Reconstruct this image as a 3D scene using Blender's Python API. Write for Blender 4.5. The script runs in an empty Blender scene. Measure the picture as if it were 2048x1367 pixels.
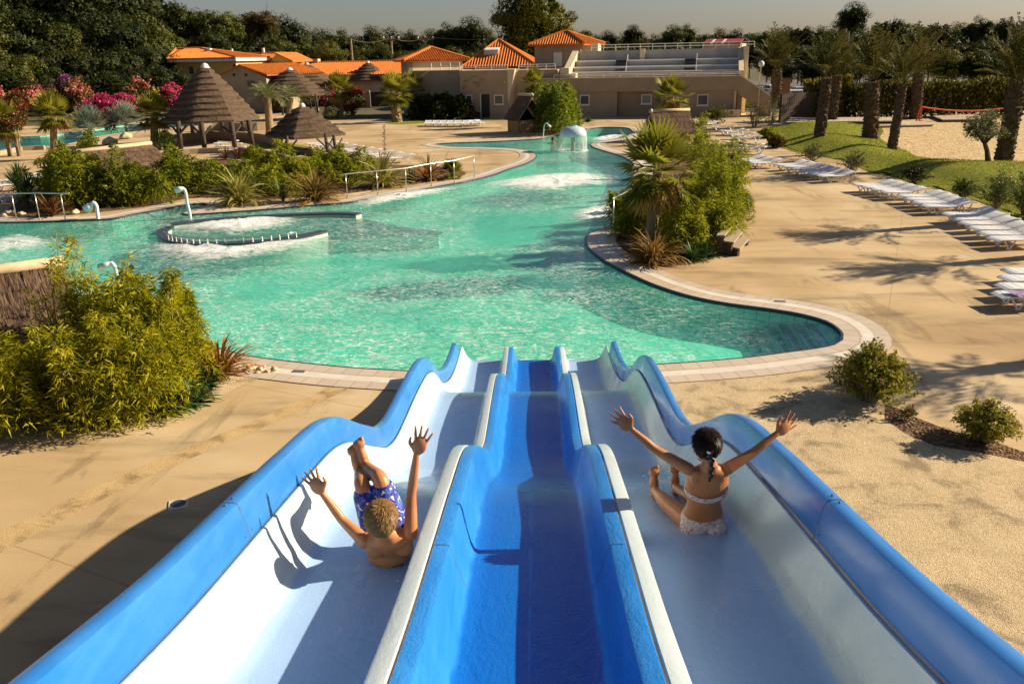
import bpy, bmesh, math, random
import numpy as np
from mathutils import Vector, Matrix, Quaternion, noise

random.seed(11)
rng = np.random.default_rng(11)
scene = bpy.context.scene
COL = scene.collection
R_ = math.radians

# ------------------------------------------------------------------ camera
CAMH = 5.8
FPX = 1640.0
PITCH, YAW, ROLL = R_(19.27), R_(1.8), R_(1.2)
CAM = Vector((0.046, 0, CAMH))
cF = Vector((-math.sin(YAW)*math.cos(PITCH), math.cos(YAW)*math.cos(PITCH), -math.sin(PITCH)))
r0 = Vector((math.cos(YAW), math.sin(YAW), 0))
u0 = r0.cross(cF)
cR = r0*math.cos(ROLL) - u0*math.sin(ROLL)
cU = u0*math.cos(ROLL) + r0*math.sin(ROLL)
HF = Vector((-math.sin(YAW), math.cos(YAW), 0))      # horizontal heading

def ray(x, y):
    return cF + cR*((x-1024)/FPX) + cU*((683.5-y)/FPX)
def P(x, y, z=0.0):
    d = ray(x, y); return CAM + d*((z-CAMH)/d.z)
def V(b, x, y):
    d = ray(x, y); return CAM + d*((Vector(b)-CAM).dot(HF)/d.dot(HF))
def AT(x, dist, z=0.0):
    d = ray(x, 200); q = CAM + d*(dist/d.dot(HF)); return Vector((q.x, q.y, z))

cam = bpy.data.cameras.new('camera')
cam.sensor_width = 36; cam.lens = FPX/2048*36
cam.clip_start = 0.05; cam.clip_end = 6000
camo = bpy.data.objects.new('camera', cam); COL.objects.link(camo)
M = Matrix((cR, cU, -cF)).transposed().to_4x4(); M.translation = CAM
camo.matrix_world = M
scene.camera = camo

# ------------------------------------------------------------------ light
SUN_EL, SUN_AZ = R_(26.5), R_(15)          # azimuth: ahead of +X
sd = Vector((math.cos(SUN_EL)*math.cos(SUN_AZ), math.cos(SUN_EL)*math.sin(SUN_AZ), math.sin(SUN_EL)))
sun = bpy.data.lights.new('sun', 'SUN'); sun.energy = 5.0; sun.angle = R_(0.55); sun.color = (1.0, 0.86, 0.64)
suno = bpy.data.objects.new('sun', sun); COL.objects.link(suno)
suno.rotation_euler = sd.to_track_quat('Z', 'Y').to_euler(); suno.location = (30, 10, 40)
world = bpy.data.worlds.new('World'); scene.world = world; world.use_nodes = True
wn = world.node_tree.nodes; wl = world.node_tree.links
bg = wn['Background']
sky = wn.new('ShaderNodeTexSky'); sky.sky_type = 'NISHITA'; sky.sun_disc = False
sky.sun_elevation = SUN_EL; sky.sun_rotation = math.pi/2 - SUN_AZ
sky.air_density = 1.0; sky.dust_density = 1.0; sky.ozone_density = 1.0
hs = wn.new('ShaderNodeHueSaturation'); hs.inputs['Saturation'].default_value = 1.0
tint = wn.new('ShaderNodeMix'); tint.data_type = 'RGBA'; tint.blend_type = 'MULTIPLY'; tint.inputs[0].default_value = 1; tint.inputs[7].default_value = (.92, .89, 1.0, 1)
wl.new(sky.outputs[0], hs.inputs['Color']); wl.new(hs.outputs[0], tint.inputs[6]); wl.new(tint.outputs[2], bg.inputs['Color'])
bg.inputs['Strength'].default_value = 0.040
scene.view_settings.view_transform = 'Standard'; scene.view_settings.look = 'None'
scene.view_settings.exposure = 0.88; scene.view_settings.gamma = 1
scene.render.engine = 'CYCLES'
scene.cycles.max_bounces = 8; scene.cycles.transparent_max_bounces = 12
scene.cycles.use_denoising = True
scene.cycles.caustics_reflective = False; scene.cycles.caustics_refractive = False

# ------------------------------------------------------------------ materials
def newmat(name):
    m = bpy.data.materials.new(name); m.use_nodes = True
    nt = m.node_tree; b = nt.nodes['Principled BSDF']
    return m, nt, b
def node(nt, t, **kw):
    n = nt.nodes.new(t)
    for k, v in kw.items():
        if k in n.inputs.keys(): n.inputs[k].default_value = v
        else: setattr(n, k, v)
    return n
def coordn(nt, scale=(1, 1, 1), kind='Object', attr=None, rot=(0, 0, 0)):
    if attr:
        c = node(nt, 'ShaderNodeAttribute', attribute_name=attr); out = c.outputs['Vector']
    else:
        c = node(nt, 'ShaderNodeTexCoord'); out = c.outputs[kind]
    mp = node(nt, 'ShaderNodeMapping'); mp.inputs['Scale'].default_value = scale; mp.inputs['Rotation'].default_value = rot
    nt.links.new(out, mp.inputs['Vector']); return mp.outputs[0]
def noisen(nt, vec, scale, detail=5, rough=.55, dist=0):
    n = node(nt, 'ShaderNodeTexNoise'); n.inputs['Scale'].default_value = scale
    n.inputs['Detail'].default_value = detail; n.inputs['Roughness'].default_value = rough
    n.inputs['Distortion'].default_value = dist
    nt.links.new(vec, n.inputs['Vector']); return n.outputs['Fac']
def ramp(nt, fac, stops):
    r = node(nt, 'ShaderNodeValToRGB'); e = r.color_ramp.elements
    while len(e) < len(stops): e.new(.5)
    for i, (p, c) in enumerate(stops):
        e[i].position = p
        e[i].color = (c, c, c, 1) if isinstance(c, (int, float)) else (*c, 1)
    nt.links.new(fac, r.inputs[0]); return r.outputs['Color']
def mixc(nt, fac, a, b, mode='MIX'):
    n = node(nt, 'ShaderNodeMix', data_type='RGBA', blend_type=mode)
    for sock, v in ((n.inputs[0], fac), (n.inputs[6], a), (n.inputs[7], b)):
        if hasattr(v, 'links') or hasattr(v, 'is_output'): nt.links.new(v, sock)
        elif isinstance(v, (int, float)): sock.default_value = v
        else: sock.default_value = (*v, 1)
    return n.outputs[2]
def math_(nt, op, a, b=0.0):
    n = node(nt, 'ShaderNodeMath', operation=op)
    for sock, v in ((n.inputs[0], a), (n.inputs[1], b)):
        if hasattr(v, 'is_output'): nt.links.new(v, sock)
        else: sock.default_value = v
    return n.outputs[0]
def bumpn(nt, b, h, strength=.3, dist=.02):
    n = node(nt, 'ShaderNodeBump'); n.inputs['Strength'].default_value = strength; n.inputs['Distance'].default_value = dist
    nt.links.new(h, n.inputs['Height']); nt.links.new(n.outputs[0], b.inputs['Normal']); return n
def pmat(name, c1, c2=None, scale=4, rough=.6, bump=.15, bscale=30, bdist=.01, spec=.4, metal=0, stretch=(1, 1, 1), coat=0, lo=.3, hi=.7):
    m, nt, b = newmat(name)
    c2 = c2 or tuple(min(1, x*1.25) for x in c1)
    v = coordn(nt, stretch)
    f = noisen(nt, v, scale)
    nt.links.new(ramp(nt, f, [(lo, c1), (hi, c2)]), b.inputs['Base Color'])
    b.inputs['Roughness'].default_value = rough; b.inputs['Specular IOR Level'].default_value = spec
    b.inputs['Metallic'].default_value = metal
    if coat: b.inputs['Coat Weight'].default_value = coat; b.inputs['Coat Roughness'].default_value = .08
    if bump: bumpn(nt, b, noisen(nt, v, bscale, 4), bump, bdist)
    return m
def leafmat(name, dark, light, trans=.35, rough=.6, nscale=.9, spec=.12):
    m, nt, b = newmat(name)
    a = node(nt, 'ShaderNodeAttribute', attribute_name='rnd')
    oi = node(nt, 'ShaderNodeObjectInfo')
    f = noisen(nt, coordn(nt), nscale, 3)
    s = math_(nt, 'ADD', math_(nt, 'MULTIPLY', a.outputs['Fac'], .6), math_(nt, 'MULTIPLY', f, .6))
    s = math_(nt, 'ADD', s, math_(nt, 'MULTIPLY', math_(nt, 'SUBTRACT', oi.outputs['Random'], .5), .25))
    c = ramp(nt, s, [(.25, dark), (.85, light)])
    nt.links.new(c, b.inputs['Base Color']); b.inputs['Roughness'].default_value = rough
    b.inputs['Specular IOR Level'].default_value = spec
    t = node(nt, 'ShaderNodeBsdfTranslucent'); nt.links.new(c, t.inputs[0])
    mx = node(nt, 'ShaderNodeMixShader'); mx.inputs[0].default_value = trans
    out = nt.nodes['Material Output']
    nt.links.new(b.outputs[0], mx.inputs[1]); nt.links.new(t.outputs[0], mx.inputs[2]); nt.links.new(mx.outputs[0], out.inputs[0])
    return m

# ------------------------------------------------------------------ mesh building
class MB:
    def __init__(s): s.v = []; s.f = []; s.m = []; s.st = None
    def add(s, vs, fs, m=0):
        o = len(s.v); s.v += [tuple(p) for p in vs]; s.f += [tuple(i+o for i in f) for f in fs]; s.m += [m]*len(fs)
    def hexa(s, p, m=0):     # p: 4 bottom (ccw) + 4 top
        s.add(p, [(3, 2, 1, 0), (4, 5, 6, 7), (0, 1, 5, 4), (1, 2, 6, 5), (2, 3, 7, 6), (3, 0, 4, 7)], m)
    def box(s, c, d, rz=0, m=0, rot=None):
        x, y, z = d[0]/2, d[1]/2, d[2]/2
        q = [(-x, -y, -z), (x, -y, -z), (x, y, -z), (-x, y, -z), (-x, -y, z), (x, -y, z), (x, y, z), (-x, y, z)]
        Mt = rot if rot is not None else Matrix.Rotation(rz, 3, 'Z')
        s.hexa([Vector(c) + Mt @ Vector(a) for a in q], m)
    def span(s, x0, x1, y0, y1, z0, z1, m=0):
        s.box(((x0+x1)/2, (y0+y1)/2, (z0+z1)/2), (x1-x0, y1-y0, z1-z0), 0, m)
    def tube(s, pts, rad, n=8, cap=True, m=0, flat=None, up=None):
        pts = [Vector(p) for p in pts]
        if isinstance(rad, (int, float)): rad = [rad]*len(pts)
        k = len(pts); vs = []; pn = None
        for i, p in enumerate(pts):
            t = (pts[min(i+1, k-1)] - pts[max(i-1, 0)]).normalized()
            if pn is None:
                a = Vector(up) if up else (Vector((0, 0, 1)) if abs(t.z) < .9 else Vector((1, 0, 0)))
                pn = (a - t*a.dot(t)).normalized()
            else:
                pn = (pn - t*pn.dot(t)).normalized()
            bn = t.cross(pn); fl = flat if flat else 1
            for j in range(n):
                a = 2*math.pi*j/n
                vs.append(p + pn*(math.cos(a)*rad[i]) + bn*(math.sin(a)*rad[i]*fl))
        fs = [(i*n+j, i*n+(j+1) % n, (i+1)*n+(j+1) % n, (i+1)*n+j) for i in range(k-1) for j in range(n)]
        if cap: fs += [tuple(range(n))[::-1], tuple((k-1)*n+j for j in range(n))]
        s.add(vs, fs, m)
    def lathe(s, prof, n=24, c=(0, 0, 0), m=0, close=True):
        vs = []
        for r, z in prof:
            for j in range(n):
                a = 2*math.pi*j/n; vs.append((c[0]+r*math.cos(a), c[1]+r*math.sin(a), c[2]+z))
        k = len(prof)
        fs = [(i*n+j, i*n+(j+1) % n, (i+1)*n+(j+1) % n, (i+1)*n+j) for i in range(k-1) for j in range(n)]
        if close: fs += [tuple(range(n))[::-1], tuple((k-1)*n+j for j in range(n))]
        s.add(vs, fs, m)
    def ball(s, c, r, n=10, m=0):
        r = (r, r, r) if isinstance(r, (int, float)) else r
        vs = []; 
        for i in range(n+1):
            th = math.pi*i/n
            for j in range(2*n):
                a = math.pi*j/n
                vs.append((c[0]+r[0]*math.sin(th)*math.cos(a), c[1]+r[1]*math.sin(th)*math.sin(a), c[2]+r[2]*math.cos(th)))
        w = 2*n
        s.add(vs, [(i*w+j, (i+1)*w+j, (i+1)*w+(j+1) % w, i*w+(j+1) % w) for i in range(n) for j in range(w)], m)
    def mesh(s, name, mats, smooth=False):
        me = bpy.data.meshes.new(name); me.from_pydata(s.v, [], s.f)
        for mm in (mats if isinstance(mats, (list, tuple)) else [mats]): me.materials.append(mm)
        if any(s.m): me.polygons.foreach_set('material_index', s.m)
        if smooth: me.polygons.foreach_set('use_smooth', [True]*len(me.polygons))
        if s.st is not None:
            a = me.attributes.new('st', 'FLOAT_VECTOR', 'POINT'); a.data.foreach_set('vector', np.array(s.st, 'f').ravel())
        me.update(); return me
    def build(s, name, mats, parent=None, smooth=False, loc=None, bevel=0):
        o = link(name, s.mesh(name, mats, smooth), parent, loc)
        if bevel:
            b = o.modifiers.new('bevel', 'BEVEL'); b.width = bevel; b.segments = 2; b.limit_method = 'ANGLE'
        return o
def link(name, me, parent=None, loc=None):
    o = bpy.data.objects.new(name, me); COL.objects.link(o)
    if parent is not None: o.parent = parent
    if loc is not None: o.location = loc
    return o
def thing(name, label, cat, loc=(0, 0, 0), rz=0, group=None):
    o = bpy.data.objects.new(name, None); COL.objects.link(o); o.location = loc; o.rotation_euler = (0, 0, rz)
    o.empty_display_size = .2
    return tag(o, label, cat, group)
def tag(o, label, cat, group=None):
    if len(label.split()) > 16: print('LONG', label)
    o['label'] = label; o['category'] = cat
    if group: o['group'] = group
    return o
def kind(o, k, label=None):
    o['kind'] = k
    if label: o['label'] = label
    return o
CHILD = {}
def copy_tree(o, parent=None, kids=None):
    c = o.copy(); COL.objects.link(c)
    if parent is not None: c.parent = parent
    for ch in [x for x in o.children]: copy_tree(ch, c)
    return c

# leaves: numpy diamonds
def unit(a): return a/np.maximum(np.linalg.norm(a, axis=1, keepdims=True), 1e-9)
def rdir(n): return unit(rng.normal(size=(n, 3)))
class LB:      # leaf buffer
    def __init__(s): s.v = []; s.r = []
    def diamonds(s, p, d, L, W, side=None, droop=0.0, rnd=None, mid=.45):
        n = len(p); d = unit(d)
        if side is None: side = np.cross(d, rdir(n))
        side = unit(side)
        L = np.broadcast_to(np.asarray(L, float), (n,))[:, None]; W = np.broadcast_to(np.asarray(W, float), (n,))[:, None]
        midp = p + d*L*mid; tip = p + d*L; tip[:, 2] -= (L[:, 0]*droop)
        q = np.stack([p, midp+side*W/2, tip, midp-side*W/2], 1)
        s.v.append(q.reshape(-1, 3)); r = rng.random(n) if rnd is None else np.broadcast_to(rnd, (n,))
        s.r.append(np.repeat(r, 4))
    def quads(s, q, r):    # q (n,4,3)
        s.v.append(q.reshape(-1, 3)); s.r.append(np.repeat(np.broadcast_to(r, (len(q),)), 4))
    def mesh(s, name, mat):
        v = np.concatenate(s.v).astype('f'); r = np.concatenate(s.r).astype('f'); nq = len(v)//4
        me = bpy.data.meshes.new(name); me.vertices.add(len(v)); me.vertices.foreach_set('co', v.ravel())
        me.loops.add(len(v)); me.loops.foreach_set('vertex_index', np.arange(len(v), dtype='i'))
        me.polygons.add(nq); me.polygons.foreach_set('loop_start', np.arange(nq, dtype='i')*4)
        me.polygons.foreach_set('loop_total', np.full(nq, 4, 'i'))
        a = me.attributes.new('rnd', 'FLOAT', 'POINT'); a.data.foreach_set('value', r)
        me.materials.append(mat); me.update(calc_edges=True); return me
    def build(s, name, mat, parent=None, loc=None): return link(name, s.mesh(name, mat), parent, loc)

def smooth_path(pts, step, closed=True):
    pts = [Vector(p) for p in pts]; n = len(pts); out = []
    rngi = range(n) if closed else range(n-1)
    for i in rngi:
        if closed: a, b, c, d = pts[i-1], pts[i], pts[(i+1) % n], pts[(i+2) % n]
        else: a, b, c, d = pts[max(i-1, 0)], pts[i], pts[i+1], pts[min(i+2, n-1)]
        # centripetal catmull-rom
        t0 = 0; t1 = t0 + max((b-a).length, 1e-4)**.5; t2 = t1 + max((c-b).length, 1e-4)**.5; t3 = t2 + max((d-c).length, 1e-4)**.5
        k = max(1, int((c-b).length/step))
        for j in range(k):
            t = t1 + (t2-t1)*j/k
            A1 = a*((t1-t)/(t1-t0)) + b*((t-t0)/(t1-t0)) if t1 > t0+1e-3 and (b-a).length > 1e-4 else b
            A2 = b*((t2-t)/(t2-t1)) + c*((t-t1)/(t2-t1))
            A3 = c*((t3-t)/(t3-t2)) + d*((t-t2)/(t3-t2)) if (d-c).length > 1e-4 else c
            B1 = A1*((t2-t)/(t2-t0)) + A2*((t-t0)/(t2-t0)); B2 = A2*((t3-t)/(t3-t1)) + A3*((t-t1)/(t3-t1))
            out.append(B1*((t2-t)/(t2-t1)) + B2*((t-t1)/(t2-t1)))
    if not closed: out.append(pts[-1])
    return out
def fill(name, outer, holes, z, mat, parent=None):
    bm = bmesh.new(); edges = []
    for lp in [outer]+holes:
        vs = [bm.verts.new((p[0], p[1], z)) for p in lp]
        edges += [bm.edges.new((vs[i], vs[(i+1) % len(vs)])) for i in range(len(vs))]
    bmesh.ops.triangle_fill(bm, edges=edges, use_beauty=True, normal=(0, 0, 1))
    for f in bm.faces:
        if f.normal.z < 0: f.normal_flip()
    me = bpy.data.meshes.new(name); bm.to_mesh(me); bm.free(); me.materials.append(mat)
    return link(name, me, parent)
def area2(p): return sum(p[i][0]*p[(i+1) % len(p)][1] - p[(i+1) % len(p)][0]*p[i][1] for i in range(len(p)))/2
def offset(loop, d):      # outward for ccw loops
    n = len(loop); out = []
    for i in range(n):
        t = (loop[(i+2) % n] - loop[i-2]); t.z = 0; t.normalize()
        out.append(loop[i] + Vector((t.y, -t.x, 0))*d)
    return out
def band(name, a, b, za, zb, mat, arc):
    mb = MB(); n = len(a); st = []; s = 0
    for i in range(n+1):
        j = i % n
        mb.v += [(a[j].x, a[j].y, za+arc*s), (b[j].x, b[j].y, zb+arc*s)]
        w = (a[j]-b[j]).length + abs(za-zb); st += [(s, 0, 0), (s, w, 0)]
        if i < n: s += (a[(j+1) % n]-a[j]).length
    mb.f = [(2*i, 2*i+1, 2*i+3, 2*i+2) for i in range(n)]; mb.m = [0]*n; mb.st = st
    return mb.build(name, mat)
# ------------------------------------------------------------------ ground, deck, pool
def tilemat(name, c1, c2, grout, w=.33, h=.33, rough=.35, gsz=.008, bump=.3):
    m, nt, b = newmat(name)
    v = coordn(nt, attr='st')
    br = node(nt, 'ShaderNodeTexBrick'); br.offset = 0.0
    br.inputs['Color1'].default_value = (*c1, 1); br.inputs['Color2'].default_value = (*c2, 1); br.inputs['Mortar'].default_value = (*grout, 1)
    br.inputs['Scale'].default_value = 1; br.inputs['Mortar Size'].default_value = gsz
    br.inputs['Brick Width'].default_value = w; br.inputs['Row Height'].default_value = h
    nt.links.new(v, br.inputs['Vector'])
    f = noisen(nt, coordn(nt), 1.7)
    nt.links.new(mixc(nt, math_(nt, 'MULTIPLY', f, .45), br.outputs['Color'], tuple(x*.62 for x in c1)), b.inputs['Base Color'])
    b.inputs['Roughness'].default_value = rough
    bumpn(nt, b, math_(nt, 'SUBTRACT', 1.0, br.outputs['Fac']), bump, .004)
    return m

def deckmat():
    m, nt, b = newmat('sandy_concrete')
    v = coordn(nt); vs = coordn(nt, (.22, .9, 1), rot=(0, 0, .5))
    big = noisen(nt, v, .22, 4, .5, .6); mid = noisen(nt, vs, 1.1, 6, .62, .4); fine = noisen(nt, v, 60, 3)
    c = ramp(nt, big, [(.30, (.39, .26, .125)), (.50, (.52, .37, .195)), (.64, (.60, .45, .26)), (.74, (.69, .54, .34))])
    st = ramp(nt, mid, [(.33, .62), (.47, .98), (.75, 1.10)])
    c = mixc(nt, 1.0, c, st, 'MULTIPLY')
    stain = ramp(nt, noisen(nt, coordn(nt, (1.6, .35, 1), rot=(0, 0, .9)), .55, 7, .7, .8), [(.36, .45), (.44, 1.0)])
    c = mixc(nt, .55, c, mixc(nt, 1.0, c, stain, 'MULTIPLY'))
    c = mixc(nt, .35, c, mixc(nt, 1.0, c, ramp(nt, fine, [(.3, .6), (.7, 1.3)]), 'MULTIPLY'))
    # saw-cut expansion joints, a grid of thin grooves in the slab
    br = node(nt, 'ShaderNodeTexBrick'); br.offset = 0
    br.inputs['Scale'].default_value = 1; br.inputs['Mortar Size'].default_value = .012; br.inputs['Mortar Smooth'].default_value = .3
    br.inputs['Brick Width'].default_value = 6.2; br.inputs['Row Height'].default_value = 5.4
    nt.links.new(coordn(nt, rot=(0, 0, .42)), br.inputs['Vector'])
    c = mixc(nt, math_(nt, 'MULTIPLY', br.outputs['Fac'], .5), c, (.22, .14, .07))
    nt.links.new(c, b.inputs['Base Color']); b.inputs['Roughness'].default_value = .78; b.inputs['Specular IOR Level'].default_value = .25
    bumpn(nt, b, math_(nt, 'ADD', fine, math_(nt, 'MULTIPLY', mid, 1.5)), .25, .006)
    return m
def gravelmat(name, c1, c2, c3, s1=55, s2=5, bump=.9):
    m, nt, b = newmat(name); v = coordn(nt)
    vo = node(nt, 'ShaderNodeTexVoronoi'); vo.inputs['Scale'].default_value = s1; nt.links.new(v, vo.inputs['Vector'])
    sep = node(nt, 'ShaderNodeSeparateColor'); nt.links.new(vo.outputs['Color'], sep.inputs[0])
    c = ramp(nt, sep.outputs[0], [(.05, c1), (.5, c2), (.95, c3)])
    n = ramp(nt, noisen(nt, v, s2*.25, 6, .65, .5), [(.36, .55), (.48, .95), (.7, 1.12)])
    c = mixc(nt, 1.0, c, n, 'MULTIPLY')
    nt.links.new(c, b.inputs['Base Color']); b.inputs['Roughness'].default_value = .9; b.inputs['Specular IOR Level'].default_value = .15
    bumpn(nt, b, math_(nt, 'ADD', vo.outputs['Distance'], math_(nt, 'MULTIPLY', noisen(nt, v, s2, 5, .7), 1.2)), bump, .03)
    return m
M_deck = deckmat()
M_gravel = gravelmat('pale_gravel', (.46, .32, .165), (.61, .45, .25), (.75, .59, .37), 95, 6, .55)
M_aggregate = gravelmat('aggregate_strip', (.47, .315, .145), (.53, .365, .175), (.58, .41, .205), 60, 7, .15)
M_soil = gravelmat('bark_mulch', (.07, .035, .018), (.16, .085, .04), (.26, .16, .08), 26, 6, 1.0)
M_sand = gravelmat('beach_sand', (.50, .34, .16), (.60, .43, .22), (.66, .50, .28), 7, 9, 1.0)
M_asphalt = pmat('asphalt', (.10, .085, .07), (.16, .14, .12), 3, .9, .4, 90)
M_ground = pmat('dry_ground', (.06, .05, .02), (.12, .1, .045), .2, .95, .5, 3, .1)
M_white_band = pmat('white_coping', (.66, .58, .47), (.78, .71, .6), 3, .45, .1, 60)
M_tile = tilemat('coping_tile', (.62, .50, .36), (.70, .57, .42), (.34, .25, .16))
M_navy = pmat('navy_nosing', (.02, .025, .05), (.045, .05, .085), 8, .35, .2, 40)
M_basin = tilemat('pool_tile', (.26, .72, .52), (.32, .78, .58), (.05, .22, .17), .30, .30, .3, .012)
M_basinfloor = pmat('pool_floor', (.23, .75, .57), (.35, .81, .66), .8, .5, .1, 10)
M_greenwall = M_basin

pool_px = [(440,697),(500,712),(600,725),(700,735),(800,741),(900,745),(1000,745),(1100,742),(1200,738),(1310,729),(1400,723),(1500,714),(1570,705),(1630,697),(1665,690),(1682,680),(1683,668),(1672,655),(1650,642),(1600,628),(1540,618),(1450,606),(1380,592),(1310,570),(1260,548),(1220,528),(1190,508),(1174,492),(1170,478),(1180,466),(1200,458),(1225,449),(1242,436),(1252,414),(1258,390),(1263,362),(1268,340),(1262,323),(1240,311),(1206,301),(1186,294),(1181,288),(1190,284),(1213,281),(1240,277),(1259,269),(1263,261),(1248,255),(1213,254),(1175,258),(1117,270),(1083,277),(1022,281),(953,284),(899,286),(873,288),(880,291),(912,294),(970,295),(1022,297),(1056,301),(1070,307),(1072,315),(1054,326),(1015,339),(981,351),(936,362),(885,371),(817,384),(748,395),(700,404),(615,411),(513,420),(410,427),(376,429),(364,427),(382,420),(408,413),(415,409),(405,407),(376,409),(325,418),(273,427),(222,437),(171,440),(102,442),(34,444),(-60,446),(-170,460),(-210,500),(-160,560),(-60,585),(60,590),(180,615),(260,645),(340,670)]
POOL = smooth_path([P(x, y, 0) for x, y in pool_px], .22)
if area2(POOL) < 0: POOL.reverse()
pool2_px = [(-140,318),(0,305),(45,296),(85,294),(140,287),(200,272),(340,256),(420,250),(470,243),(540,238),(570,232),(540,226),(470,232),(330,238),(220,255),(80,272),(0,274),(-160,282)]
POOL2 = smooth_path([P(x, y, 0) for x, y in pool2_px], .8)
if area2(POOL2) < 0: POOL2.reverse()
def rect(x0, x1, y0, y1): return [(x0, y0), (x1, y0), (x1, y1), (x0, y1)]
def evenpoly(x0, x1, y0, y1, k=10):
    c = rect(x0, x1, y0, y1); o = []
    for i in range(4):
        a, b = c[i], c[(i+1) % 4]
        o += [(a[0]+(b[0]-a[0])*j/k, a[1]+(b[1]-a[1])*j/k) for j in range(k)]
    return o
hole_g = [offset(POOL, .12), offset(POOL2, .12)]
kind(fill('ground', evenpoly(-3000, 3000, -400, 5000, 1), hole_g, -.03, M_ground), 'structure', 'flat open ground reaching to the horizon')
kind(fill('pool_deck', evenpoly(-75, 48, -7, 84), [offset(POOL, .03), offset(POOL2, .03)], 0, M_deck), 'structure', 'sandy tan concrete deck around the pool')
ARC = 1.2e-5
for a, b, mt, nm in ((-.01, .04, M_navy, 'pool_edge'), (.04, .42, M_tile, 'pool_coping'), (.42, .66, M_white_band, 'pool_coping'), (.66, 1.0, M_tile, 'pool_coping')):
    kind(band(nm, offset(POOL, a), offset(POOL, b), .014, .014, mt, ARC), 'structure')
kind(band('pool_edge', offset(POOL, -.01), offset(POOL, -.008), .014, -.075, M_navy, ARC), 'structure')
kind(band('pool_wall', offset(POOL, 0), offset(POOL, .002), -.02, -.74, M_basin, 0), 'structure')
kind(fill('pool_floor', offset(POOL, .02), [], -.74, M_basinfloor), 'structure')
kind(band('pool_coping', offset(POOL2, -.02), offset(POOL2, .4), .016, .016, M_white_band, ARC), 'structure')
kind(band('pool_wall', offset(POOL2, 0), offset(POOL2, .002), 0, -.9, M_basin, 0), 'structure')
kind(fill('pool_floor', offset(POOL2, .02), [], -.9, M_basinfloor), 'structure')

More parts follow.
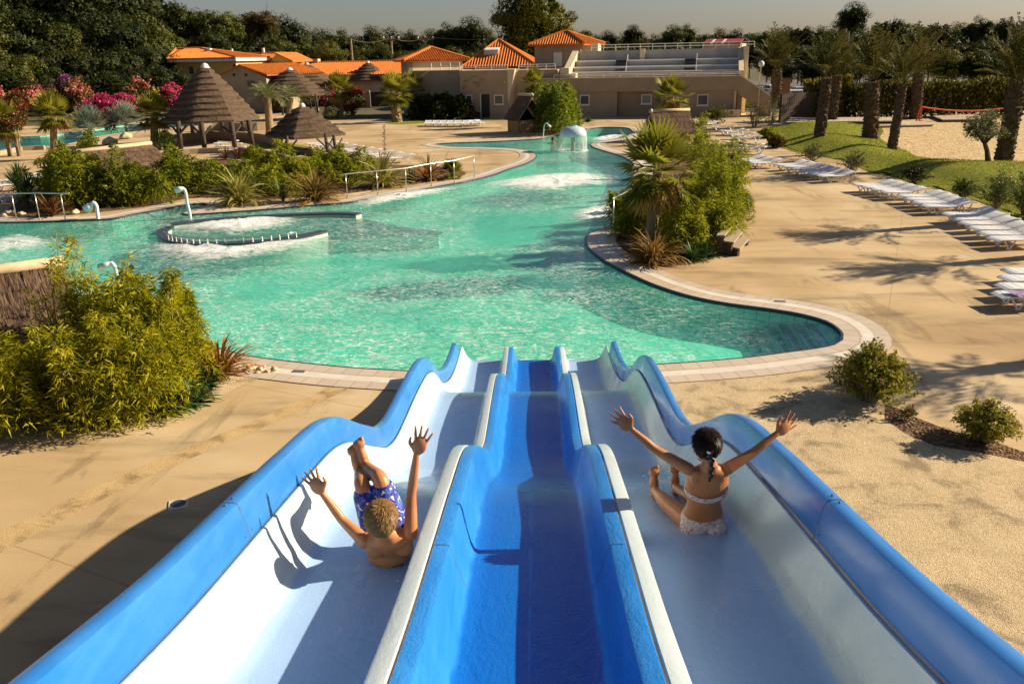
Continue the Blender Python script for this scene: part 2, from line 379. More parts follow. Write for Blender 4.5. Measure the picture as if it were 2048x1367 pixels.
def watermat(name, tint, body, bodyf, foam=True, wave=.5):
    m, nt, b = newmat(name); out = nt.nodes['Material Output']
    v = coordn(nt)
    tr = node(nt, 'ShaderNodeBsdfTransparent'); tr.inputs[0].default_value = (*tint, 1)
    df = node(nt, 'ShaderNodeBsdfDiffuse')
    cb = ramp(nt, noisen(nt, v, .35, 5, .6, .8), [(.3, tuple(x*.72 for x in body)), (.7, tuple(min(1, x*1.25) for x in body))])
    nt.links.new(cb, df.inputs[0])
    gl = node(nt, 'ShaderNodeBsdfGlossy'); gl.inputs['Roughness'].default_value = .08
    gl.inputs[0].default_value = (1, 1, 1, 1)
    # waves
    w1 = noisen(nt, coordn(nt, (1, 1.5, 1)), 2.3, 4, .55, 1.2); w2 = noisen(nt, v, .8, 3, .5, .8); w3 = noisen(nt, v, 9, 3, .5, .5)
    h = math_(nt, 'ADD', math_(nt, 'MULTIPLY', w1, 1.0), math_(nt, 'ADD', math_(nt, 'MULTIPLY', w2, 1.6), math_(nt, 'MULTIPLY', w3, .18)))
    bp = node(nt, 'ShaderNodeBump'); bp.inputs['Strength'].default_value = wave; bp.inputs['Distance'].default_value = .12
    nt.links.new(h, bp.inputs['Height'])
    for s in (df, gl): nt.links.new(bp.outputs[0], s.inputs['Normal'])
    m1 = node(nt, 'ShaderNodeMixShader'); m1.inputs[0].default_value = bodyf
    if foam:      # fewer air bubbles, so clearer water, in the still corner
        s0 = node(nt, 'ShaderNodeSeparateXYZ'); nt.links.new(v, s0.inputs[0]); r0_ = node(nt, 'ShaderNodeMapRange')
        r0_.inputs[1].default_value = 3.2; r0_.inputs[2].default_value = 5.4; r0_.inputs[3].default_value = bodyf; r0_.inputs[4].default_value = .05
        nt.links.new(s0.outputs[0], r0_.inputs[0]); nt.links.new(r0_.outputs[0], m1.inputs[0])
    nt.links.new(tr.outputs[0], m1.inputs[1]); nt.links.new(df.outputs[0], m1.inputs[2])
    last = m1
    if foam:   # thin drifting bubbles, with caustics and sun glints painted in as white streaks
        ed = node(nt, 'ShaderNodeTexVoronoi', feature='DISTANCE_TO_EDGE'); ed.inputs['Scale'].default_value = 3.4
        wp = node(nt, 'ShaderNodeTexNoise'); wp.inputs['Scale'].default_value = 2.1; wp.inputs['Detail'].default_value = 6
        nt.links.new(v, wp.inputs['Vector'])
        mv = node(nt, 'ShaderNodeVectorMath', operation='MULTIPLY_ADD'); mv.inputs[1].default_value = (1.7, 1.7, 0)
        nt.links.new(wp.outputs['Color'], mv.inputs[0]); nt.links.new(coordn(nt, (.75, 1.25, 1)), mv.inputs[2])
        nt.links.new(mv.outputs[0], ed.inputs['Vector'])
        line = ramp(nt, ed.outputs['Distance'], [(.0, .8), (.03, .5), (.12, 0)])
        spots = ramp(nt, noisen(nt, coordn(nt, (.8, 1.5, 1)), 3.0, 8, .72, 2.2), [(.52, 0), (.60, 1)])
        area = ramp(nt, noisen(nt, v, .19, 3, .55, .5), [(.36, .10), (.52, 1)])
        sx = node(nt, 'ShaderNodeSeparateXYZ'); nt.links.new(v, sx.inputs[0])      # bubbles and painted glints fade out towards the still corner by the steps
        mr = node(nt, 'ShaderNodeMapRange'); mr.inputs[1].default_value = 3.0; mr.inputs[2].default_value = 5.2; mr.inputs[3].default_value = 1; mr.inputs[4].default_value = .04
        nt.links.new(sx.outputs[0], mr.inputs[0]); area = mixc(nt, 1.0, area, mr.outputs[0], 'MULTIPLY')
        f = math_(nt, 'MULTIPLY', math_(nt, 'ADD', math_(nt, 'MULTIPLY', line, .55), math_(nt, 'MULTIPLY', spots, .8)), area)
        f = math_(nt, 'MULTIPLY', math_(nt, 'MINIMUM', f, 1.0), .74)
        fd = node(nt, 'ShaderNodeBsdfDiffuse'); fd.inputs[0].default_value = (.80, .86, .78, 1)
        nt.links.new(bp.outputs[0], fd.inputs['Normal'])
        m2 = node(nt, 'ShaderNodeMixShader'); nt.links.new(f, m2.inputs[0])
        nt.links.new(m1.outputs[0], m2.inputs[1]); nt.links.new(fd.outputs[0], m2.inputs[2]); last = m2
    fr = node(nt, 'ShaderNodeLayerWeight'); fr.inputs[0].default_value = .5      # Schlick reflectance, the same from above and below
    m3 = node(nt, 'ShaderNodeMixShader'); nt.links.new(math_(nt, 'ADD', math_(nt, 'MULTIPLY', math_(nt, 'POWER', fr.outputs['Facing'], 5), .9), .02), m3.inputs[0])
    nt.links.new(last.outputs[0], m3.inputs[1]); nt.links.new(gl.outputs[0], m3.inputs[2]); nt.links.new(m3.outputs[0], out.inputs[0])
    return m
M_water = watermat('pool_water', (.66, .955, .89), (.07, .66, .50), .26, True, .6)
M_water2 = watermat('paddling_water', (.30, .78, .74), (.05, .33, .32), .4, False)
WZ = -.045
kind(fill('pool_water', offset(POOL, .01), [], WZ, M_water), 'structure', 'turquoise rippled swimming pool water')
kind(fill('pool_water', offset(POOL2, .01), [], -.08, M_water2), 'structure', 'darker teal water of the second pool behind the palms')

# entry steps in the tapered corner of the pool
tip = P(1684, 672); la, lb = P(1508, 647), P(1540, 706)
sdv = (lb-la); sdv.z = 0; sdv.normalize(); spv = Vector((-sdv.y, sdv.x, 0))
if spv.dot(tip-la) < 0: spv = -spv
rzs = math.atan2(spv.y, spv.x)
stepsm = MB(); nose = MB(); L = (tip-la).dot(spv)
for k in range(6):
    d0 = L*(.02+.145*k); zt = -.64+.092*k
    cc = la + sdv*((tip-la).dot(sdv)*.5) + spv*((d0+L+.4)/2)
    stepsm.box((cc.x, cc.y, (zt-1.1)/2), (L+.4-d0, 3.2, zt+1.1), rzs)
    cn = la + sdv*((tip-la).dot(sdv)*.5) + spv*(d0+.075)
    nose.box((cn.x, cn.y, zt+.006), (.20, 3.2, .03), rzs)

st_o = kind(stepsm.build('pool_stairs', M_basinfloor), 'structure', 'submerged entry steps in the pointed corner of the pool')
nose.build('step_nosing', pmat('blue_mosaic', (.008, .015, .07), (.03, .05, .14), 40, .4), st_o)

def sheet(name, px, z, mat, k, label=None, step=.5, world=None):
    pts = [P(x, y, 0) for x, y in px] if world is None else world
    lp = smooth_path(pts, step)
    if area2(lp) < 0: lp.reverse()
    o = fill(name, lp, [], z, mat); kind(o, k, label); return lp
K = 1.16
gv = [P(x, y) for x, y in ((1325,752),(1400,747),(1480,739),(1560,729),(1640,717))] + [P(x, y) for x, y in ((1668,735),(1700,765),(1830,840),(1900,864),(2048,906),(2300,990))] + [Vector((12, 5, 0)), Vector((12, -5, 0)), Vector((1.2, -5, 0)), Vector((1.2, 5, 0)), Vector((1.3, 12, 0)), Vector((1.45, 14.2, 0))]
lp = []
for i, a in enumerate(gv):
    b = gv[(i+1) % len(gv)]; lp += [a + (b-a)*(j/6) for j in range(6)]
if area2(lp) < 0: lp.reverse()
kind(fill('gravel', lp, [], .005, M_gravel), 'stuff', 'pale gravel bed to the right of the slide')
sheet('mulch', [(1770,806),(1830,834),(1895,860),(1990,884),(2060,908),(2060,925),(1960,905),(1870,892),(1810,866),(1770,838)], .009, M_soil, 'stuff', 'brown bark mulch under the shrubs')
sheet('path', [(-200,1150),(-200,1205),(0,1106),(260,970),(500,866),(690,781),(715,770),(690,768),(470,856),(230,956),(0,1064)], .005, M_aggregate, 'structure', 'lighter aggregate strip across the deck')
sheet('planting_bed', [(-60,820),(120,845),(290,835),(400,805),(460,770),(505,748),(540,738),(470,722),(400,700),(300,672),(180,640),(0,610),(-140,640)], .006, M_soil, 'stuff', 'dark planting bed under the bamboo')
sheet('gravel', [(430,800),(470,778),(520,756),(553,743),(500,737),(460,732),(430,760)], .010, M_gravel, 'stuff', 'white pebbles beside the flax plant')
sheet('planting_bed', [(20,433),(120,431),(200,424),(300,412),(370,398),(420,394),(470,402),(560,398),(640,392),(720,384),(800,372),(880,360),(930,350),(900,335),(800,330),(740,330),(660,300),(560,325),(440,320),(330,330),(200,345),(90,360),(40,400)], .007, M_soil, 'stuff', 'planting bed on the far bank')
sheet('planting_bed', [(1250,455),(1232,480),(1235,510),(1275,530),(1340,533),(1420,520),(1440,480),(1490,430),(1480,360),(1420,300),(1300,300),(1280,350),(1262,420)], .007, M_soil, 'stuff', 'planting bed under the tall palm')
M_grass = pmat('short_grass', (.13, .155, .008), (.28, .28, .02), 6, .8, .6, 160, .03, .2)
for gp in ([(770,246),(790,241),(830,238),(860,240),(850,246),(800,249)], [(840,240),(930,236),(1000,238),(1000,241),(930,241),(870,243)], [(500,292),(540,285),(600,290),(640,300),(610,306),(550,300)], [(55,362),(80,345),(110,350),(100,372),(70,376)]):
    sheet('grass', gp, .008, M_grass, 'stuff', None, .4)
kind(fill('car_park', [tuple(AT(x, d)[:2]) for x, d in ((1440, 84), (2700, 84), (2500, 170), (1440, 170))], [], .004, M_asphalt), 'structure', 'asphalt car park behind the hedge')

# lawn mound: height field
lawn_px = [(1528,262),(1560,253),(1640,252),(1745,253),(1766,260),(1762,279),(1818,304),(1840,315),(1905,324),(2048,328),(2250,345),(2450,420),(2300,500),(2100,468),(2010,428),(1960,405),(1900,384),(1840,372),(1790,355),(1740,345),(1690,322),(1625,312),(1575,300),(1545,285)]
LAWN = smooth_path([P(x, y) for x, y in lawn_px], 1.0)
lp2 = np.array([(p.x, p.y) for p in LAWN])
def inpoly(x, y, poly):
    c = False; j = len(poly)-1
    for i in range(len(poly)):
        if (poly[i][1] > y) != (poly[j][1] > y) and x < (poly[j][0]-poly[i][0])*(y-poly[i][1])/(poly[j][1]-poly[i][1])+poly[i][0]: c = not c
        j = i
    return c
def lawn_h(x, y):
    if not inpoly(x, y, lp2): return None
    d = np.min(np.hypot(lp2[:, 0]-x, lp2[:, 1]-y))
    t = min(1, d/3.2); t = t*t*(3-2*t)
    return .012 + .62*t*(.75+.35*noise.noise((x*.16, y*.16, 3)))
mb = MB(); stp = .4; idx = {}
x0, y0 = lp2.min(0); x1, y1 = lp2.max(0)
nx, ny = int((x1-x0)/stp)+1, int((y1-y0)/stp)+1
for i in range(nx+1):
    for j in range(ny+1):
        h = lawn_h(x0+i*stp, y0+j*stp)
        if h is not None: idx[i, j] = len(mb.v); mb.v.append((x0+i*stp, y0+j*stp, h))
for (i, j), a in idx.items():
    if (i+1, j) in idx and (i+1, j+1) in idx and (i, j+1) in idx: mb.f.append((a, idx[i+1, j], idx[i+1, j+1], idx[i, j+1])); mb.m.append(0)
lawn = kind(mb.build('lawn', M_grass, smooth=True), 'structure', 'mown green lawn mound with palms')
sheet('lawn', lawn_px, .010, M_grass, 'structure', 'lawn edge', 1.0)
def gz(x, y):
    h = lawn_h(x, y); return h if h is not None else 0.0
# short grass blades
gb = LB(); n = 52000
xs = rng.uniform(x0, min(x1, 32), n); ys = rng.uniform(y0, y1, n); keep = []
for i in range(n):
    h = lawn_h(xs[i], ys[i])
    if h is not None: keep.append((xs[i], ys[i], h-.01))
keep = np.array(keep); dd = rng.normal(size=(len(keep), 3))*.35; dd[:, 2] = 1
gb.diamonds(keep, dd, rng.uniform(.05, .10, len(keep)), .03)
kind(gb.build('grass', leafmat('grass_blades', (.14, .155, .008), (.34, .33, .025), .35)), 'stuff', 'short grass blades of the lawn')
sheet('sand', [(1762,258),(1758,279),(1815,306),(1840,317),(1905,326),(2048,331),(2300,350),(2400,262),(2048,240),(1900,244),(1840,246)], .006, M_sand, 'structure', 'raked sand of the volleyball court', .8)

# foam
def foammat():
    m, nt, b = newmat('white_foam'); out = nt.nodes['Material Output']
    a = node(nt, 'ShaderNodeAttribute', attribute_name='st')
    sep = node(nt, 'ShaderNodeSeparateXYZ'); nt.links.new(a.outputs['Vector'], sep.inputs[0])
    v = coordn(nt, (.6, 1.3, 1)); n1 = noisen(nt, v, 2.2, 8, .74, 1.6)
    f = math_(nt, 'ADD', sep.outputs[0], math_(nt, 'MULTIPLY', math_(nt, 'SUBTRACT', n1, .5), 2.6))
    al = ramp(nt, f, [(.18, 0), (.5, .5), (.95, .95)])
    b.inputs['Base Color'].default_value = (.84, .87, .84, 1); b.inputs['Roughness'].default_value = .6
    bumpn(nt, b, noisen(nt, v, 8, 6, .7), .9, .06)
    tr = node(nt, 'ShaderNodeBsdfTransparent'); mx = node(nt, 'ShaderNodeMixShader')
    nt.links.new(al, mx.inputs[0]); nt.links.new(tr.outputs[0], mx.inputs[1]); nt.links.new(b.outputs[0], mx.inputs[2]); nt.links.new(mx.outputs[0], out.inputs[0])
    return m
M_foam = foammat()
def foam(px, h=.10, dens=1.0, label=None):
    pts = [P(x, y, WZ) for x, y in px]; c = sum(pts, Vector())/len(pts)
    lp = smooth_path(pts, .3); n = len(lp); R = 9; mb = MB(); st = []
    for k in range(R+1):
        t = k/R
        for i, p in enumerate(lp):
            q = c.lerp(p, t); e = (1-t)
            hh = h*min(1, e*2.2)*(.35+1.1*abs(noise.noise((q.x*2.1, q.y*2.6, 4.2)))+.5*abs(noise.noise((q.x*6, q.y*6, 1))))
            mb.v.append((q.x, q.y, WZ+.012+hh)); st.append((min(1, e*1.6)*dens, 0, 0))
    mb.f = [(k*n+i, k*n+(i+1) % n, (k+1)*n+(i+1) % n, (k+1)*n+i) for k in range(R) for i in range(n)]; mb.m = [0]*len(mb.f); mb.st = st
    return kind(mb.build('foam', M_foam, smooth=True), 'stuff', label)
foam([(352,452),(400,443),(480,434),(560,432),(610,437),(600,450),(540,462),(480,470),(400,470),(350,464)], .16, 1.15, 'white water boiling inside the curved pool walls')
foam([(268,492),(320,478),(345,490),(420,500),(520,498),(620,484),(670,476),(640,494),(560,510),(450,525),(370,532),(320,520)], .14, 1.0, 'white water washing along the outside of the curved wall')
foam([(950,372),(1040,352),(1120,345),(1200,346),(1245,356),(1230,370),(1160,378),(1080,388),(1020,382)], .16, 1.15, 'white water spreading in the middle of the pool')
foam([(1140,425),(1185,410),(1225,405),(1250,415),(1240,440),(1215,452),(1180,452),(1150,446)], .12, .95, 'white water by the right bank')
foam([(690,408),(730,396),(790,386),(860,378),(925,372),(900,386),(830,398),(760,412),(710,420)], .12, .85, 'white water along the left bank below the handrail')
foam([(1176,279),(1205,272),(1240,268),(1255,270),(1240,278),(1205,285),(1182,285)], .12, .95, 'white water in the far arm of the pool')
foam([(-40,490),(30,465),(70,470),(110,480),(80,500),(30,506),(-40,520)], .1, .7, 'white spray water near the thatched hut')
foam([(920,742),(960,728),(1020,722),(1100,720),(1180,720),(1230,730),(1200,742),(1060,746)], .07, .85, 'churned water at the foot of the slide')

# curved whirlpool walls
M_dark_tile = pmat('dark_blue_tile', (.035, .04, .06), (.07, .075, .10), 14, .35, .3, 30)
M_pale_tile = pmat('pale_pool_tile', (.55, .50, .40), (.65, .6, .5), 6, .4)
M_steel = pmat('brushed_steel', (.55, .5, .42), (.7, .65, .56), 12, .3, .05, 60, metal=.85)
def poolwall(px, w, zt, label, name='pool_wall_curved', sub=None):
    lp = smooth_path([P(x, y, 0) for x, y in px], .25, False); n = len(lp)
    t = thing(name, label, 'pool wall', lp[0])
    a = MB(); b = MB()
    for part, hw, z0, z1 in ((b, w/2 if sub is None else w*.12, -.76, zt-.06), (a, w/2+.02, zt-.06, zt)):
        for i, p in enumerate(lp):
            d = lp[min(i+1, n-1)]-lp[max(i-1, 0)]; d.z = 0; d.normalize(); s = Vector((-d.y, d.x, 0))*hw; q = p-lp[0]
            zz = (0 if sub is None else -sub*i/(n-1))
            part.v += [tuple(q-s+Vector((0, 0, z0))), tuple(q+s+Vector((0, 0, z0))), tuple(q+s+Vector((0, 0, z1+zz))), tuple(q-s+Vector((0, 0, z1+zz)))]
        part.f += [(4*i+j, 4*i+(j+1) % 4, 4*i+4+(j+1) % 4, 4*i+4+j) for i in range(n-1) for j in range(4)] + [(0, 1, 2, 3), (4*n-1, 4*n-2, 4*n-3, 4*n-4)]
        part.m = [0]*len(part.f)
    b.build('wall_body', M_pale_tile if sub is None else M_basinfloor, t); a.build('wall_cap', M_dark_tile, t)
    return t, lp
poolwall([(345,452),(400,445),(500,437),(600,432),(690,430),(718,432)], .34, .10, 'dark topped whirlpool wall running straight behind the foam', 'whirlpool_wall')
poolwall([(718,432),(760,440),(810,447),(860,453),(878,455)], .5, -.14, 'submerged dark wall tapering to a point in the pool', 'whirlpool_wall', .12)
poolwall([(645,466),(700,463),(760,460),(820,457),(872,456)], .26, -.16, 'narrow submerged dark ledge joining the wall tip', 'whirlpool_wall', .05)
wt, wl_ = poolwall([(334,461),(325,466),(326,473),(345,484),(400,491),(470,490),(560,483),(620,473),(648,466)], .36, .10, 'curved dark pool wall carrying a low steel rail', 'whirlpool_wall')
rl = MB(); ps = MB(); nn = len(wl_)
pth = [p - wl_[0] + Vector((0, 0, .24)) for p in wl_[4:int(nn*.86)]]
rl.tube(pth, .022, 8); 
for i in range(2, len(pth), max(1, len(pth)//14)): 
    p = pth[i]; q = MB(); q.tube([p, p-Vector((0, 0, .16))], .03, 6); q.build('rail_post', M_steel, wt)
rl.build('rail', M_steel, wt, True)
# ------------------------------------------------------------------ water slide
PR = [(-2.2,4.35),(-1.2,4.05),(0,3.55),(1.0,3.2),(1.7,3.03),(2.4,2.86),(3.2,2.71),(3.9,2.58),(4.5,2.43),(4.95,2.25),(5.35,2.06),(5.8,1.84),(6.2,1.65),(6.6,1.535),(7.1,1.465),(7.7,1.41),(8.3,1.345),(8.9,1.24),(9.3,1.10),(9.7,.88),(10.1,.64),(10.6,.44),(11.1,.29),(11.6,.185),(12.2,.115),(13.15,.08)]
PRX = np.array([a*K for a, b in PR]); PRY = np.array([b*K for a, b in PR])
_h = np.diff(PRX); _d = np.diff(PRY)/_h; _m = np.zeros(len(PRX)); _m[0] = _d[0]; _m[-1] = _d[-1]
_m[1:-1] = (_d[:-1]*_h[1:]+_d[1:]*_h[:-1])/(_h[1:]+_h[:-1])
def prof(y):
    y = min(max(y, PRX[0]), PRX[-1]); i = min(int(np.searchsorted(PRX, y, 'right'))-1, len(_h)-1); i = max(i, 0)
    t = (y-PRX[i])/_h[i]; t2 = t*t; t3 = t2*t
    return (2*t3-3*t2+1)*PRY[i]+(t3-2*t2+t)*_h[i]*_m[i]+(-2*t3+3*t2)*PRY[i+1]+(t3-t2)*_h[i]*_m[i+1]
def S(x, y, h=0.0):      # pixel -> point at height h above the slide floor
    d = ray(x, y); t = .5
    while t < 40:
        q = CAM + d*t
        if q.y > 1 and q.z < prof(q.y)+h: break
        t += .01
    return q
def slidemat(name, c1, c2, rough=.22, wet=True, floor=None, glint=.35, fr=(.332, .340, .628, .640)):
    m, nt, b = newmat(name); v = coordn(nt)
    st = noisen(nt, coordn(nt, (7, .5, 7)), 2, 5, .6); bl = noisen(nt, v, 1.6, 5, .6, .4)
    c = ramp(nt, math_(nt, 'ADD', math_(nt, 'MULTIPLY', st, .45), math_(nt, 'MULTIPLY', bl, .55)), [(.33, c1), (.66, c2)])
    if floor:      # pale blue sliding floor between the white moulded sides
        sx = node(nt, 'ShaderNodeSeparateXYZ'); nt.links.new(v, sx.inputs[0]); ax = math_(nt, 'ABSOLUTE', sx.outputs[0])
        ax = math_(nt, 'ADD', ax, math_(nt, 'MULTIPLY', math_(nt, 'SUBTRACT', noisen(nt, coordn(nt, (2, 1, 2)), 3, 4, .6), .5), .07))
        mk = mixc(nt, 1.0, ramp(nt, math_(nt, 'DIVIDE', ax, 2.0), [(fr[0], 0), (fr[1], 1)]), ramp(nt, math_(nt, 'DIVIDE', ax, 2.0), [(fr[2], 1), (fr[3], 0)]), 'MULTIPLY')
        c = mixc(nt, mk, c, mixc(nt, bl, tuple(x*.9 for x in floor), floor))
    scr = ramp(nt, noisen(nt, coordn(nt, (40, 3, 10), rot=(0, 0, .15)), 1.5, 4, .7), [(.66, 0), (.74, 1)])
    c = mixc(nt, math_(nt, 'MULTIPLY', scr, .06), c, (.6, .7, .8))
    nt.links.new(c, b.inputs['Base Color'])
    rr = ramp(nt, bl, [(.35, rough*.7), (.7, rough*1.7)]); nt.links.new(rr, b.inputs['Roughness'])
    b.inputs['Specular IOR Level'].default_value = .3 if glint > .5 else .5
    b.inputs['Coat Weight'].default_value = .05 if glint > .5 else .22; b.inputs['Coat Roughness'].default_value = .12
    h = math_(nt, 'ADD', math_(nt, 'MULTIPLY', noisen(nt, coordn(nt, (1, .7, 1)), 64, 3, .6, .6), .8), math_(nt, 'MULTIPLY', noisen(nt, coordn(nt, (1, .35, 1)), 9, 4, .6, 1.5), 1.2))
    bumpn(nt, b, h, glint if wet else .05, .008)
    return m
M_blue_floor = slidemat('royal_blue_gelcoat', (.012, .185, .58), (.035, .25, .68), .20, True, (.002, .135, .53), .7, (-.02, -.01, .158, .168))  # side walls lighter than the floor: sunlight on them painted into the blue
M_blue_wall = slidemat('blue_gelcoat', (.018, .165, .50), (.05, .24, .62), .24, False)
M_white_gel = slidemat('white_gelcoat', (.50, .59, .61), (.58, .65, .66), .22, True, (.34, .50, .76), .25)
YS = [(-1.8 + .09*i) for i in range(int((13.1*K+1.8)/.09)+1)]; YS.append(13.12*K)
slide = thing('water_slide', 'triple lane wave water slide with blue middle lane and two white lanes', 'water slide', (0, 0, 0))
def lift(y, h):      # the side walls swell a little over each crest
    return min(1, max(0, h/.24))*(.060*math.exp(-((y/K-4.9)/.55)**2)-.02*math.exp(-((y/K-6.6)/.6)**2))
def loft(name, sec, mat, y1=None, label=None):
    mb = MB(); ys = [y for y in YS if y1 is None or y <= y1]; n = len(sec)
    for y in ys:
        z = prof(y)
        mb.v += [(x*K, y, z+h*K+lift(y, h)) for x, h in sec]
    mb.f = [(i*n+j, i*n+j+1, (i+1)*n+j+1, (i+1)*n+j) for i in range(len(ys)-1) for j in range(n-1)]; mb.m = [0]*len(mb.f)
    # flip so normals face up
    if sec[0][0] > sec[-1][0]: mb.f = [f[::-1] for f in mb.f]
    o = mb.build(name, mat, slide, True)
    so = o.modifiers.new('solid', 'SOLIDIFY'); so.thickness = .012; so.offset = -1
    o.data.set_sharp_from_angle(angle=R_(38))
    if label: o['label'] = label
    return o
hc = [(-.428,.18),(-.427,.232),(-.421,.238),(-.37,.238),(-.355,.232),(-.342,.20),(-.322,.12),(-.30,.045),(-.283,.012),(-.262,.0),(-.2,0),(-.1,0)]
loft('slide_lane', hc + [(0, 0)] + [(-a, b) for a, b in hc[::-1]], M_blue_floor, None, 'royal blue middle lane')
wl0 = [(.434,.18),(.434,.234),(.439,.240),(.492,.240),(.504,.234),(.52,.17),(.535,.09),(.552,.025),(.575,0),(.7,0),(.85,0),(1.02,0),(1.07,.012),(1.12,.055),(1.16,.12),(1.195,.20),(1.215,.262),(1.228,.27)]
ow = [(1.236,.255),(1.239,.285),(1.252,.36),(1.268,.425),(1.276,.447),(1.292,.455),(1.335,.455),(1.350,.447),(1.356,.42),(1.358,.15),(1.36,-.25)]
for s in (-1, 1):
    sec = [(s*a, b) for a, b in wl0]; loft('slide_lane', sec if s > 0 else sec[::-1], M_white_gel)
    sec = [(s*a, b) for a, b in ow]; loft('side_wall', sec if s > 0 else sec[::-1], M_blue_wall, 12.75*K)
# moulded joints between the fibreglass sections
M_seam = pmat('dark_seam', (.05, .08, .14), (.09, .12, .2), 20, .6)
for yj in (3.12*K, 10.2*K):
    for sec in ([(-a, b) for a, b in ow[:9]][::-1], ow[:9]) + (([(a, b) for a, b in hc[2:9]], [(-a, b) for a, b in hc[2:9]][::-1]) if yj < 5 else ()):
        mb = MB(); n = len(sec); w = .004
        for y in (yj-w, yj+w): mb.v += [(x*K, y, prof(y)+h*K+.002) for x, h in sec]
        mb.f = [(j, j+1, n+j+1, n+j) for j in range(n-1)]; mb.m = [0]*len(mb.f); mb.build('joint_seam', M_seam, slide)
sup = 0
for y in (1.5*K, 4.6*K, 7.5*K, 9.3*K):
    for x in (-.95*K, .95*K):
        z = prof(y)-.06; mb = MB(); mb.tube([(x, y, -.05), (x, y, z)], .07, 10); mb.build('support_column', M_pale_tile, slide)
    mb = MB(); mb.box((0, y, prof(y)-.12), (2.5*K, .12, .14)); mb.build('cross_beam', M_pale_tile, slide)
# flange bolts along the section joint of the outer walls
for s in (-1, 1):
    for k, (xx, hh) in enumerate(((1.243, .30), (1.258, .37), (1.312, .4585))):
        for dy in (-.05, .05):
            y = 3.12*K+dy; mb = MB(); mb.ball((s*xx*K, y, prof(y)+hh*K+.002), .006, 4); mb.build('bolt', M_seam, slide)
# floor drain beside the slide
dr = P(357, 1008); t = thing('floor_drain', 'small square floor drain in the shaded deck beside the slide', 'drain', (dr.x, dr.y, 0), .35)
mb = MB(); mb.box((0, 0, .008), (.26, .26, .012)); mb.build('drain_frame', M_pale_tile, t, bevel=.003)
mb = MB(); mb.lathe([(.1, .013), (.1, .02), (.055, .02)], 20); mb.build('drain_ring', M_dark_tile, t)
for (px, py, rz, lb) in ((598,744,-.12,'small dark grate set in the left pool coping by the flax'), (1560,604,-.25,'small dark grate in the coping of the right bank')):
    q = P(px, py); t = thing('drain_grate', lb, 'grate', (q.x, q.y, .018), rz)
    mb = MB(); mb.box((0, 0, .004), (.26, .10, .008)); mb.build('grate_frame', M_steel, t)
    for i in range(6): mb = MB(); mb.box((-.1+.04*i, 0, .010), (.018, .07, .008)); mb.build('grate_slot', M_dark_tile, t)
# ------------------------------------------------------------------ vegetation
L_bam = leafmat('bamboo_leaves', (.05, .08, .004), (.66, .58, .022), .45, .5, 2.2)
L_bam2 = leafmat('bank_bamboo_leaves', (.035, .07, .004), (.38, .38, .02), .45, .5, 1.6)
L_dark = leafmat('dark_leaves', (.012, .018, .004), (.055, .064, .012), .2, .5, .35)
L_mid = leafmat('mid_leaves', (.025, .037, .006), (.125, .135, .02), .28, .5, .35)
L_warm = leafmat('warm_leaves', (.045, .055, .008), (.22, .20, .03), .3, .5, .35)
L_brown = leafmat('autumn_leaves', (.05, .04, .010), (.17, .11, .03), .3, .6, .4)
L_shrub = leafmat('shrub_leaves', (.022, .045, .008), (.14, .17, .03), .35, .4, 2.5)
L_palm = leafmat('palm_leaves', (.04, .06, .006), (.34, .31, .035), .35, .45, 1.5)
L_date = leafmat('date_palm_leaves', (.03, .038, .010), (.12, .105, .03), .25, .7, 1.2, .05)
L_silver = leafmat('silver_palm_leaves', (.10, .13, .10), (.30, .33, .24), .25, .4, 1.5)
L_butia = leafmat('butia_leaves', (.08, .11, .04), (.30, .31, .12), .3, .4, 1.5)
L_dead = leafmat('dead_fronds', (.16, .085, .02), (.55, .35, .11), .3, .7, 1.5)
L_flaxy = leafmat('yellow_flax', (.13, .13, .02), (.46, .40, .10), .3, .4, 3)
L_flaxb = leafmat('bronze_flax', (.10, .055, .014), (.36, .22, .06), .3, .45, 3)
L_flaxo = leafmat('orange_flax', (.17, .075, .015), (.55, .28, .06), .3, .45, 3)
L_green = leafmat('strap_leaves', (.018, .055, .014), (.09, .16, .045), .3, .4, 3)
L_grey = leafmat('grey_shrub_leaves', (.07, .08, .03), (.25, .25, .10), .25, .6, 1.5)
F_pink = leafmat('pink_blossom', (.42, .02, .10), (.80, .10, .25), .3, .6, 2)
F_coral = leafmat('coral_blossom', (.45, .07, .07), (.85, .30, .24), .3, .6, 2)
F_purple = leafmat('purple_blossom', (.14, .03, .12), (.34, .11, .26), .3, .6, 2)
F_red = leafmat('red_blossom', (.26, .015, .012), (.52, .06, .05), .3, .6, 2)
F_yellow = leafmat('yellow_blossom', (.5, .35, .08), (.8, .62, .22), .3, .6, 2)
M_bark = pmat('bark', (.05, .032, .018), (.13, .085, .05), 6, .9, .9, 14, .06, .1, stretch=(1, 1, .3))
M_palmbark = pmat('palm_bark', (.06, .042, .027), (.20, .14, .09), 9, .9, .9, 11, .08, .1)
M_palebark = pmat('pale_palm_bark', (.20, .14, .08), (.40, .29, .17), 9, .85, .8, 14, .04, .15)
M_stem = pmat('bamboo_stem', (.20, .19, .05), (.36, .32, .10), 5, .5, .2)
M_twig = pmat('grey_twig', (.20, .15, .09), (.34, .27, .17), 5, .8, .3)

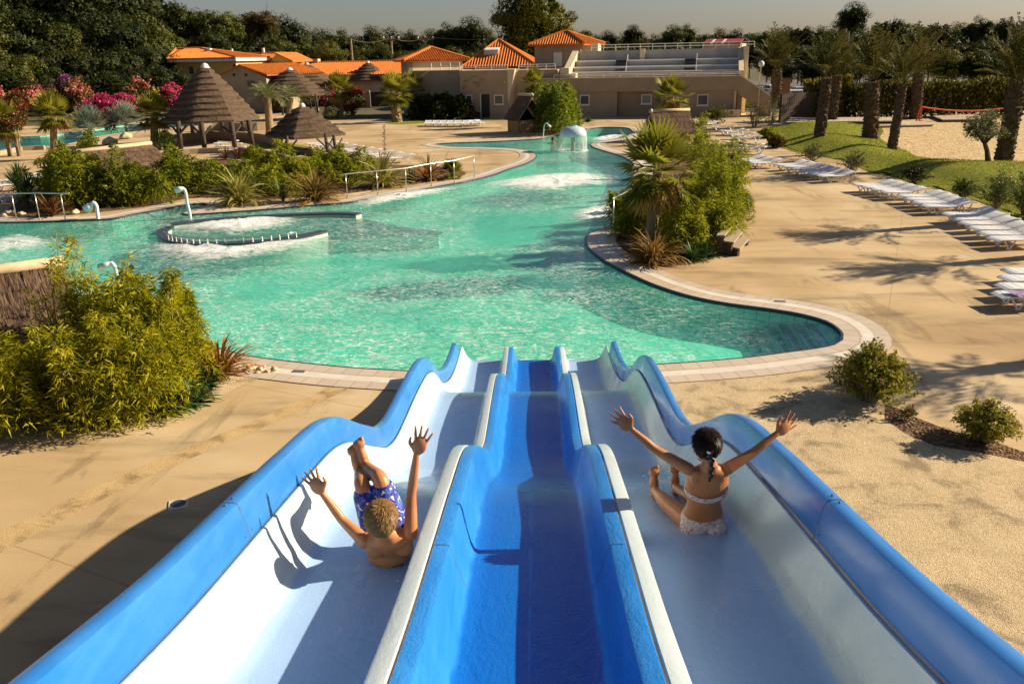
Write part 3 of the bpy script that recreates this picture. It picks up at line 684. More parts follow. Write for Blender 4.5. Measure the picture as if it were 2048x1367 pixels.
def crown_pts(nclump, nleaf, R, flat=.8, spread=.36, seed=0, hollow=.5):
    r = np.random.default_rng(seed)
    d = r.normal(size=(nclump, 3)); d = d/np.linalg.norm(d, axis=1, keepdims=True)
    rad = R*(hollow+(1-hollow)*r.random(nclump)**.6)
    c = d*rad[:, None]; c[:, 2] *= flat
    sz = R*spread*(.55+.9*r.random(nclump))
    k = r.integers(0, nclump, nleaf); dd = r.normal(size=(nleaf, 3)); dd = dd/np.linalg.norm(dd, axis=1, keepdims=True)
    rr = (.55+.45*r.random(nleaf)**.5)
    p = c[k] + dd*(sz[k]*rr)[:, None]*np.array([1, 1, .72])
    return p, dd, c
def crown_mesh(name, mat, nclump=46, nleaf=5200, R=1.0, leaf=.085, flat=.85, seed=0, spread=.36, aspect=.6, core=True):
    p, d, c = crown_pts(nclump, nleaf, R, flat, spread, seed); lb = LB()
    nr = unit(d*1.0 + unit(p)*.5 + rdir(len(p))*.45)      # leaf faces turn outward from their clump
    dd = unit(np.cross(nr, rdir(len(p)))); ls = leaf*rng.uniform(.6, 1.4, len(p))
    lb.diamonds(p, dd, ls, ls*aspect, side=np.cross(nr, dd))
    if core:   # inner leaves fill the heart of the crown, shade painted as a dark tone
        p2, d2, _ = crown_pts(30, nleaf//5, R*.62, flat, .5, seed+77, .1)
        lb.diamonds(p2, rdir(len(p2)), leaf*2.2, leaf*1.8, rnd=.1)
    return lb.mesh(name, mat)
def trunk_mesh(name, mat, limbs=6, seed=0, h=1.0, r=.05):
    rr = random.Random(seed); mb = MB()
    mb.tube([(0, 0, -.1), (rr.uniform(-.02, .02), 0, h*.35), (rr.uniform(-.05, .05), rr.uniform(-.05, .05), h*.7), (rr.uniform(-.08, .08), rr.uniform(-.08, .08), h*1.15)], [r*1.3, r, r*.8, r*.35], 9)
    for i in range(limbs):
        a = 6.28*i/limbs+rr.random(); z = h*rr.uniform(.45, .85); l = h*rr.uniform(.35, .6)
        mb.tube([(0, 0, z), (math.cos(a)*l*.5, math.sin(a)*l*.5, z+l*.35), (math.cos(a)*l, math.sin(a)*l, z+l*.8)], [r*.55, r*.38, r*.12], 6)
    return mb.mesh(name, mat, True)
CR = {}
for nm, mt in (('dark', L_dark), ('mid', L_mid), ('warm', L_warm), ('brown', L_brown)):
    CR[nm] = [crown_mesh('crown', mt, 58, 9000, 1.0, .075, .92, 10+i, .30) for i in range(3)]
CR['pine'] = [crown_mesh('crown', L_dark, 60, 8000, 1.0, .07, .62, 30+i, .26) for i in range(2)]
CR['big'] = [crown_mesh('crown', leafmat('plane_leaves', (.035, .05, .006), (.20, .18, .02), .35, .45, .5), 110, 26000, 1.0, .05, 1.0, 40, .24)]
TR = [trunk_mesh('trunk', M_bark, 6, i) for i in range(3)]
def tree(label, base, top_z, R, kindc, group=None, name='tree', cat='tree', zc=None, sx=1.0):
    b = Vector(base); t = thing(name, label, cat, b, random.uniform(0, 6.28), group)
    H = top_z-b.z; rz = max(.4, min(R*.95, H*.46)) if zc is None else zc
    cz = H-rz*.95
    tr = link('trunk', random.choice(TR), t); ls = min(H*.5, R*.8); tr.scale = (ls, ls, max(.3, cz))
    me = random.choice(CR[kindc]); c = link('crown', me, t, (0, 0, cz)); c.scale = (R*sx, R, rz); c.rotation_euler = (0, 0, random.uniform(0, 6))
    return t
def tree_px(label, px, ytop, dist, Rpx, kindc, group=None, name='tree', **kw):
    b = AT(px, dist); top = V(b, px, ytop).z; R = (V(b, px+Rpx, ytop)-V(b, px, ytop)).length
    return tree(label, b, top, R, kindc, group, name, **kw)

# dense wood at the left
G1 = 'dark trees of the dense wood at the left'; LBL1 = 'dark green leafy tree packed into the dense wood behind the oleanders'
for px, yt, d, rp, kc in [(-60,-70,84,95,'dark'),(30,-60,90,90,'dark'),(110,-75,95,95,'dark'),(190,-50,92,80,'dark'),(265,-40,97,85,'dark'),(330,-28,104,70,'dark'),(-90,20,76,80,'dark'),(10,40,78,70,'mid'),(85,25,80,75,'dark'),(150,40,82,60,'mid'),(235,25,84,70,'dark'),(300,30,88,60,'mid'),(-20,100,74,55,'dark'),(50,105,75,55,'mid'),(120,95,77,55,'dark'),(185,100,78,55,'dark'),(250,95,80,55,'dark'),(310,85,83,50,'dark'),(350,60,96,45,'mid'),(20,150,72,45,'dark'),(95,152,73,45,'dark'),(165,150,74,45,'dark'),(225,148,75,45,'dark'),(290,140,77,45,'dark'),(335,130,79,40,'dark')]:
    d *= 1.42
    tree_px(LBL1, px, yt, d, rp, kc, G1)
# trees behind the villa
G2 = 'trees behind the tiled villas'; LBL2 = 'mid green tree standing behind the orange villa roofs'
for px, yt, d, rp, kc in [(372,5,150,45,'mid'),(410,22,155,45,'mid'),(455,16,150,50,'mid'),(500,22,160,45,'dark'),(585,35,150,40,'dark'),(610,50,160,40,'dark'),(655,62,165,42,'dark'),(690,60,150,35,'mid'),(430,60,140,45,'dark'),(480,65,142,45,'mid'),(560,68,140,40,'mid'),(620,80,142,40,'mid'),(665,85,140,35,'warm')]:
    tree_px(LBL2, px, yt, d, rp, kc, G2)
tree_px('brownish tree with thin autumn crown behind the villas', 540, 18, 145, 34, 'brown')
# far tree line, centre
G3 = 'trees of the far tree line behind the pool building'; LBL3 = 'distant dark tree in the line behind the tiled pool buildings'
for px, yt, d, rp, kc in [(722,72,170,30,'dark'),(752,56,175,34,'mid'),(790,60,180,36,'dark'),(830,62,175,30,'dark'),(865,62,180,28,'mid'),(900,48,160,34,'dark'),(945,38,160,40,'dark'),(975,60,165,26,'mid'),(730,98,150,28,'warm'),(770,92,150,30,'mid'),(815,98,150,30,'mid'),(860,96,150,30,'warm'),(905,96,150,30,'mid'),(945,100,145,30,'mid'),(1165,58,150,32,'warm'),(1190,72,150,22,'mid'),(1212,64,170,22,'dark'),(1240,74,190,22,'mid'),(1262,52,170,22,'dark'),(1282,72,190,22,'brown'),(1305,70,190,24,'mid'),(1340,53,180,26,'mid'),(1366,50,185,24,'mid'),(1400,66,190,28,'mid'),(1432,60,190,28,'brown'),(1465,62,180,28,'dark'),(1495,64,185,26,'mid'),(1225,88,140,30,'mid'),(1290,90,150,32,'mid'),(1340,88,150,30,'dark'),(1390,86,150,30,'mid'),(1440,86,150,30,'mid'),(1490,84,150,28,'dark')]:
    tree_px(LBL3, px, yt, d, rp, kc, G3)
tree_px('tall broad sunlit plane tree towering behind the tiled tower', 1067, -40, 132, 84, 'big', name='plane_tree', zc=7.0)
# right hand tree line
G4 = 'trees beyond the car park at the right'; LBL4 = 'dark tree in the belt beyond the car park'
for px, yt, d, rp, kc in [(1530,60,160,30,'mid'),(1560,56,160,28,'mid'),(1592,46,150,30,'pine'),(1630,56,150,28,'mid'),(1660,55,140,30,'dark'),(1715,62,140,32,'mid'),(1765,30,140,36,'pine'),(1805,44,145,34,'mid'),(1850,38,140,36,'pine'),(1895,50,150,34,'mid'),(1935,36,140,34,'dark'),(2035,40,140,34,'dark'),(2080,30,140,40,'dark'),(1540,96,125,34,'dark'),(1600,88,128,34,'mid'),(1650,92,125,36,'dark'),(1710,84,125,38,'mid'),(1770,80,122,40,'dark'),(1830,80,120,40,'mid'),(1890,78,120,42,'dark'),(1950,78,118,42,'mid'),(2010,76,116,42,'dark'),(2070,72,116,42,'mid'),(1690,110,112,32,'mid'),(1760,112,112,34,'dark'),(1880,100,105,34,'warm'),(1940,98,105,36,'mid'),(2000,100,104,36,'warm'),(2060,104,102,36,'mid'),(1565,118,118,26,'dark'),(1620,116,118,28,'dark')]:
    tree_px(LBL4, px, yt, d, rp, kc, G4)
tree_px('tall round topped dark tree rising above the right tree line', 1688, 8, 135, 33, 'dark')
tree_px('pointed dark conifer above the tree line near the right edge', 1990, 18, 130, 30, 'pine', zc=4.5)

# ---- palms
def fan_crown(name, mat, n=34, R=1.0, lo=-40, hi=85, blades=17, droop=.22, seed=1, bl=.66, width=.085):
    r = np.random.default_rng(seed); lb = LB()
    for i in range(n):
        az = i*2.399+r.uniform(-.2, .2); el = R_(lo+(hi-lo)*((i+.5)/n)**.85)
        d = np.array([math.cos(az)*math.cos(el), math.sin(az)*math.cos(el), math.sin(el)])
        side = np.cross(d, [0, 0, 1.0]); side /= max(np.linalg.norm(side), 1e-6); up = np.cross(side, d)
        pl = R*r.uniform(.40, .72); hub = d*pl; hub[2] -= .12*pl*(1-math.sin(el))
        q = np.array([[np.zeros(3)-side*.012, np.zeros(3)+side*.012, hub+side*.012, hub-side*.012]]); lb.quads(q, .5)
        a = np.linspace(-1.75, 1.75, blades); L = R*bl*(1-.18*np.abs(a)/1.75)*r.uniform(.85, 1.1)
        bd = d[None]*np.cos(a)[:, None] + side[None]*np.sin(a)[:, None] + up[None]*(.10+.10*np.cos(3*a))[:, None]
        sdv_ = unit(np.cross(bd, up[None]+0*bd)+up[None]*.25); W2 = R*width*.5; rv = float(r.random()); hb = np.repeat(hub[None], blades, 0)
        m1 = hb+bd*L[:, None]*.55; dn = (.25+.9*r.random(blades))*(1.15-max(0, math.sin(el)))*droop*2.0; m2 = m1+unit(bd+np.array([0, 0, -1.0])[None]*dn[:, None])*L[:, None]*.5
        lb.quads(np.stack([hb-sdv_*W2*.25, hb+sdv_*W2*.25, m1+sdv_*W2, m1-sdv_*W2], 1), rv); lb.quads(np.stack([m1-sdv_*W2, m1+sdv_*W2, m2+sdv_*W2*.08, m2-sdv_*W2*.08], 1), rv)
    return lb.mesh(name, mat)
def feather_crown(name, mat, n=36, R=1.0, lo=5, hi=85, arch=.55, leaflets=22, ll=.20, seed=2, width=.030, vee=.6):
    r = np.random.default_rng(seed); lb = LB()
    for i in range(n):
        az = i*2.399+r.uniform(-.25, .25); el = R_(lo+(hi-lo)*((i+.5)/n)**.8)
        h = np.array([math.cos(az), math.sin(az), 0]); L = R*r.uniform(.8, 1.1); s = np.linspace(0, 1, leaflets+1)
        ang = el - arch*s**1.4*(1.15-.5*math.sin(el)); ds = L/leaflets
        px = np.cumsum(np.cos(ang))*ds; pz = np.cumsum(np.sin(ang))*ds
        pts = h[None]*px[:, None]; pts[:, 2] = pz
        tng = unit(np.gradient(pts, axis=0)); side = np.cross(h, [0, 0, 1.0]); nrm = np.cross(side[None]+0*tng, tng)
        q = np.stack([pts[:-1]-side*.012*R, pts[:-1]+side*.012*R, pts[1:]+side*.008*R, pts[1:]-side*.008*R], 1); lb.quads(q, .6)
        f = np.sin(np.pi*np.clip(s*.86+.14, 0, 1))**.6; m = s > .16; rv = float(r.random())
        for sg in (-1, 1):
            d = tng*.62 + sg*side[None]*.75 + nrm*vee*.5 + r.normal(size=tng.shape)*.10
            lb.diamonds(pts[m], d[m], (R*ll*2.0*f)[m], R*width, side=np.cross(d, nrm)[m]+nrm[m]*.3, droop=.18, rnd=rv, mid=.5)
    return lb.mesh(name, mat)
def skirt(name, n=20, R=.8, seed=5, blades=9):
    r = np.random.default_rng(seed); lb = LB()
    for i in range(n):
        az = r.uniform(0, 6.28); d = np.array([math.cos(az), math.sin(az), 0]); side = np.array([-d[1], d[0], 0])
        hub = d*R*r.uniform(.25, .5)+np.array([0, 0, -R*r.uniform(.05, .35)])
        lb.quads(np.array([[-side*.012, side*.012, hub+side*.012, hub-side*.012]]), .4)
        a = np.linspace(-.9, .9, blades)+r.normal(size=blades)*.12; dn = np.array([0, 0, -1.0])
        bd = dn[None]*np.cos(a)[:, None]+side[None]*np.sin(a)[:, None]*.7+d[None]*.18
        lb.diamonds(np.repeat(hub[None], blades, 0), bd, R*r.uniform(.6, 1.05, blades), R*.055, rnd=float(r.random()))
    return lb.mesh(name, L_dead)
def palm_trunk(name, mat, rough=.16, rings=26, seed=0, taper=.85, bulge=0, n=16):
    r = random.Random(seed); mb = MB(); 
    for i in range(rings+1):
        t = i/rings; rr = (1.12-.12*min(1, t*6))*(1-(1-taper)*t)+bulge*math.exp(-((t-.95)/.12)**2)
        for j in range(n):
            a = 2*math.pi*j/n; w = rr*(1+rough*r.uniform(-.8, .8))
            mb.v.append((math.cos(a)*w, math.sin(a)*w, t+(r.uniform(-.3, .3)/rings if 0 < i < rings else 0)))
    mb.f = [(i*n+j, i*n+(j+1) % n, (i+1)*n+(j+1) % n, (i+1)*n+j) for i in range(rings) for j in range(n)]+[tuple(rings*n+j for j in range(n))]
    mb.m = [0]*len(mb.f)
    if rough > .1:      # cut leaf bases standing off the trunk in a diamond pattern
        for i in range(rings):
            for j in range(n//2):
                a = 2*math.pi*(j+.5*(i % 2))/(n//2)+r.uniform(-.12, .12); z = (i+r.random())/rings; q = (1-(1-taper)*z)
                c0 = Vector((math.cos(a)*q*.9, math.sin(a)*q*.9, z)); o = Vector((math.cos(a), math.sin(a), 0)); sd_ = Vector((-o.y, o.x, 0))*.17; h_ = 1.1/rings*r.uniform(.7, 1.3); l = rough*r.uniform(.8, 2.2)
                mb.add([c0-sd_, c0+sd_, c0+o*l+Vector((0, 0, h_)), c0+Vector((0, 0, h_*1.6))], [(0, 1, 2), (1, 3, 2), (3, 0, 2)])
    return mb.mesh(name, mat)
FAN = [fan_crown('crown', L_palm, 30, 1, seed=s) for s in (1, 2)]
FANS = [fan_crown('crown', L_silver, 34, 1, -15, 88, 15, .08, seed=3, width=.055)]
BUT = [feather_crown('crown', L_butia, 34, 1, 0, 85, 1.5, 20, .16, seed=s, width=.028) for s in (4, 5)]
DATE = [feather_crown('crown', L_date, 30, 1, 20, 88, .55, 13, .12, seed=s, width=.040, vee=.5) for s in (6, 7, 8)]
SKIRT = [skirt('dead_fronds', 22, 1, s) for s in (1, 2)]
PT_date = [palm_trunk('trunk', M_palmbark, .20, 34, s, .9) for s in (1, 2)]
PT_fan = [palm_trunk('trunk', M_palebark, .06, 20, s, .85) for s in (3, 4)]
PT_pine = [palm_trunk('trunk', M_palebark, .24, 14, s, .8) for s in (5, 6)]
def palm(label, base_px, top_px, r, crown, R, trunkm, dead=0, group=None, name='palm_tree', zb=None, sq=1.0, deadR=None, base=None):
    b = P(*base_px) if base is None else Vector(base); b.z = gz(b.x, b.y) if zb is None else zb
    tp = V(b, *top_px); ax = tp-b; L = ax.length
    t = thing(name, label, 'palm', b, 0, group)
    tr = link('trunk', random.choice(trunkm), t); tr.rotation_mode = 'QUATERNION'; tr.rotation_quaternion = Vector((0, 0, 1)).rotation_difference(ax)
    tr.scale = (r, r, L+.05); tr.location = (0, 0, -.05)
    c = link('crown', random.choice(crown), t, ax); c.scale = (R, R, R*(sq if crown is not BUT else .72)); c.rotation_euler = (0, 0, random.uniform(0, 6))
    if dead:
        dR = deadR or R*.85
        s = link('dead_fronds', random.choice(SKIRT), t, ax); s.scale = (dR, dR, dR*dead); s.rotation_euler = (0, 0, random.uniform(0, 6))
    return t
mpx = lambda b, n: n/FPX*((Vector(b)-CAM).dot(cF))      # pixels -> metres at b
# palms on the lawn
for (bp, tp, rp, Rp, lb) in [((1637,290),(1654,158),12,68,'date palm leaning right, nearest on the left half of the lawn'),((1662,249),(1676,152),11,60,'date palm standing close behind the leaning one on the lawn'),((1740,278),(1746,165),16,80,'stoutest date palm in the middle of the lawn'),((1783,302),(1806,172),10,62,'slender leaning date palm at the front edge of the lawn by the sand'),((1831,238),(1838,150),12,70,'date palm behind the left end of the volleyball net'),((2005,331),(2036,165),18,90,'large date palm beside the sand court at the right edge'),((1552,218),(1555,140),11,62,'date palm with bare trunk right of the grandstand stairs')]:
    b = P(*bp); palm(lb, bp, tp, mpx(b, rp*.86), DATE, mpx(b, Rp)*1.12, PT_date, 0, 'date palms round the lawn', sq=1.15)
# date palms outside the frame whose shadows fall on the deck are left out of sight to the right
for i, (sx, sy, hh, lb) in enumerate([(1925, 745, 4.3, 'nearest date palm beyond the right frame edge, known by its shadow on the deck'), (1890, 530, 4.3, 'date palm beyond the right frame edge shading the long lounger row'), (1745, 463, 3.6, 'smaller date palm beyond the long lounger row')]):
    q = P(sx, sy); l = hh/math.tan(SUN_EL); bb = Vector((q.x+l*math.cos(SUN_AZ), q.y+l*math.sin(SUN_AZ), 0))
    t = thing('palm_tree', lb, 'palm', bb, 0, 'date palms beyond the loungers')
    tr = link('trunk', PT_date[0], t); tr.scale = (.24, .24, hh-.2); c = link('crown', DATE[i % 3], t, (0, 0, hh-.3)); c.scale = (2.0, 2.0, 1.8)
b = P(1300, 472)
palm('tall fan palm with hanging dead fronds in the bamboo bed on the right bank', (1299,496), (1316,344), mpx(b, 11), FAN, mpx(b, 74), PT_fan, 1.05, deadR=mpx(b, 72))
for lb, bp, tp, rp, Rp, dd in [('fan palm with dead skirt behind the small thatched bar at the right', (1338,262),(1343,195),6,36,1.0),('fan palm rising behind the gable thatched bar', (1068,252),(1067,168),5,26,.6),('fan palm with two thin trunks among the left bank bamboo', (108,318),(106,232),7,40,.9),('fan palm with brown skirt at the left frame edge', (22,312),(6,248),5,40,1.1),('bushy fan palm with brown skirt left of the large gazebo', (309,288),(308,232),8,40,.8),('fan palm with brown lower fronds against the building wall', (821,232),(821,180),6,30,.8)]:
    b = P(*bp); palm(lb, bp, tp, mpx(b, rp), FAN, mpx(b, Rp), PT_fan, dd)
for lb, bp, tp, rp, Rp in [('short fan palm with notched trunk in front of the brown gate', (794,244),(791,188),9,36),('fan palm beside the wall left of the brown gate', (682,234),(676,180),6,30)]:
    b = P(*bp); palm(lb, bp, tp, mpx(b, rp), FAN, mpx(b, Rp), PT_pine)
for lb, bp, tp, rp, Rp in [('feathery grey green palm standing right of the large gazebo', (540,272),(535,196),8,42),('feathery palm in front of the curtained gazebo', (574,240),(582,196),6,36),('feathery arching palm in front of the grey building wall', (950,234),(952,168),5,36)]:
    b = P(*bp); palm(lb, bp, tp, mpx(b, rp), BUT, mpx(b, Rp)*1.15, PT_fan)
for lb, px, py, Rp in [('silvery blue fan palm left of the pink bougainvillea', 182, 272, 42),('silvery blue fan palm beside the pale boulders', 254, 262, 40)]:
    b = P(px, py); t = thing('fan_palm', lb, 'palm', b); c = link('crown', FANS[0], t, (0, 0, .5)); c.scale = (mpx(b, Rp),)*3; c.rotation_euler = (0, 0, random.uniform(0, 6))
    mb = MB(); mb.tube([(0, 0, -.1), (0, 0, .55)], .14, 10); mb.build('trunk', M_palmbark, t)

# ---- strap leaved plants
def strap_mesh(name, mat, n=90, L=1.0, W=.05, seed=1, lo=25, hi=88, arch=1.3, base=.08, seg=6):
    r = np.random.default_rng(seed); lb = LB()
    for i in range(n):
        az = r.uniform(0, 6.283); el = R_(r.uniform(lo, hi)); l = L*r.uniform(.6, 1.1); s = np.linspace(0, 1, seg+1)
        ang = el-arch*r.uniform(.4, 1.1)*s**1.6; ds = l/seg; h = np.array([math.cos(az), math.sin(az), 0]); sd_ = np.array([-h[1], h[0], 0])
        x = np.concatenate([[0], np.cumsum(np.cos(ang[:-1]))*ds]); z = np.concatenate([[0], np.cumsum(np.sin(ang[:-1]))*ds])
        pts = h[None]*(x+base*r.random())[:, None]; pts[:, 2] += z
        w = W*(np.sin(np.pi*np.clip(.12+.88*s, 0, 1))**.7+.03)*r.uniform(.7, 1.2)
        tw = sd_+np.array([0, 0, r.uniform(-.5, .5)])
        q = np.stack([pts[:-1]-tw*w[:-1, None]/2, pts[:-1]+tw*w[:-1, None]/2, pts[1:]+tw*w[1:, None]/2, pts[1:]-tw*w[1:, None]/2], 1)
        lb.quads(q, float(r.random()))
    return lb.mesh(name, mat)
def strap(label, px, py, Rpx, mat, n=90, W=.05, seed=1, name='flax_plant', cat='plant', **kw):
    b = P(px, py); t = thing(name, label, cat, b); L = mpx(b, Rpx)
    link('leaves', strap_mesh('leaves', mat, n, L, W, seed, **kw), t); return t
strap('orange brown dried flax plant between the bamboo and the coping', 440, 746, 92, L_flaxo, 230, .04, 1, lo=-5, hi=80, arch=2.0)
strap('yellow green variegated flax on the tip of the far bank', 480, 408, 84, L_flaxy, 200, .085, 2, lo=10, arch=1.7)
strap('dark bronze flax fountain on the far bank', 632, 402, 84, L_flaxb, 220, .065, 3, lo=10, arch=1.7)
strap('small green flax between the two large ones', 566, 402, 52, leafmat('dull_flax', (.06, .09, .02), (.22, .24, .07), .3), 40, .05, 4, lo=55, arch=.5)
strap('pale yellow flax with a tall dry flower stalk behind the handrail', 766, 372, 80, L_flaxy, 170, .085, 5, lo=10, arch=1.7)
b = P(771, 370); 
tq = thing('flower_stalk', 'tall thin dry flower stalk rising above the pale flax', 'plant', b); mb = MB()
tp = V(b, 768, 250)-b; mb.tube([(0, 0, 0), tp*.5+Vector((.03, 0, 0)), tp], [.022, .016, .008], 6)
mb.build('stem', M_twig, tq); fl = LB(); zz = rng.uniform(.45, 1, 120); pp = np.outer(zz, np.array(tp))
fl.diamonds(pp, rdir(120)+np.array([0, 0, .3]), rng.uniform(.05, .17, 120), .035); fl.build('seed_heads', L_flaxb, tq)
strap('reddish brown flax by the handrail near the right end', 856, 360, 58, L_flaxo, 110, .06, 6, lo=10)
strap('low dark strap leaved clump under the pale flax', 820, 365, 30, L_green, 60, .05, 16, lo=30)
strap('brown withered flax behind the left handrail', 104, 432, 50, leafmat('withered', (.06, .022, .012), (.24, .11, .04), .3), 120, .07, 7, lo=20)
strap('bronze flax leaning against the palm trunk on the right bank', 1308, 526, 84, L_flaxb, 260, .05, 8, lo=0, arch=2.0)
strap('dark reddish flax in front of the gazebo terrace', 478, 318, 34, leafmat('dark_flax', (.06, .02, .012), (.22, .10, .05), .3), 80, .05, 9)
strap('brown flax beside the dark one at the gazebo terrace', 452, 318, 30, L_flaxb, 70, .05, 10)
for i, (px, py, Rp) in enumerate([(345,820,62),(385,805,58),(365,770,60),(410,770,52),(330,790,50)]):
    strap('dark green strap leaved plant at the foot of the yellow bamboo', px, py, Rp, L_green, 120, .045, 20+i, name='agapanthus', lo=5)['group'] = 'dark green strap plants by the bamboo'
for i, (px, py, Rp) in enumerate([(1385,520,44),(1415,512,40),(1360,505,38)]):
    strap('dark green grassy clump at the front of the right bank bamboo', px, py, Rp, L_green, 140, .028, 30+i, name='grass_clump', lo=5)['group'] = 'grassy clumps of the right bank'
for lb, px, py, Rp, el in [('spiky dark yucca at the left frame edge behind the handrail', 40, 405, 38, .75),('second spiky yucca head beside the handrail', 56, 418, 34, .5)]:
    b = P(px, py); t = thing('yucca', lb, 'plant', b); hh = el
    mb = MB(); mb.tube([(0, 0, -.05), (.05, 0, hh)], .07, 8); mb.build('trunk', M_bark, t)
    for dz, sc in ((0, 1), (.45, .8)):
        o = link('leaves', strap_mesh('leaves', L_green, 110, mpx(b, Rp)*sc, .045, px+int(dz*9), lo=-30, hi=88, arch=.2), t, (.05+dz*.3, 0, hh+dz))
t = strap('small dark fan palm at the right end of the handrail', 905, 357, 26, L_green, 30, .05, 11, name='small_palm', lo=60, arch=.2)
c = link('crown', FAN[0], t, (0, 0, .25)); c.scale = (mpx(t.location, 26),)*3
for lb, px, py, Rp in [('small dark cycad against the grandstand wall', 1176, 244, 15),('low agave in the planter of the large gazebo', 420, 264, 12),('agave in the planter right of the large gazebo', 485, 262, 11)]:
    strap(lb, px, py, Rp, L_green, 60, .08, px, name='cycad', lo=10, arch=.7)

# ---- bamboo
def bamboo(label, pts, hts, n_leaf, mat, leafL=.13, leafW=.022, spread=.28, name='bamboo_clump', group=None, culms=True, low=.03, cull=1.0):
    jr = random.Random(len(pts)*7+int(abs(pts[0][0])*10))
    ex = [(p, h) for p, h in zip(pts, hts)]
    for p, h in zip(pts, hts):
        for _ in range(3): ex.append((Vector((p[0]+jr.gauss(0, spread*.75), p[1]+jr.gauss(0, spread*.6), 0)), h*jr.uniform(.55, .98)))
    pts, hts = [e[0] for e in ex], [e[1] for e in ex]
    c = sum((Vector(p) for p in pts), Vector())/len(pts); c.z = 0
    t = thing(name, label, 'bamboo', c, 0, group); lb = LB(); P_ = np.array([(p[0]-c.x, p[1]-c.y) for p in pts]); Hh = np.array(hts)
    w = Hh/Hh.sum(); k = rng.choice(len(pts), n_leaf//5, p=w); z = low+(1-low)*rng.random(len(k))**.75
    az = rng.uniform(0, 6.283, len(k)); rad = spread*(1.04-z)**.85*rng.random(len(k))**.5*1.6+.025
    lean = np.stack([np.sin(np.arange(len(pts))*2.1), np.cos(np.arange(len(pts))*3.3)], 1)*.13
    cx = P_[k]+lean[k]*(z**2*Hh[k])[:, None]+np.stack([np.cos(az), np.sin(az)], 1)*rad[:, None]
    sp = np.concatenate([cx, (z*Hh[k])[:, None]], 1)                   # spray anchors
    out = np.stack([np.cos(az), np.sin(az), np.full(len(k), .25)], 1)
    rr = rng.random(len(k))
    for j in range(5):
        d = out*.8+rng.normal(size=out.shape)*.75+np.array([0, 0, .05]); d = unit(d)
        lb.diamonds(sp+rng.normal(size=sp.shape)*.03, d, leafL*rng.uniform(.6, 1.3, len(k)), leafW*rng.uniform(.8, 1.2, len(k)), droop=.25, rnd=np.clip(rr*.7+rng.random(len(k))*.3, 0, 1), mid=.35)
    lb.build('foliage', mat, t)
    if culms:
        order = np.argsort(-Hh)[:36]
        mb = MB()
        for i in order:
            l = lean[i]; pth = [(P_[i][0]+l[0]*(f*f*Hh[i]), P_[i][1]+l[1]*(f*f*Hh[i]), Hh[i]*f) for f in (0, .4, .7, 1)]
            o = MB(); o.tube(pth, [.016, .014, .010, .004], 5); o.build('culm', M_stem, t)
    return t
def bam_px(label, px_list, n_leaf, mat, **kw):
    pts = []; hs = []
    for x, y, yt in px_list:
        b = P(x, y); pts.append(b); hs.append(max(.2, V(b, x, yt).z))
    return bamboo(label, pts, hs, n_leaf, mat, **kw)
main = []
for x, y, yt in [(20,845,675),(70,848,680),(120,850,660),(170,855,650),(220,850,640),(270,842,620),(285,825,620),(322,785,590),(60,825,680),(120,825,665),(190,805,640),(240,800,590),(300,790,535),(350,770,540),(205,765,585),(240,760,575),(265,755,560),(310,755,560),(335,745,545),(365,745,580),(385,730,600),(250,790,560),(320,800,650),(200,830,700),(100,835,720),(30,830,675),(0,845,655),(-40,845,650),(-20,825,680),(360,770,640),(290,815,700),(250,835,760),(270,820,740)]: main.append((x, y, yt))
bam_px('big yellow green bamboo clump in the left foreground', main, 78000, L_bam, leafL=.15, leafW=.024, spread=.30)
bam_px('few thin tall bamboo culms rising out of the left foreground clump', [(152,770,470),(186,766,462),(214,765,476),(236,762,520),(262,757,505)], 5200, L_bam, leafL=.14, leafW=.022, spread=.15)
bank = [('bushy bamboo at the left end of the far bank', [(95,412,318),(120,415,300),(150,415,290),(180,412,300),(110,405,330),(160,405,280),(200,410,310)]),
        ('bamboo in front of the low thatched roof', [(205,412,330),(230,410,315),(255,408,290),(280,405,320),(225,405,345),(300,402,330),(245,412,360),(285,408,360)]),
        ('bamboo clump right of the low thatched roof', [(320,392,320),(345,388,300),(370,385,300),(395,382,310),(420,380,318),(440,370,320),(350,380,290),(462,368,325),(480,364,322),(500,366,318)]),
        ('bamboo clump behind the two flax plants', [(520,378,300),(545,378,300),(570,376,282),(595,375,310),(530,385,330),(610,378,320),(555,388,330),(580,390,350),(622,372,312),(505,380,320)]),
        ('bamboo clump below the small gazebo', [(640,368,310),(665,364,300),(690,362,290),(715,360,305),(735,356,315),(660,370,330),(705,368,330),(640,360,300)])]
for lb, l in bank: bam_px(lb, l, 9000, L_bam2, leafL=.24, leafW=.055, spread=.55, group='bamboo along the far bank')
isl = [('bamboo thicket left of the tall palm on the right bank', [(1250,440,380),(1262,455,375),(1275,470,390),(1285,440,350),(1265,425,370),(1250,470,420)]),
       ('bamboo thicket behind the tall palm on the right bank', [(1335,450,365),(1352,485,390),(1365,500,385),(1390,498,400),(1410,490,380),(1340,470,360),(1380,470,350),(1410,470,360),(1360,505,430),(1395,505,440)]),
       ('yellow green bamboo on the right side of the bank', [(1440,470,330),(1455,455,350),(1470,440,380),(1480,430,380),(1430,440,300),(1450,425,310),(1465,415,340),(1440,490,400),(1425,495,420),(1470,460,400)]),
       ('upright yellow bamboo beside the small thatched bar', [(1395,400,262),(1410,395,278),(1425,390,270),(1440,385,285),(1455,385,278),(1470,385,280),(1400,360,230),(1392,350,222),(1420,375,290),(1478,380,282),(1445,400,320)])]
for lb, l in isl: bam_px(lb, l, 14000, L_bam2, leafL=.17, leafW=.034, spread=.30, group='bamboo of the right bank')
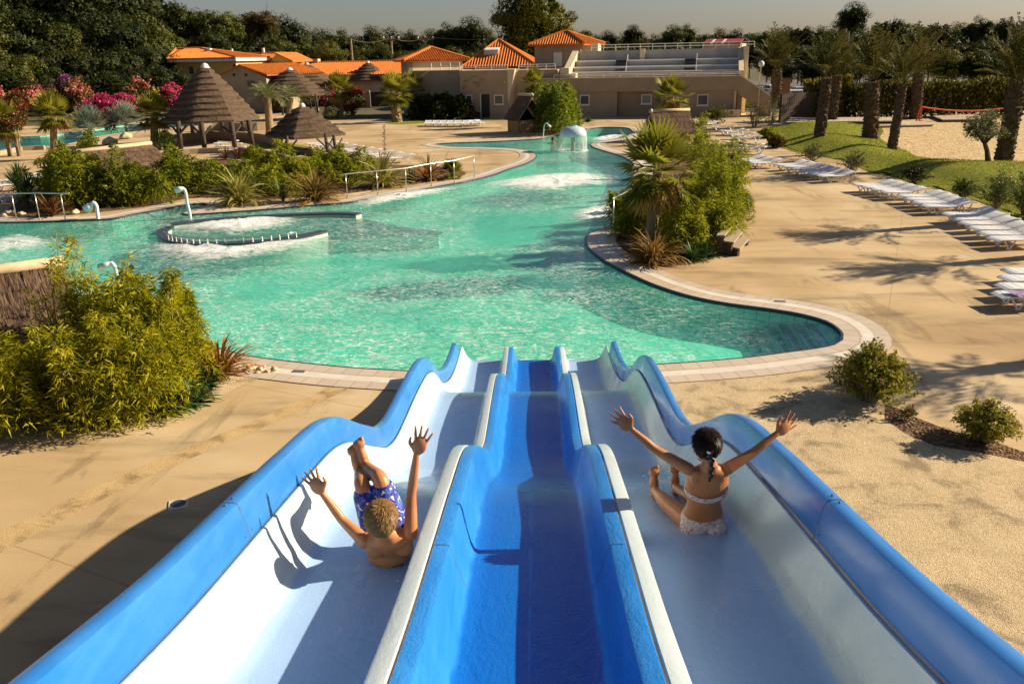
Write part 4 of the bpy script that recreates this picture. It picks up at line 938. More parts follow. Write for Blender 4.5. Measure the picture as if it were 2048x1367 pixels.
bam_px('tall bright green bamboo column beside the gable thatched bar', [(1095,266,165),(1108,266,160),(1120,266,165),(1133,262,165),(1100,262,175),(1125,268,180),(1143,260,178),(1112,270,190),(1085,262,175)], 9000, leafmat('bright_bamboo', (.05, .09, .006), (.27, .30, .02), .45, .4, .9), leafL=.34, leafW=.10, spread=.55)
bam_px('dark shrub screen in front of the recessed building wall', [(x, 238, y) for x, y in ((838,192),(850,188),(862,196),(874,190),(886,192),(898,188),(908,194),(918,190))], 5000, L_dark, leafL=.5, leafW=.25, spread=.9, culms=False, name='hedge')

# ---- shrubs
def shrub(label, px, py, ytop, Rpx, mat, nleaf=2600, leaf=.12, flowers=None, nf=500, fs=.12, name='shrub', group=None, stems=True, flat=.9, cz=.55, aspect=.45, cat='shrub', seed=None, nclump=26, Rpy=None):
    b = P(px, py); b.z = gz(b.x, b.y); H = V(b, px, ytop).z-b.z; R = mpx(b, Rpx); sd_ = seed if seed is not None else int(px*7+py)
    rz = H*.53 if Rpy is None else mpx(b, Rpy)
    p, d, c = crown_pts(nclump, nleaf, 1, 1, .36, sd_, .45)
    sc = np.array([R*.78, R*.78, rz*.78]); czz = H-rz
    t = thing(name, label, cat, b, 0, group); lb = LB(); q = p*sc+np.array([0, 0, czz]); q[:, 2] = np.maximum(q[:, 2], .03)
    dd = unit(d*.8+rdir(len(p))*.7+np.array([0, 0, .55])); ls = leaf*rng.uniform(.6, 1.4, len(p)); lb.diamonds(q, dd, ls, ls*aspect)
    lb.build('foliage', mat, t)
    if stems:
        mb = MB(); rr = random.Random(sd_)
        for i in range(7):
            a = i*.9+rr.random(); mb.tube([(rr.uniform(-.1, .1)*R, rr.uniform(-.1, .1)*R, -.05), (math.cos(a)*R*.2, math.sin(a)*R*.2, czz*.8), (math.cos(a)*R*.5, math.sin(a)*R*.5, czz+rz*.3)], [.02*H, .014*H, .005*H], 5)
        mb.build('stems', M_twig, t)
    if flowers:
        r = np.random.default_rng(sd_+5); k = r.integers(0, len(p), nf); fp = p[k]*sc*1.05+np.array([0, 0, czz]); ok = (d[k][:, 2] > -.45)
        fb = LB(); fp = fp[ok]; cl = np.repeat(fp, 3, 0)+r.normal(size=(len(fp)*3, 3))*fs*.5
        fb.diamonds(cl, rdir(len(cl))+np.array([0, -.2, .5]), fs*r.uniform(.7, 1.4, len(cl)), fs*.9); fb.build('blossoms', flowers, t)
    return t
def stem_shrub(label, px, py, ytop, Rpx, mat, nst=150, per=46, leaf=.075, W=.03, seed=1, buds=None):
    b = P(px, py); b.z = gz(b.x, b.y); H = V(b, px, ytop).z-b.z; R = mpx(b, Rpx); r = np.random.default_rng(seed); t = thing('shrub', label, 'shrub', b)
    lb = LB(); mb = MB(); fb = LB()
    for i in range(nst):
        az = r.uniform(0, 6.283); e = r.random()**.7; rad = R*e*r.uniform(.75, 1.12); hh = H*(1-.62*e**2.2)*r.uniform(.62, 1.08)
        b0 = np.array([math.cos(az)*R*.18*r.random(), math.sin(az)*R*.18*r.random(), 0]); b2 = np.array([math.cos(az)*rad, math.sin(az)*rad, hh]); b1 = b0*.3+b2*.7+np.array([0, 0, hh*.22])-np.array([math.cos(az), math.sin(az), 0])*rad*.22
        f = r.uniform(.22, 1.0, per)[:, None]; p = b0*(1-f)**2+2*b1*f*(1-f)+b2*f*f; tg = unit(2*(b1-b0)*(1-f)+2*(b2-b1)*f)
        d = unit(tg*.6+rdir(per)*.9); lb.diamonds(p+r.normal(size=p.shape)*.02, d, leaf*r.uniform(.6, 1.3, per), W, droop=.12, rnd=np.clip(r.random()*.5+r.random(per)*.5, 0, 1))
        if i % 2 == 0: mb.tube([b0, b1*.5+(b0+b2)*.25, b2*.97], [.012, .008, .003], 4)
        if buds and r.random() < .35: fb.diamonds(b2[None]+r.normal(size=(5, 3))*.025, rdir(5), .035, .03)
    lb.build('foliage', mat, t); mb.build('stems', M_twig, t)
    if buds: fb.build('blossoms', buds, t)
L_shrubf = leafmat('bright_shrub_leaves', (.05, .07, .006), (.40, .36, .04), .4, .5, 2.5)
stem_shrub('large leafy shrub with purple buds at the corner of the gravel bed', 1738, 800, 694, 92, L_shrubf, 190, 50, .085, .032, 3, F_purple)
stem_shrub('smaller leafy shrub on bark mulch at the right edge', 1968, 880, 806, 76, L_shrubf, 150, 46, .07, .024, 4, F_purple)
shrub('red flowered low plant at the foot of the large shrub', 1815, 838, 812, 16, L_shrub, 260, .05, F_red, 10, .04, stems=False)
OL = [('coral flowered oleander left of the twin palms', 72, 216, 158, 40, F_coral, 700),('coral oleander at the left frame edge', 6, 222, 172, 30, F_coral, 200),('red flowering oleander between the coral ones', 38, 224, 176, 24, F_red, 110),('dusky purple flowering tree in front of the dark wood', 136, 212, 148, 34, F_purple, 700),('coral oleander with bare stems right of the purple tree', 166, 222, 158, 22, F_coral, 180),('small coral oleander above the bougainvillea', 246, 204, 162, 22, F_coral, 240),('tall thin coral oleander left of the yellow one', 286, 210, 150, 26, F_coral, 170),('pale yellow flowering bush by the large gazebo', 312, 214, 174, 14, F_yellow, 220),('magenta bush half hidden by the large gazebo', 345, 212, 160, 24, F_pink, 420),('magenta bush between the gazebos', 497, 200, 166, 13, F_pink, 260),('pink oleander behind the curtained gazebo', 652, 204, 158, 28, F_pink, 420),('pink oleander over the brown gate', 742, 196, 140, 30, F_coral, 420),('bright pink oleander against the tiled tower', 786, 192, 138, 26, F_pink, 500),('red and green bush left of the brown gate', 706, 222, 162, 26, F_red, 90),('magenta low bush below the curtained gazebo', 668, 226, 196, 14, F_pink, 160),('pale pink oleander beyond the roses', 118, 214, 170, 22, F_coral, 260)]
for lb, px, py, yt, rp, fm, nf in OL:
    py += 16 if px < 320 else 8
    shrub(lb, px, py, yt, rp*1.25, L_mid, 2600, .24, fm, int(nf*2.2), .25, 'oleander', 'oleanders and flowering bushes')
shrub('huge round bright pink bougainvillea beside the silver palms', 234, 252, 184, 50, L_mid, 1800, .22, F_pink, 2600, .17, 'bougainvillea', Rpy=27)
shrub('red flowering spray under the bougainvillea', 214, 262, 222, 26, L_mid, 900, .2, F_red, 120, .13, 'flowering_shrub')
shrub('thin stemmed oleander tree by the second pool', 40, 312, 215, 36, L_brown, 1200, .2, F_coral, 90, .12, 'oleander', Rpy=24)
shrub('round grey green clipped bush by the curtained gazebo', 661, 238, 212, 18, L_grey, 1600, .13, name='clipped_bush', stems=False, cz=.9)
for lb, px, py, yt, rp, mt in [('fresh green bush below the silver palms', 182, 320, 258, 24, L_bam2),('leafy bush near the large gazebo steps', 330, 300, 262, 22, L_shrub),('green bush hiding the gazebo terrace wall', 512, 330, 286, 28, L_bam2),('green bush left of the grandstand stairs', 1436, 248, 210, 30, L_mid),('yellow green low bush at the lawn corner', 1533, 276, 256, 20, L_bam2),('reddish bush beside the far loungers', 1552, 296, 272, 18, L_brown),('dark red bush beside the green bamboo column', 1143, 246, 215, 9, L_brown),('round bush behind the beige house wall', 548, 196, 146, 26, L_dark),('red flowering plants under the grandstand stairs', 1490, 222, 200, 20, L_warm),('low bush behind the pool corner', 1290, 290, 256, 10, L_bam2),('green bush right of the small thatched bar', 1482, 352, 322, 18, L_bam2)]:
    shrub(lb, px, py, yt, rp, mt, 1700, .15)
for i, (lb, px, py, yt, rp, mt, n_) in enumerate([('low grey wispy bush on the lawn edge behind the loungers', 1625, 322, 288, 34, L_grey, 60),('spiky wispy bush on the lawn edge above the middle loungers', 1706, 342, 300, 36, L_grey, 60),('dark bush on the lawn edge', 1825, 366, 330, 36, L_dark, 80),('tall feathery bush on the lawn near the right edge', 1990, 418, 335, 50, L_shrub, 90),('tall feathery bush at the right frame edge', 2050, 432, 340, 50, L_shrub, 90),('dark low bush behind the nearest loungers', 1925, 396, 358, 34, L_shrub, 70),('feathery bush below the grandstand stairs', 1508, 254, 208, 30, L_grey, 70),('feathery tall bush below the bare trunked palm', 1540, 252, 192, 26, L_grey, 70)]):
    stem_shrub(lb, px, py, yt, rp, mt, n_, 30, .11, .03, 60+i)
# hedges and screens
def hedge(label, a, b, yt, mat, depth=1.6, n=9000, leaf=.4, name='hedge'):
    A, B = P(*a), P(*b); h = V((A+B)/2, (a[0]+b[0])/2, yt).z; t = thing(name, label, 'hedge', A); lb = LB(); u = B-A
    s = rng.random(n); z = rng.random(n)**.8; hh = h*(.86+.2*np.array([noise.noise((x*u.length*.35, 2.3, 0)) for x in s]))
    p = np.outer(s, np.array(u)); nn = np.array([-u.y, u.x, 0])/u.length; p += np.outer(rng.uniform(-.5, .5, n)*depth*(1.1-.4*z), nn); p[:, 2] = z*hh
    lb.diamonds(p, rdir(n)*.6+np.array([0, -.15, .8]), leaf*rng.uniform(.6, 1.3, n), leaf*.28, droop=.15); lb.build('foliage', mat, t)
    mb = MB()
    for i in range(14): q = u*((i+.5)/14); mb.tube([q, q+Vector((.1, 0, h*.7))], .03, 5)
    mb.build('stems', M_twig, t); return t
L_hedge = leafmat('hedge_leaves', (.04, .045, .006), (.20, .17, .025), .3, .5, .6)
hedge('tall loose hedge behind the wooden deck and volleyball court', (1690,240), (2080,226), 158, L_hedge, 2.4, 13000, .5)
hedge('yellowish tall hedge right of the bare trunked palm', (1606,240), (1690,238), 150, leafmat('yellow_hedge', (.05, .05, .006), (.24, .19, .025), .35, .5, .6), 2.0, 6000, .45)
# olive tree by the sand
b = P(1974, 342); b.z = gz(b.x, b.y); t = thing('olive_tree', 'small dark olive tree with forked trunk in front of the sand court', 'tree', b)
mb = MB(); k1 = V(b, 1969, 285)-b; mb.tube([(0, 0, -.1), k1*.55+Vector((.03, 0, 0)), k1], [.15, .11, .10], 8)
for ex, ey in ((1948,262),(1985,258),(2005,262)): e = V(b, ex, ey)-b; mb.tube([k1*.95, (k1+e)/2+Vector((0, .1, .05)), e], [.085, .06, .02], 6)
mb.build('trunk', M_bark, t); p, d, c = crown_pts(30, 3800, 1, .62, .34, 5, .5); R = mpx(b, 46); cc = V(b, 1976, 250)-b
lb = LB(); lb.diamonds(p*R*.85+np.array(cc), d+rdir(len(d))*.8, rng.uniform(.09, .17, len(p)), .04); lb.build('crown', L_grey, t)
for lb_, px, py, yt in (('slim dark cypress in front of the beige house', 482, 206, 150), ('slim dark cypress by the long tiled roof', 672, 200, 145)):
    b = P(px, py); h = V(b, px, yt).z; t = thing('cypress', lb_, 'tree', b); n = 900; z = rng.random(n); a = rng.uniform(0, 6.28, n); rr = .28*np.sin(np.pi*np.clip(z*.9+.06, 0, 1))*rng.random(n)**.4
    lb = LB(); lb.diamonds(np.stack([np.cos(a)*rr, np.sin(a)*rr, z*h], 1), rdir(n)*.5+np.array([0, 0, 1]), .22, .09); lb.build('crown', L_mid, t)
    mb = MB(); mb.tube([(0, 0, 0), (0, 0, h*.9)], .05, 6); mb.build('trunk', M_bark, t)
# ------------------------------------------------------------------ buildings
M_wall = pmat('beige_render', (.34, .255, .165), (.42, .32, .21), .7, .85, .25, 40, .01, .15)
M_wall2 = pmat('beige_render_dark', (.28, .205, .13), (.35, .26, .17), .7, .85, .25, 40, .01, .15)
M_yellow = pmat('yellow_render', (.62, .40, .11), (.70, .47, .15), .8, .85, .2, 40)
M_cream = pmat('cream_render', (.60, .48, .30), (.70, .58, .38), .8, .8, .2, 40)
M_conc = pmat('pale_concrete', (.36, .32, .28), (.48, .43, .37), .9, .8, .3, 30, stretch=(1, 1, .35))
M_white = pmat('white_paint', (.70, .67, .60), (.80, .77, .70), 3, .5, .05)
M_whitep = pmat('white_plastic', (.72, .72, .72), (.80, .80, .79), 3, .35, .05)
M_dark = pmat('dark_interior', (.012, .010, .010), (.025, .02, .018), 3, .6, .1)
M_glass = pmat('window_glass', (.05, .055, .06), (.09, .095, .10), 2, .12, 0, spec=.7)
M_tileroof = pmat('terracotta_tile', (.42, .105, .018), (.72, .24, .05), 5, .75, .4, 22, .02, .15)
M_wood = pmat('dark_timber', (.035, .022, .014), (.085, .055, .035), 5, .8, .4, 20, stretch=(3, 3, .5))
M_plank = pmat('weathered_plank', (.30, .22, .14), (.46, .36, .24), 7, .8, .4, 26, stretch=(1, 3, 3))
M_gate = pmat('brown_gate', (.05, .028, .016), (.09, .05, .03), 6, .7, .2)
M_thatch = pmat('thatch_base', (.07, .045, .028), (.15, .10, .065), 9, .95, .8, 30)
L_thatch = leafmat('thatch_straw', (.065, .04, .024), (.27, .18, .11), 0.05, .9, 1.2, .1)
L_thatch2 = leafmat('brown_thatch_straw', (.07, .042, .028), (.24, .155, .10), 0.05, .9, 1.2, .1)
M_cane = pmat('cane', (.30, .17, .06), (.58, .37, .16), 16, .6, .3, 40, stretch=(6, 6, .4))
M_ridge = pmat('ridge_board', (.46, .34, .2), (.58, .45, .28), 5, .8, .3)

class Fr:      # a local frame on a facade
    def __init__(s, A, B):
        s.A = Vector((A.x, A.y, 0)); u = Vector((B.x-A.x, B.y-A.y, 0)); s.len = u.length; s.u = u.normalized(); s.v = Vector((-s.u.y, s.u.x, 0))
        s.rz = math.atan2(s.u.y, s.u.x)
    def hit(s, x, y, v=0):
        d = ray(x, y); o = s.A+s.v*v; t = (o-CAM).dot(s.v)/d.dot(s.v); q = CAM+d*t
        return (q-s.A).dot(s.u), q.z
    def thing(s, *a, **k): return thing(*a, loc=s.A, rz=s.rz, **k)
def prism(mb, poly, v0, v1, m=0):     # poly in (u,z), extruded along v
    n = len(poly); a = area2([(p[0], p[1]) for p in poly])
    if a < 0: poly = poly[::-1]
    mb.add([(p[0], v0, p[1]) for p in poly]+[(p[0], v1, p[1]) for p in poly], [tuple(range(n)), tuple(range(2*n-1, n-1, -1))]+[(j, n+j, n+(j+1) % n, (j+1) % n) for j in range(n)], m)
def rail(parent, p0, p1, n, h=.9, name='railing', bars=2, r=.03):
    mb = MB(); p0, p1 = Vector(p0), Vector(p1)
    for b in range(bars): o = Vector((0, 0, h*(1-.45*b))); mb.tube([p0+o, p1+o], r, 6)
    for i in range(n): q = p0.lerp(p1, i/(n-1)); mb.box(q+Vector((0, 0, h/2)), (.07, .07, h))
    return mb.build(name, M_white, parent)
def window(parent, fr, x0, y0, x1, y1, v=0, name='window'):
    u0, z1 = fr.hit(x0, y0, v); u1, z0 = fr.hit(x1, y1, v); t = .09; mb = MB()
    mb.span(u0, u1, v-.04, v+.05, z0, z0+t); mb.span(u0, u1, v-.04, v+.05, z1-t, z1); mb.span(u0, u0+t, v-.04, v+.05, z0+t, z1-t); mb.span(u1-t, u1, v-.04, v+.05, z0+t, z1-t)
    f = mb.build(name, M_white, parent); mb = MB(); mb.span(u0+t, u1-t, v-.015, v+.02, z0+t, z1-t); mb.build('pane', M_glass, f)
    mb = MB(); mb.span(u0-.06, u1+.06, v-.10, v-.005, z0-.07, z0-.003); mb.build('sill', M_white, f)
def hip(mb, base, apex, over=0, tile=.26, rid=None):
    # base: 4 corners (ccw) Vector, apex: 1 or 2 ridge points; slab + half round tile rows
    ap = apex if isinstance(apex, (list, tuple)) else [apex, apex]
    planes = [(base[0], base[1], ap[1], ap[0]), (base[1], base[2], ap[1], ap[1]), (base[2], base[3], ap[0], ap[1]), (base[3], base[0], ap[0], ap[0])]
    mb.add(list(base)+[p-Vector((0, 0, .14)) for p in base], [(4, 7, 6, 5), (0, 1, 5, 4), (1, 2, 6, 5), (2, 3, 7, 6), (3, 0, 4, 7)])
    for a, b, c, d in planes:
        vs = [a, b, c] + ([d] if (d-c).length > .01 else []); mb.add(vs, [tuple(range(len(vs)))])
        e = b-a; n = max(2, int(e.length/tile)); nr = e.cross(c-a).normalized()
        eh = e.normalized(); 
        for i in range(n):
            s = (i+.5)/n; p0 = a+e*s
            # go up-slope until leaving the plane polygon
            up = nr.cross(eh).normalized()
            if up.z < 0: up = -up
            sl, sr = (d-a).dot(eh)/e.length, (c-a).dot(eh)/e.length; H = (d-a).dot(up)
            f = 1.0
            if s < sl: f = s/sl
            if s > sr: f = min(f, (1-s)/(1-sr))
            L = H*f
            if L < .15: continue
            mb.tube([p0-up*.05+nr*.02, p0+up*L+nr*.02], tile*.30, 5)
    for a, b in ((base[0], ap[0]), (base[1], ap[1]), (base[2], ap[1]), (base[3], ap[0]), (ap[0], ap[1])):
        if (b-a).length > .01: mb.tube([a+Vector((0, 0, .05)), b+Vector((0, 0, .07))], .14, 6)

# --- grandstand with pool building below
g = Fr(P(1110, 234), P(1475, 232.6)); GS = g.thing('grandstand', 'beige concrete grandstand with stepped rows above a windowed ground floor', 'grandstand')
hu = g.hit; zt = hu(1300, 155)[1]; zb = hu(1300, 183, -.12)[1]; uL = hu(1040, 200)[0]; uR = hu(1478, 200)[0]; ub = hu(1108, 160)[0]
mb = MB(); ur0, ur1 = hu(1234, 200)[0], hu(1322, 200)[0]
mb.span(ub-3, ur0, 0, 14, -.1, zb-.01); mb.span(ur1, uR-.3, 0, 14, -.1, zb-.01); mb.span(ur0, ur1, .5, 14, -.1, zb-.01); mb.build('ground_floor_wall', M_wall, GS)
mb = MB(); mb.span(ub-2, uR, -.14, .2, zb, zt); mb.span(ub-2, uR, .2, 2.6, zb, zt-.9); mb.build('parapet', M_wall, GS)
mb = MB(); mb.span(ur0+.02, ur1-.02, .44, .49, -.1, zb-.02); mb.build('recess_panel', M_wall2, GS)
mb = MB(); mb.span(ub-2, uR, -.2, .26, zt, zt+.07); mb.build('coping', M_cream, GS)
for x0, y0, x1, y1 in ((1160,190,1179,210),(1283,189,1303,208),(1395,189,1416,211)): window(GS, g, x0, y0, x1, y1, .0 if x0 != 1283 else .44)
rail(GS, (ub, .05, zt+.07), (uR-.05, .05, zt+.07), 12, hu(1300, 147)[1]-zt-.07)
vs_ = [2.6, 3.9, 5.2, 6.6]; zs = [hu(1300, 144, vs_[0])[1], hu(1300, 133.5, vs_[1])[1], hu(1300, 121, vs_[2])[1]]
ul0 = [hu(1150, 144, 2.6)[0], hu(1156, 133, 3.9)[0], hu(1177, 120, 5.2)[0]]
uright = [hu(1472, 144, 2.6)[0], hu(1477, 133, 3.9)[0], hu(1483, 120, 5.2)[0]]
for i in range(3):
    mb = MB(); mb.span(ul0[0]-.3, uright[i]+.5, vs_[i], vs_[i+1] if i < 2 else 7.4, zt-.9, zs[i]-.03); tr = mb.build('seating_tier', M_conc, GS)
    mb = MB(); mb.span(ul0[0]-.3, uright[i]+.5, vs_[i]-.06, (vs_[i+1] if i < 2 else 7.4)-.002, zs[i]-.03, zs[i]+.08); mb.build('tread', M_white, tr)
zback = hu(1350, 98.5, 7.4)[1]; ubl, ubr = hu(1178, 110, 7.4)[0], hu(1492, 100, 7.4)[0]
mb = MB(); mb.span(ubl-1, ubr+.3, 7.4, 7.9, 0, zback); mb.build('back_wall', M_conc, GS)
rail(GS, (ubl+.2, 7.65, zback), (hu(1509, 95, 7.4)[0], 7.65, zback), 14, hu(1350, 92, 7.6)[1]-zback+.25)
q = hu(1285, 110, 7.2)[0]; mb = MB(); mb.span(q-.25, q+.25, 6.9, 7.39, zs[2], zback+.1); mb.build('buttress', M_cream, GS)
for xa, xb in ((1222, 1246), (1362, 1386)):
    ua, ue = hu(xa+6, 140, 3.5)[0], hu(xb+4, 140, 3.5)[0]; st = MB()
    n = 9; z0, z1 = zt-.85, zs[2]+.1
    for i in range(n): st.span(ua, ue, 1.9+i*.40, 6.0, z0+(z1-z0)*i/n, z0+(z1-z0)*(i+1)/n)
    st.build('aisle_stair', pmat('dark_stair', (.05, .045, .045), (.09, .08, .075), 5, .8), GS)
    rail(GS, (ue+.1, 2.4, z0+.35), (ue+.1, 5.0, z1), 3, .5, 'aisle_rail', 1, .015)
# flank walls
zl = [hu(1133, 124, 2.6)[1], hu(1153, 101, 5.0)[1]]; u0 = hu(1141, 130, 2.4)[0]
mb = MB(); mb.hexa([(u0-.6, 1.6, 0), (u0, 1.6, 0), (u0, 7.4, 0), (u0-.6, 7.4, 0), (u0-.6, 1.6, zs[0]+.3), (u0, 1.6, zs[0]+.3), (u0, 7.4, zback+.05), (u0-.6, 7.4, zback+.05)]); mb.build('flank_wall', M_cream, GS)
mb = MB(); u1 = hu(1130, 150, 0)[0]; mb.span(u1-.5, u1+.35, .2, 1.5, 0, hu(1125, 136, 1)[1]); mb.span(u1+.35, u1+1.0, .2, 1.4, 0, zt+.45); mb.build('stepped_pier', M_cream, GS)
u0 = hu(1477, 150, 1.5)[0]; zA = hu(1476, 141, 1.0)[1]
mb = MB(); mb.hexa([(u0, .9, 0), (u0+.45, .9, 0), (u0+.45, 8.2, 0), (u0, 8.2, 0), (u0, .9, zA), (u0+.45, .9, zA), (u0+.45, 8.2, zback+.1), (u0, 8.2, zback+.1)]); mb.span(u0+.45, u0+.9, 4.2, 8.2, 0, zback+.15); mb.build('flank_wall', M_cream, GS)
# outside stair on the right
pl = [hu(1478, 150), hu(1541, 193), hu(1541, 233), hu(1532, 233), hu(1512, 214), hu(1474, 186)]
mb = MB(); prism(mb, pl, -.1, .3); mb.build('stair_wall', M_wall, GS)
a, b = hu(1478, 150), hu(1541, 193); mb = MB(); mb.hexa([(a[0], -.16, a[1]), (b[0], -.16, b[1]), (b[0], .36, b[1]), (a[0], .36, a[1]), (a[0], -.16, a[1]+.12), (b[0], -.16, b[1]+.12), (b[0], .36, b[1]+.12), (a[0], .36, a[1]+.12)]); mb.build('stair_coping', M_cream, GS)
mb = MB(); 
for i in range(12): f = i/12; f2 = (i+1)/12; mb.span(a[0]+(b[0]-a[0])*f, a[0]+(b[0]-a[0])*f2, .36, 2.2, 0 if f > .6 else a[1]+(b[1]-a[1])*f2-.6, a[1]+(b[1]-a[1])*f2-.3)
mb.build('stair_flight', M_conc, GS)
mb = MB(); q = hu(1469, 215)[0]; mb.span(q-.12, q+.1, -.25, -.13, 0, zb-.02); mb.build('post', M_cream, GS)
w0, w1 = hu(1440, 221, -1.2), hu(1480, 233, -1.2); mb = MB(); mb.span(w0[0], w1[0], -1.4, -1.2, .0, w0[1]); mb.span(w0[0]-.02, w1[0]+.02, -1.43, -1.17, w0[1], w0[1]+.08); mb.build('low_wall', M_cream, GS)
# --- stair tower with tiled roof
tw = Fr(P(1069, 222), P(1161, 221.4)); h = tw.hit; TW = tw.thing('stair_tower', 'small beige tower with orange hipped tile roof left of the grandstand', 'tower')
zE = h(1110, 89)[1]; uA, uB = h(1069, 100)[0], h(1161, 100)[0]; dpt = 4.2
mb = MB(); mb.span(uA, uB, 0, dpt, 0, zE); mb.build('wall', M_wall, TW); 
mb = MB(); mb.span(uB-.01, uB+1.7, 1.2, dpt, 0, zE-.02); mb.build('side_wall', M_cream, TW)
zap = h(1130, 64, 2.2)[1]; o = .55
mb = MB(); hip(mb, [Vector((uA-o, -o, zE)), Vector((uB+.4, -o, zE)), Vector((uB+2.1, dpt+o, zE)), Vector((uA-o, dpt+o, zE))], [Vector((h(1128, 64, 2)[0], 2.0, zap)), Vector((h(1134, 64, 2)[0], 2.1, zap))]); mb.build('roof', M_tileroof, TW)
d0, d1 = h(1107, 105), h(1124, 133); mb = MB(); mb.span(d0[0], d1[0], -.04, .03, d1[1], d0[1]); dd = mb.build('door', M_white, TW); mb = MB(); mb.span(d0[0]-.12, d0[0]-.005, -.06, .0, d1[1], d0[1]+.06); mb.build('door_frame', M_wall2, dd)
# --- left wing
lw = Fr(P(921, 236), P(1025, 235.2)); h = lw.hit; LW = lw.thing('pool_building', 'flat roofed beige pool building with terrace railing and right facing pier', 'building')
zt2 = h(960, 141)[1]; u0, u1 = h(921, 200)[0], h(1045, 200)[0]; um = h(1016, 200)[0]; ue = h(1112, 200)[0]
mb = MB(); mb.span(u0, um, 0, 9, -.1, zt2); mb.span(um, ue, 1.0, 9, -.1, zt2-.05); mb.build('wall', M_wall, LW)
mb = MB(); a, b, c = h(1016, 140), h(1030, 140), h(1017, 166); mb.add([(um+.004, -.05, zt2+.1), (um+.9, .98, zt2+.1), (um+.004, .98, .2), (um+.004, -.05, c[1])], [(0, 1, 2, 3)]); 
mb.hexa([(um, -.1, 1.6), (um+.12, -.1, 1.6), (um+.12, 1.0, -.1), (um, 1.0, -.1), (um, -.1, zt2+.06), (um+.75, -.1, zt2+.06), (um+.75, 1.0, zt2+.06), (um, 1.0, zt2+.06)]); mb.build('pier', M_cream, LW)
for x0, y0, x1, y1 in ((931,190,945,209),(988,190,1007,209)): window(LW, lw, x0, y0, x1, y1)
d0, d1 = h(962, 189), h(980, 236); mb = MB(); mb.span(d0[0], d1[0], -.03, .04, 0, d0[1]); dr_ = mb.build('doorway', M_dark, LW); mb = MB(); mb.span(d0[0]-.1, d0[0], -.06, .05, 0, d0[1]+.08); mb.build('door_frame', M_white, dr_)
rail(LW, (u0, .1, zt2), (um, .1, zt2), 4, h(960, 131)[1]-zt2); rail(LW, (um+.9, 1.1, zt2), (ue-.2, 1.1, zt2), 5, h(1060, 129, 1)[1]-zt2)
mb = MB(); q = h(1010, 164); mb.ball((q[0], -.1, q[1]), .09, 6); mb.build('wall_lamp', M_white, LW)
# recessed middle part + left tower
rc = Fr(P(824, 231), P(921, 231)); h = rc.hit; RC = rc.thing('tiled_tower_wing', 'beige wing with slit windows under an orange hipped tile roof', 'building')
zw = h(870, 141)[1]; zE = h(870, 121, 2)[1]; u1 = h(921, 200)[0]; ul = h(801, 200, 1.5)[0]
mb = MB(); mb.span(0, u1+.3, 0, 3, -.1, zw); mb.build('front_wall', M_wall, RC)
W_ = 3.0
for _ in range(30):      # the lit flank runs back to the right at 45 degrees
    W_ += .5*(h(926, 131, W_)[0]-W_)
cA, cB, cD = Vector((0, -.05, 0)), Vector((W_, W_, 0)), Vector((ul, 2.2, 0)); cC = cB+cD
def wallq(nm, a, b_, z0, z1, mt):
    d = (b_-a).normalized(); n_ = Vector((d.y, -d.x, 0)); mb = MB(); q = [a, b_, b_-n_*.4, a-n_*.4]
    mb.hexa([p+Vector((0, 0, z0)) for p in q]+[p+Vector((0, 0, z1)) for p in q]); return mb.build(nm, mt, RC)
zE = h(826, 121, 0)[1]
wallq('tower_wall', cD, cA, -.1, zE, M_wall); wallq('upper_wall', cA+Vector((.01, .01, 0)), cB, -.1, zE, M_cream); wallq('tower_wall', cB, cC, 2, zE, M_wall)
mb = MB(); a = h(830, 165); b = h(862, 141); mb.hexa([(a[0]-.3, -.09, a[1]), (a[0], -.09, a[1]), (a[0], -.01, a[1]), (a[0]-.3, -.01, a[1]), (b[0]-.3, -.09, b[1]), (b[0], -.09, b[1]), (b[0], -.01, b[1]), (b[0]-.3, -.01, b[1])]); mb.build('stair_string', M_cream, RC)
for f in (.22, .5, .78):
    q = cD.lerp(cA, f); mb = MB(); mb.box((q.x-.02, q.y-.03, zE*.62), (.28, .06, .9), math.atan2(-2.25, -ul)); mb.build('slit_window', M_glass, RC)
cc = (cB+cD)/2; grow = lambda p: cc+(p-cc)*(1+.75/((p-cc).length))
zap = h(861, 95.5, cc.y)[1]; ap_ = Vector((h(861, 95.5, cc.y)[0], cc.y, zap))
mb = MB(); hip(mb, [Vector((*grow(p).xy, zE)) for p in (cA, cB, cC, cD)], ap_); mb.build('roof', M_tileroof, RC)
rail(RC, (h(862, 140)[0], .1, zw), (u1, .1, zw), 4, .75)
# pyramid roof behind
py = Fr(P(926, 216), P(1070, 214)); h = py.hit; PY = py.thing('pyramid_roof_hall', 'hall with a large orange pyramid tile roof and white skylight', 'building')
zE = h(990, 134)[1]; ua, ub_ = h(922, 130)[0], h(1074, 130)[0]; zap = h(997, 80, 6)[1]; uc = h(997, 80, 6)[0]
mb = MB(); mb.span(ua+.4, ub_-.4, .5, 12, 0, zE-.1); mb.build('wall', M_wall, PY)
mb = MB(); hip(mb, [Vector((ua, 0, zE)), Vector((ub_, 0, zE)), Vector((ub_, 12.5, zE)), Vector((ua, 12.5, zE))], Vector((uc, 6, zap)), tile=.32); mb.build('roof', M_tileroof, PY)
q = h(982, 104, 3.2); mb = MB(); mb.hexa([(q[0]-.9, 2.6, q[1]-.8), (q[0]+.7, 2.6, q[1]-.8), (q[0]+.7, 4.2, q[1]+.1), (q[0]-.9, 4.2, q[1]+.1), (q[0]-.7, 2.4, q[1]+.25), (q[0]+1.0, 2.4, q[1]+.25), (q[0]+1.0, 4.0, q[1]+.5), (q[0]-.7, 4.0, q[1]+.5)]); mb.build('skylight', M_white, PY)
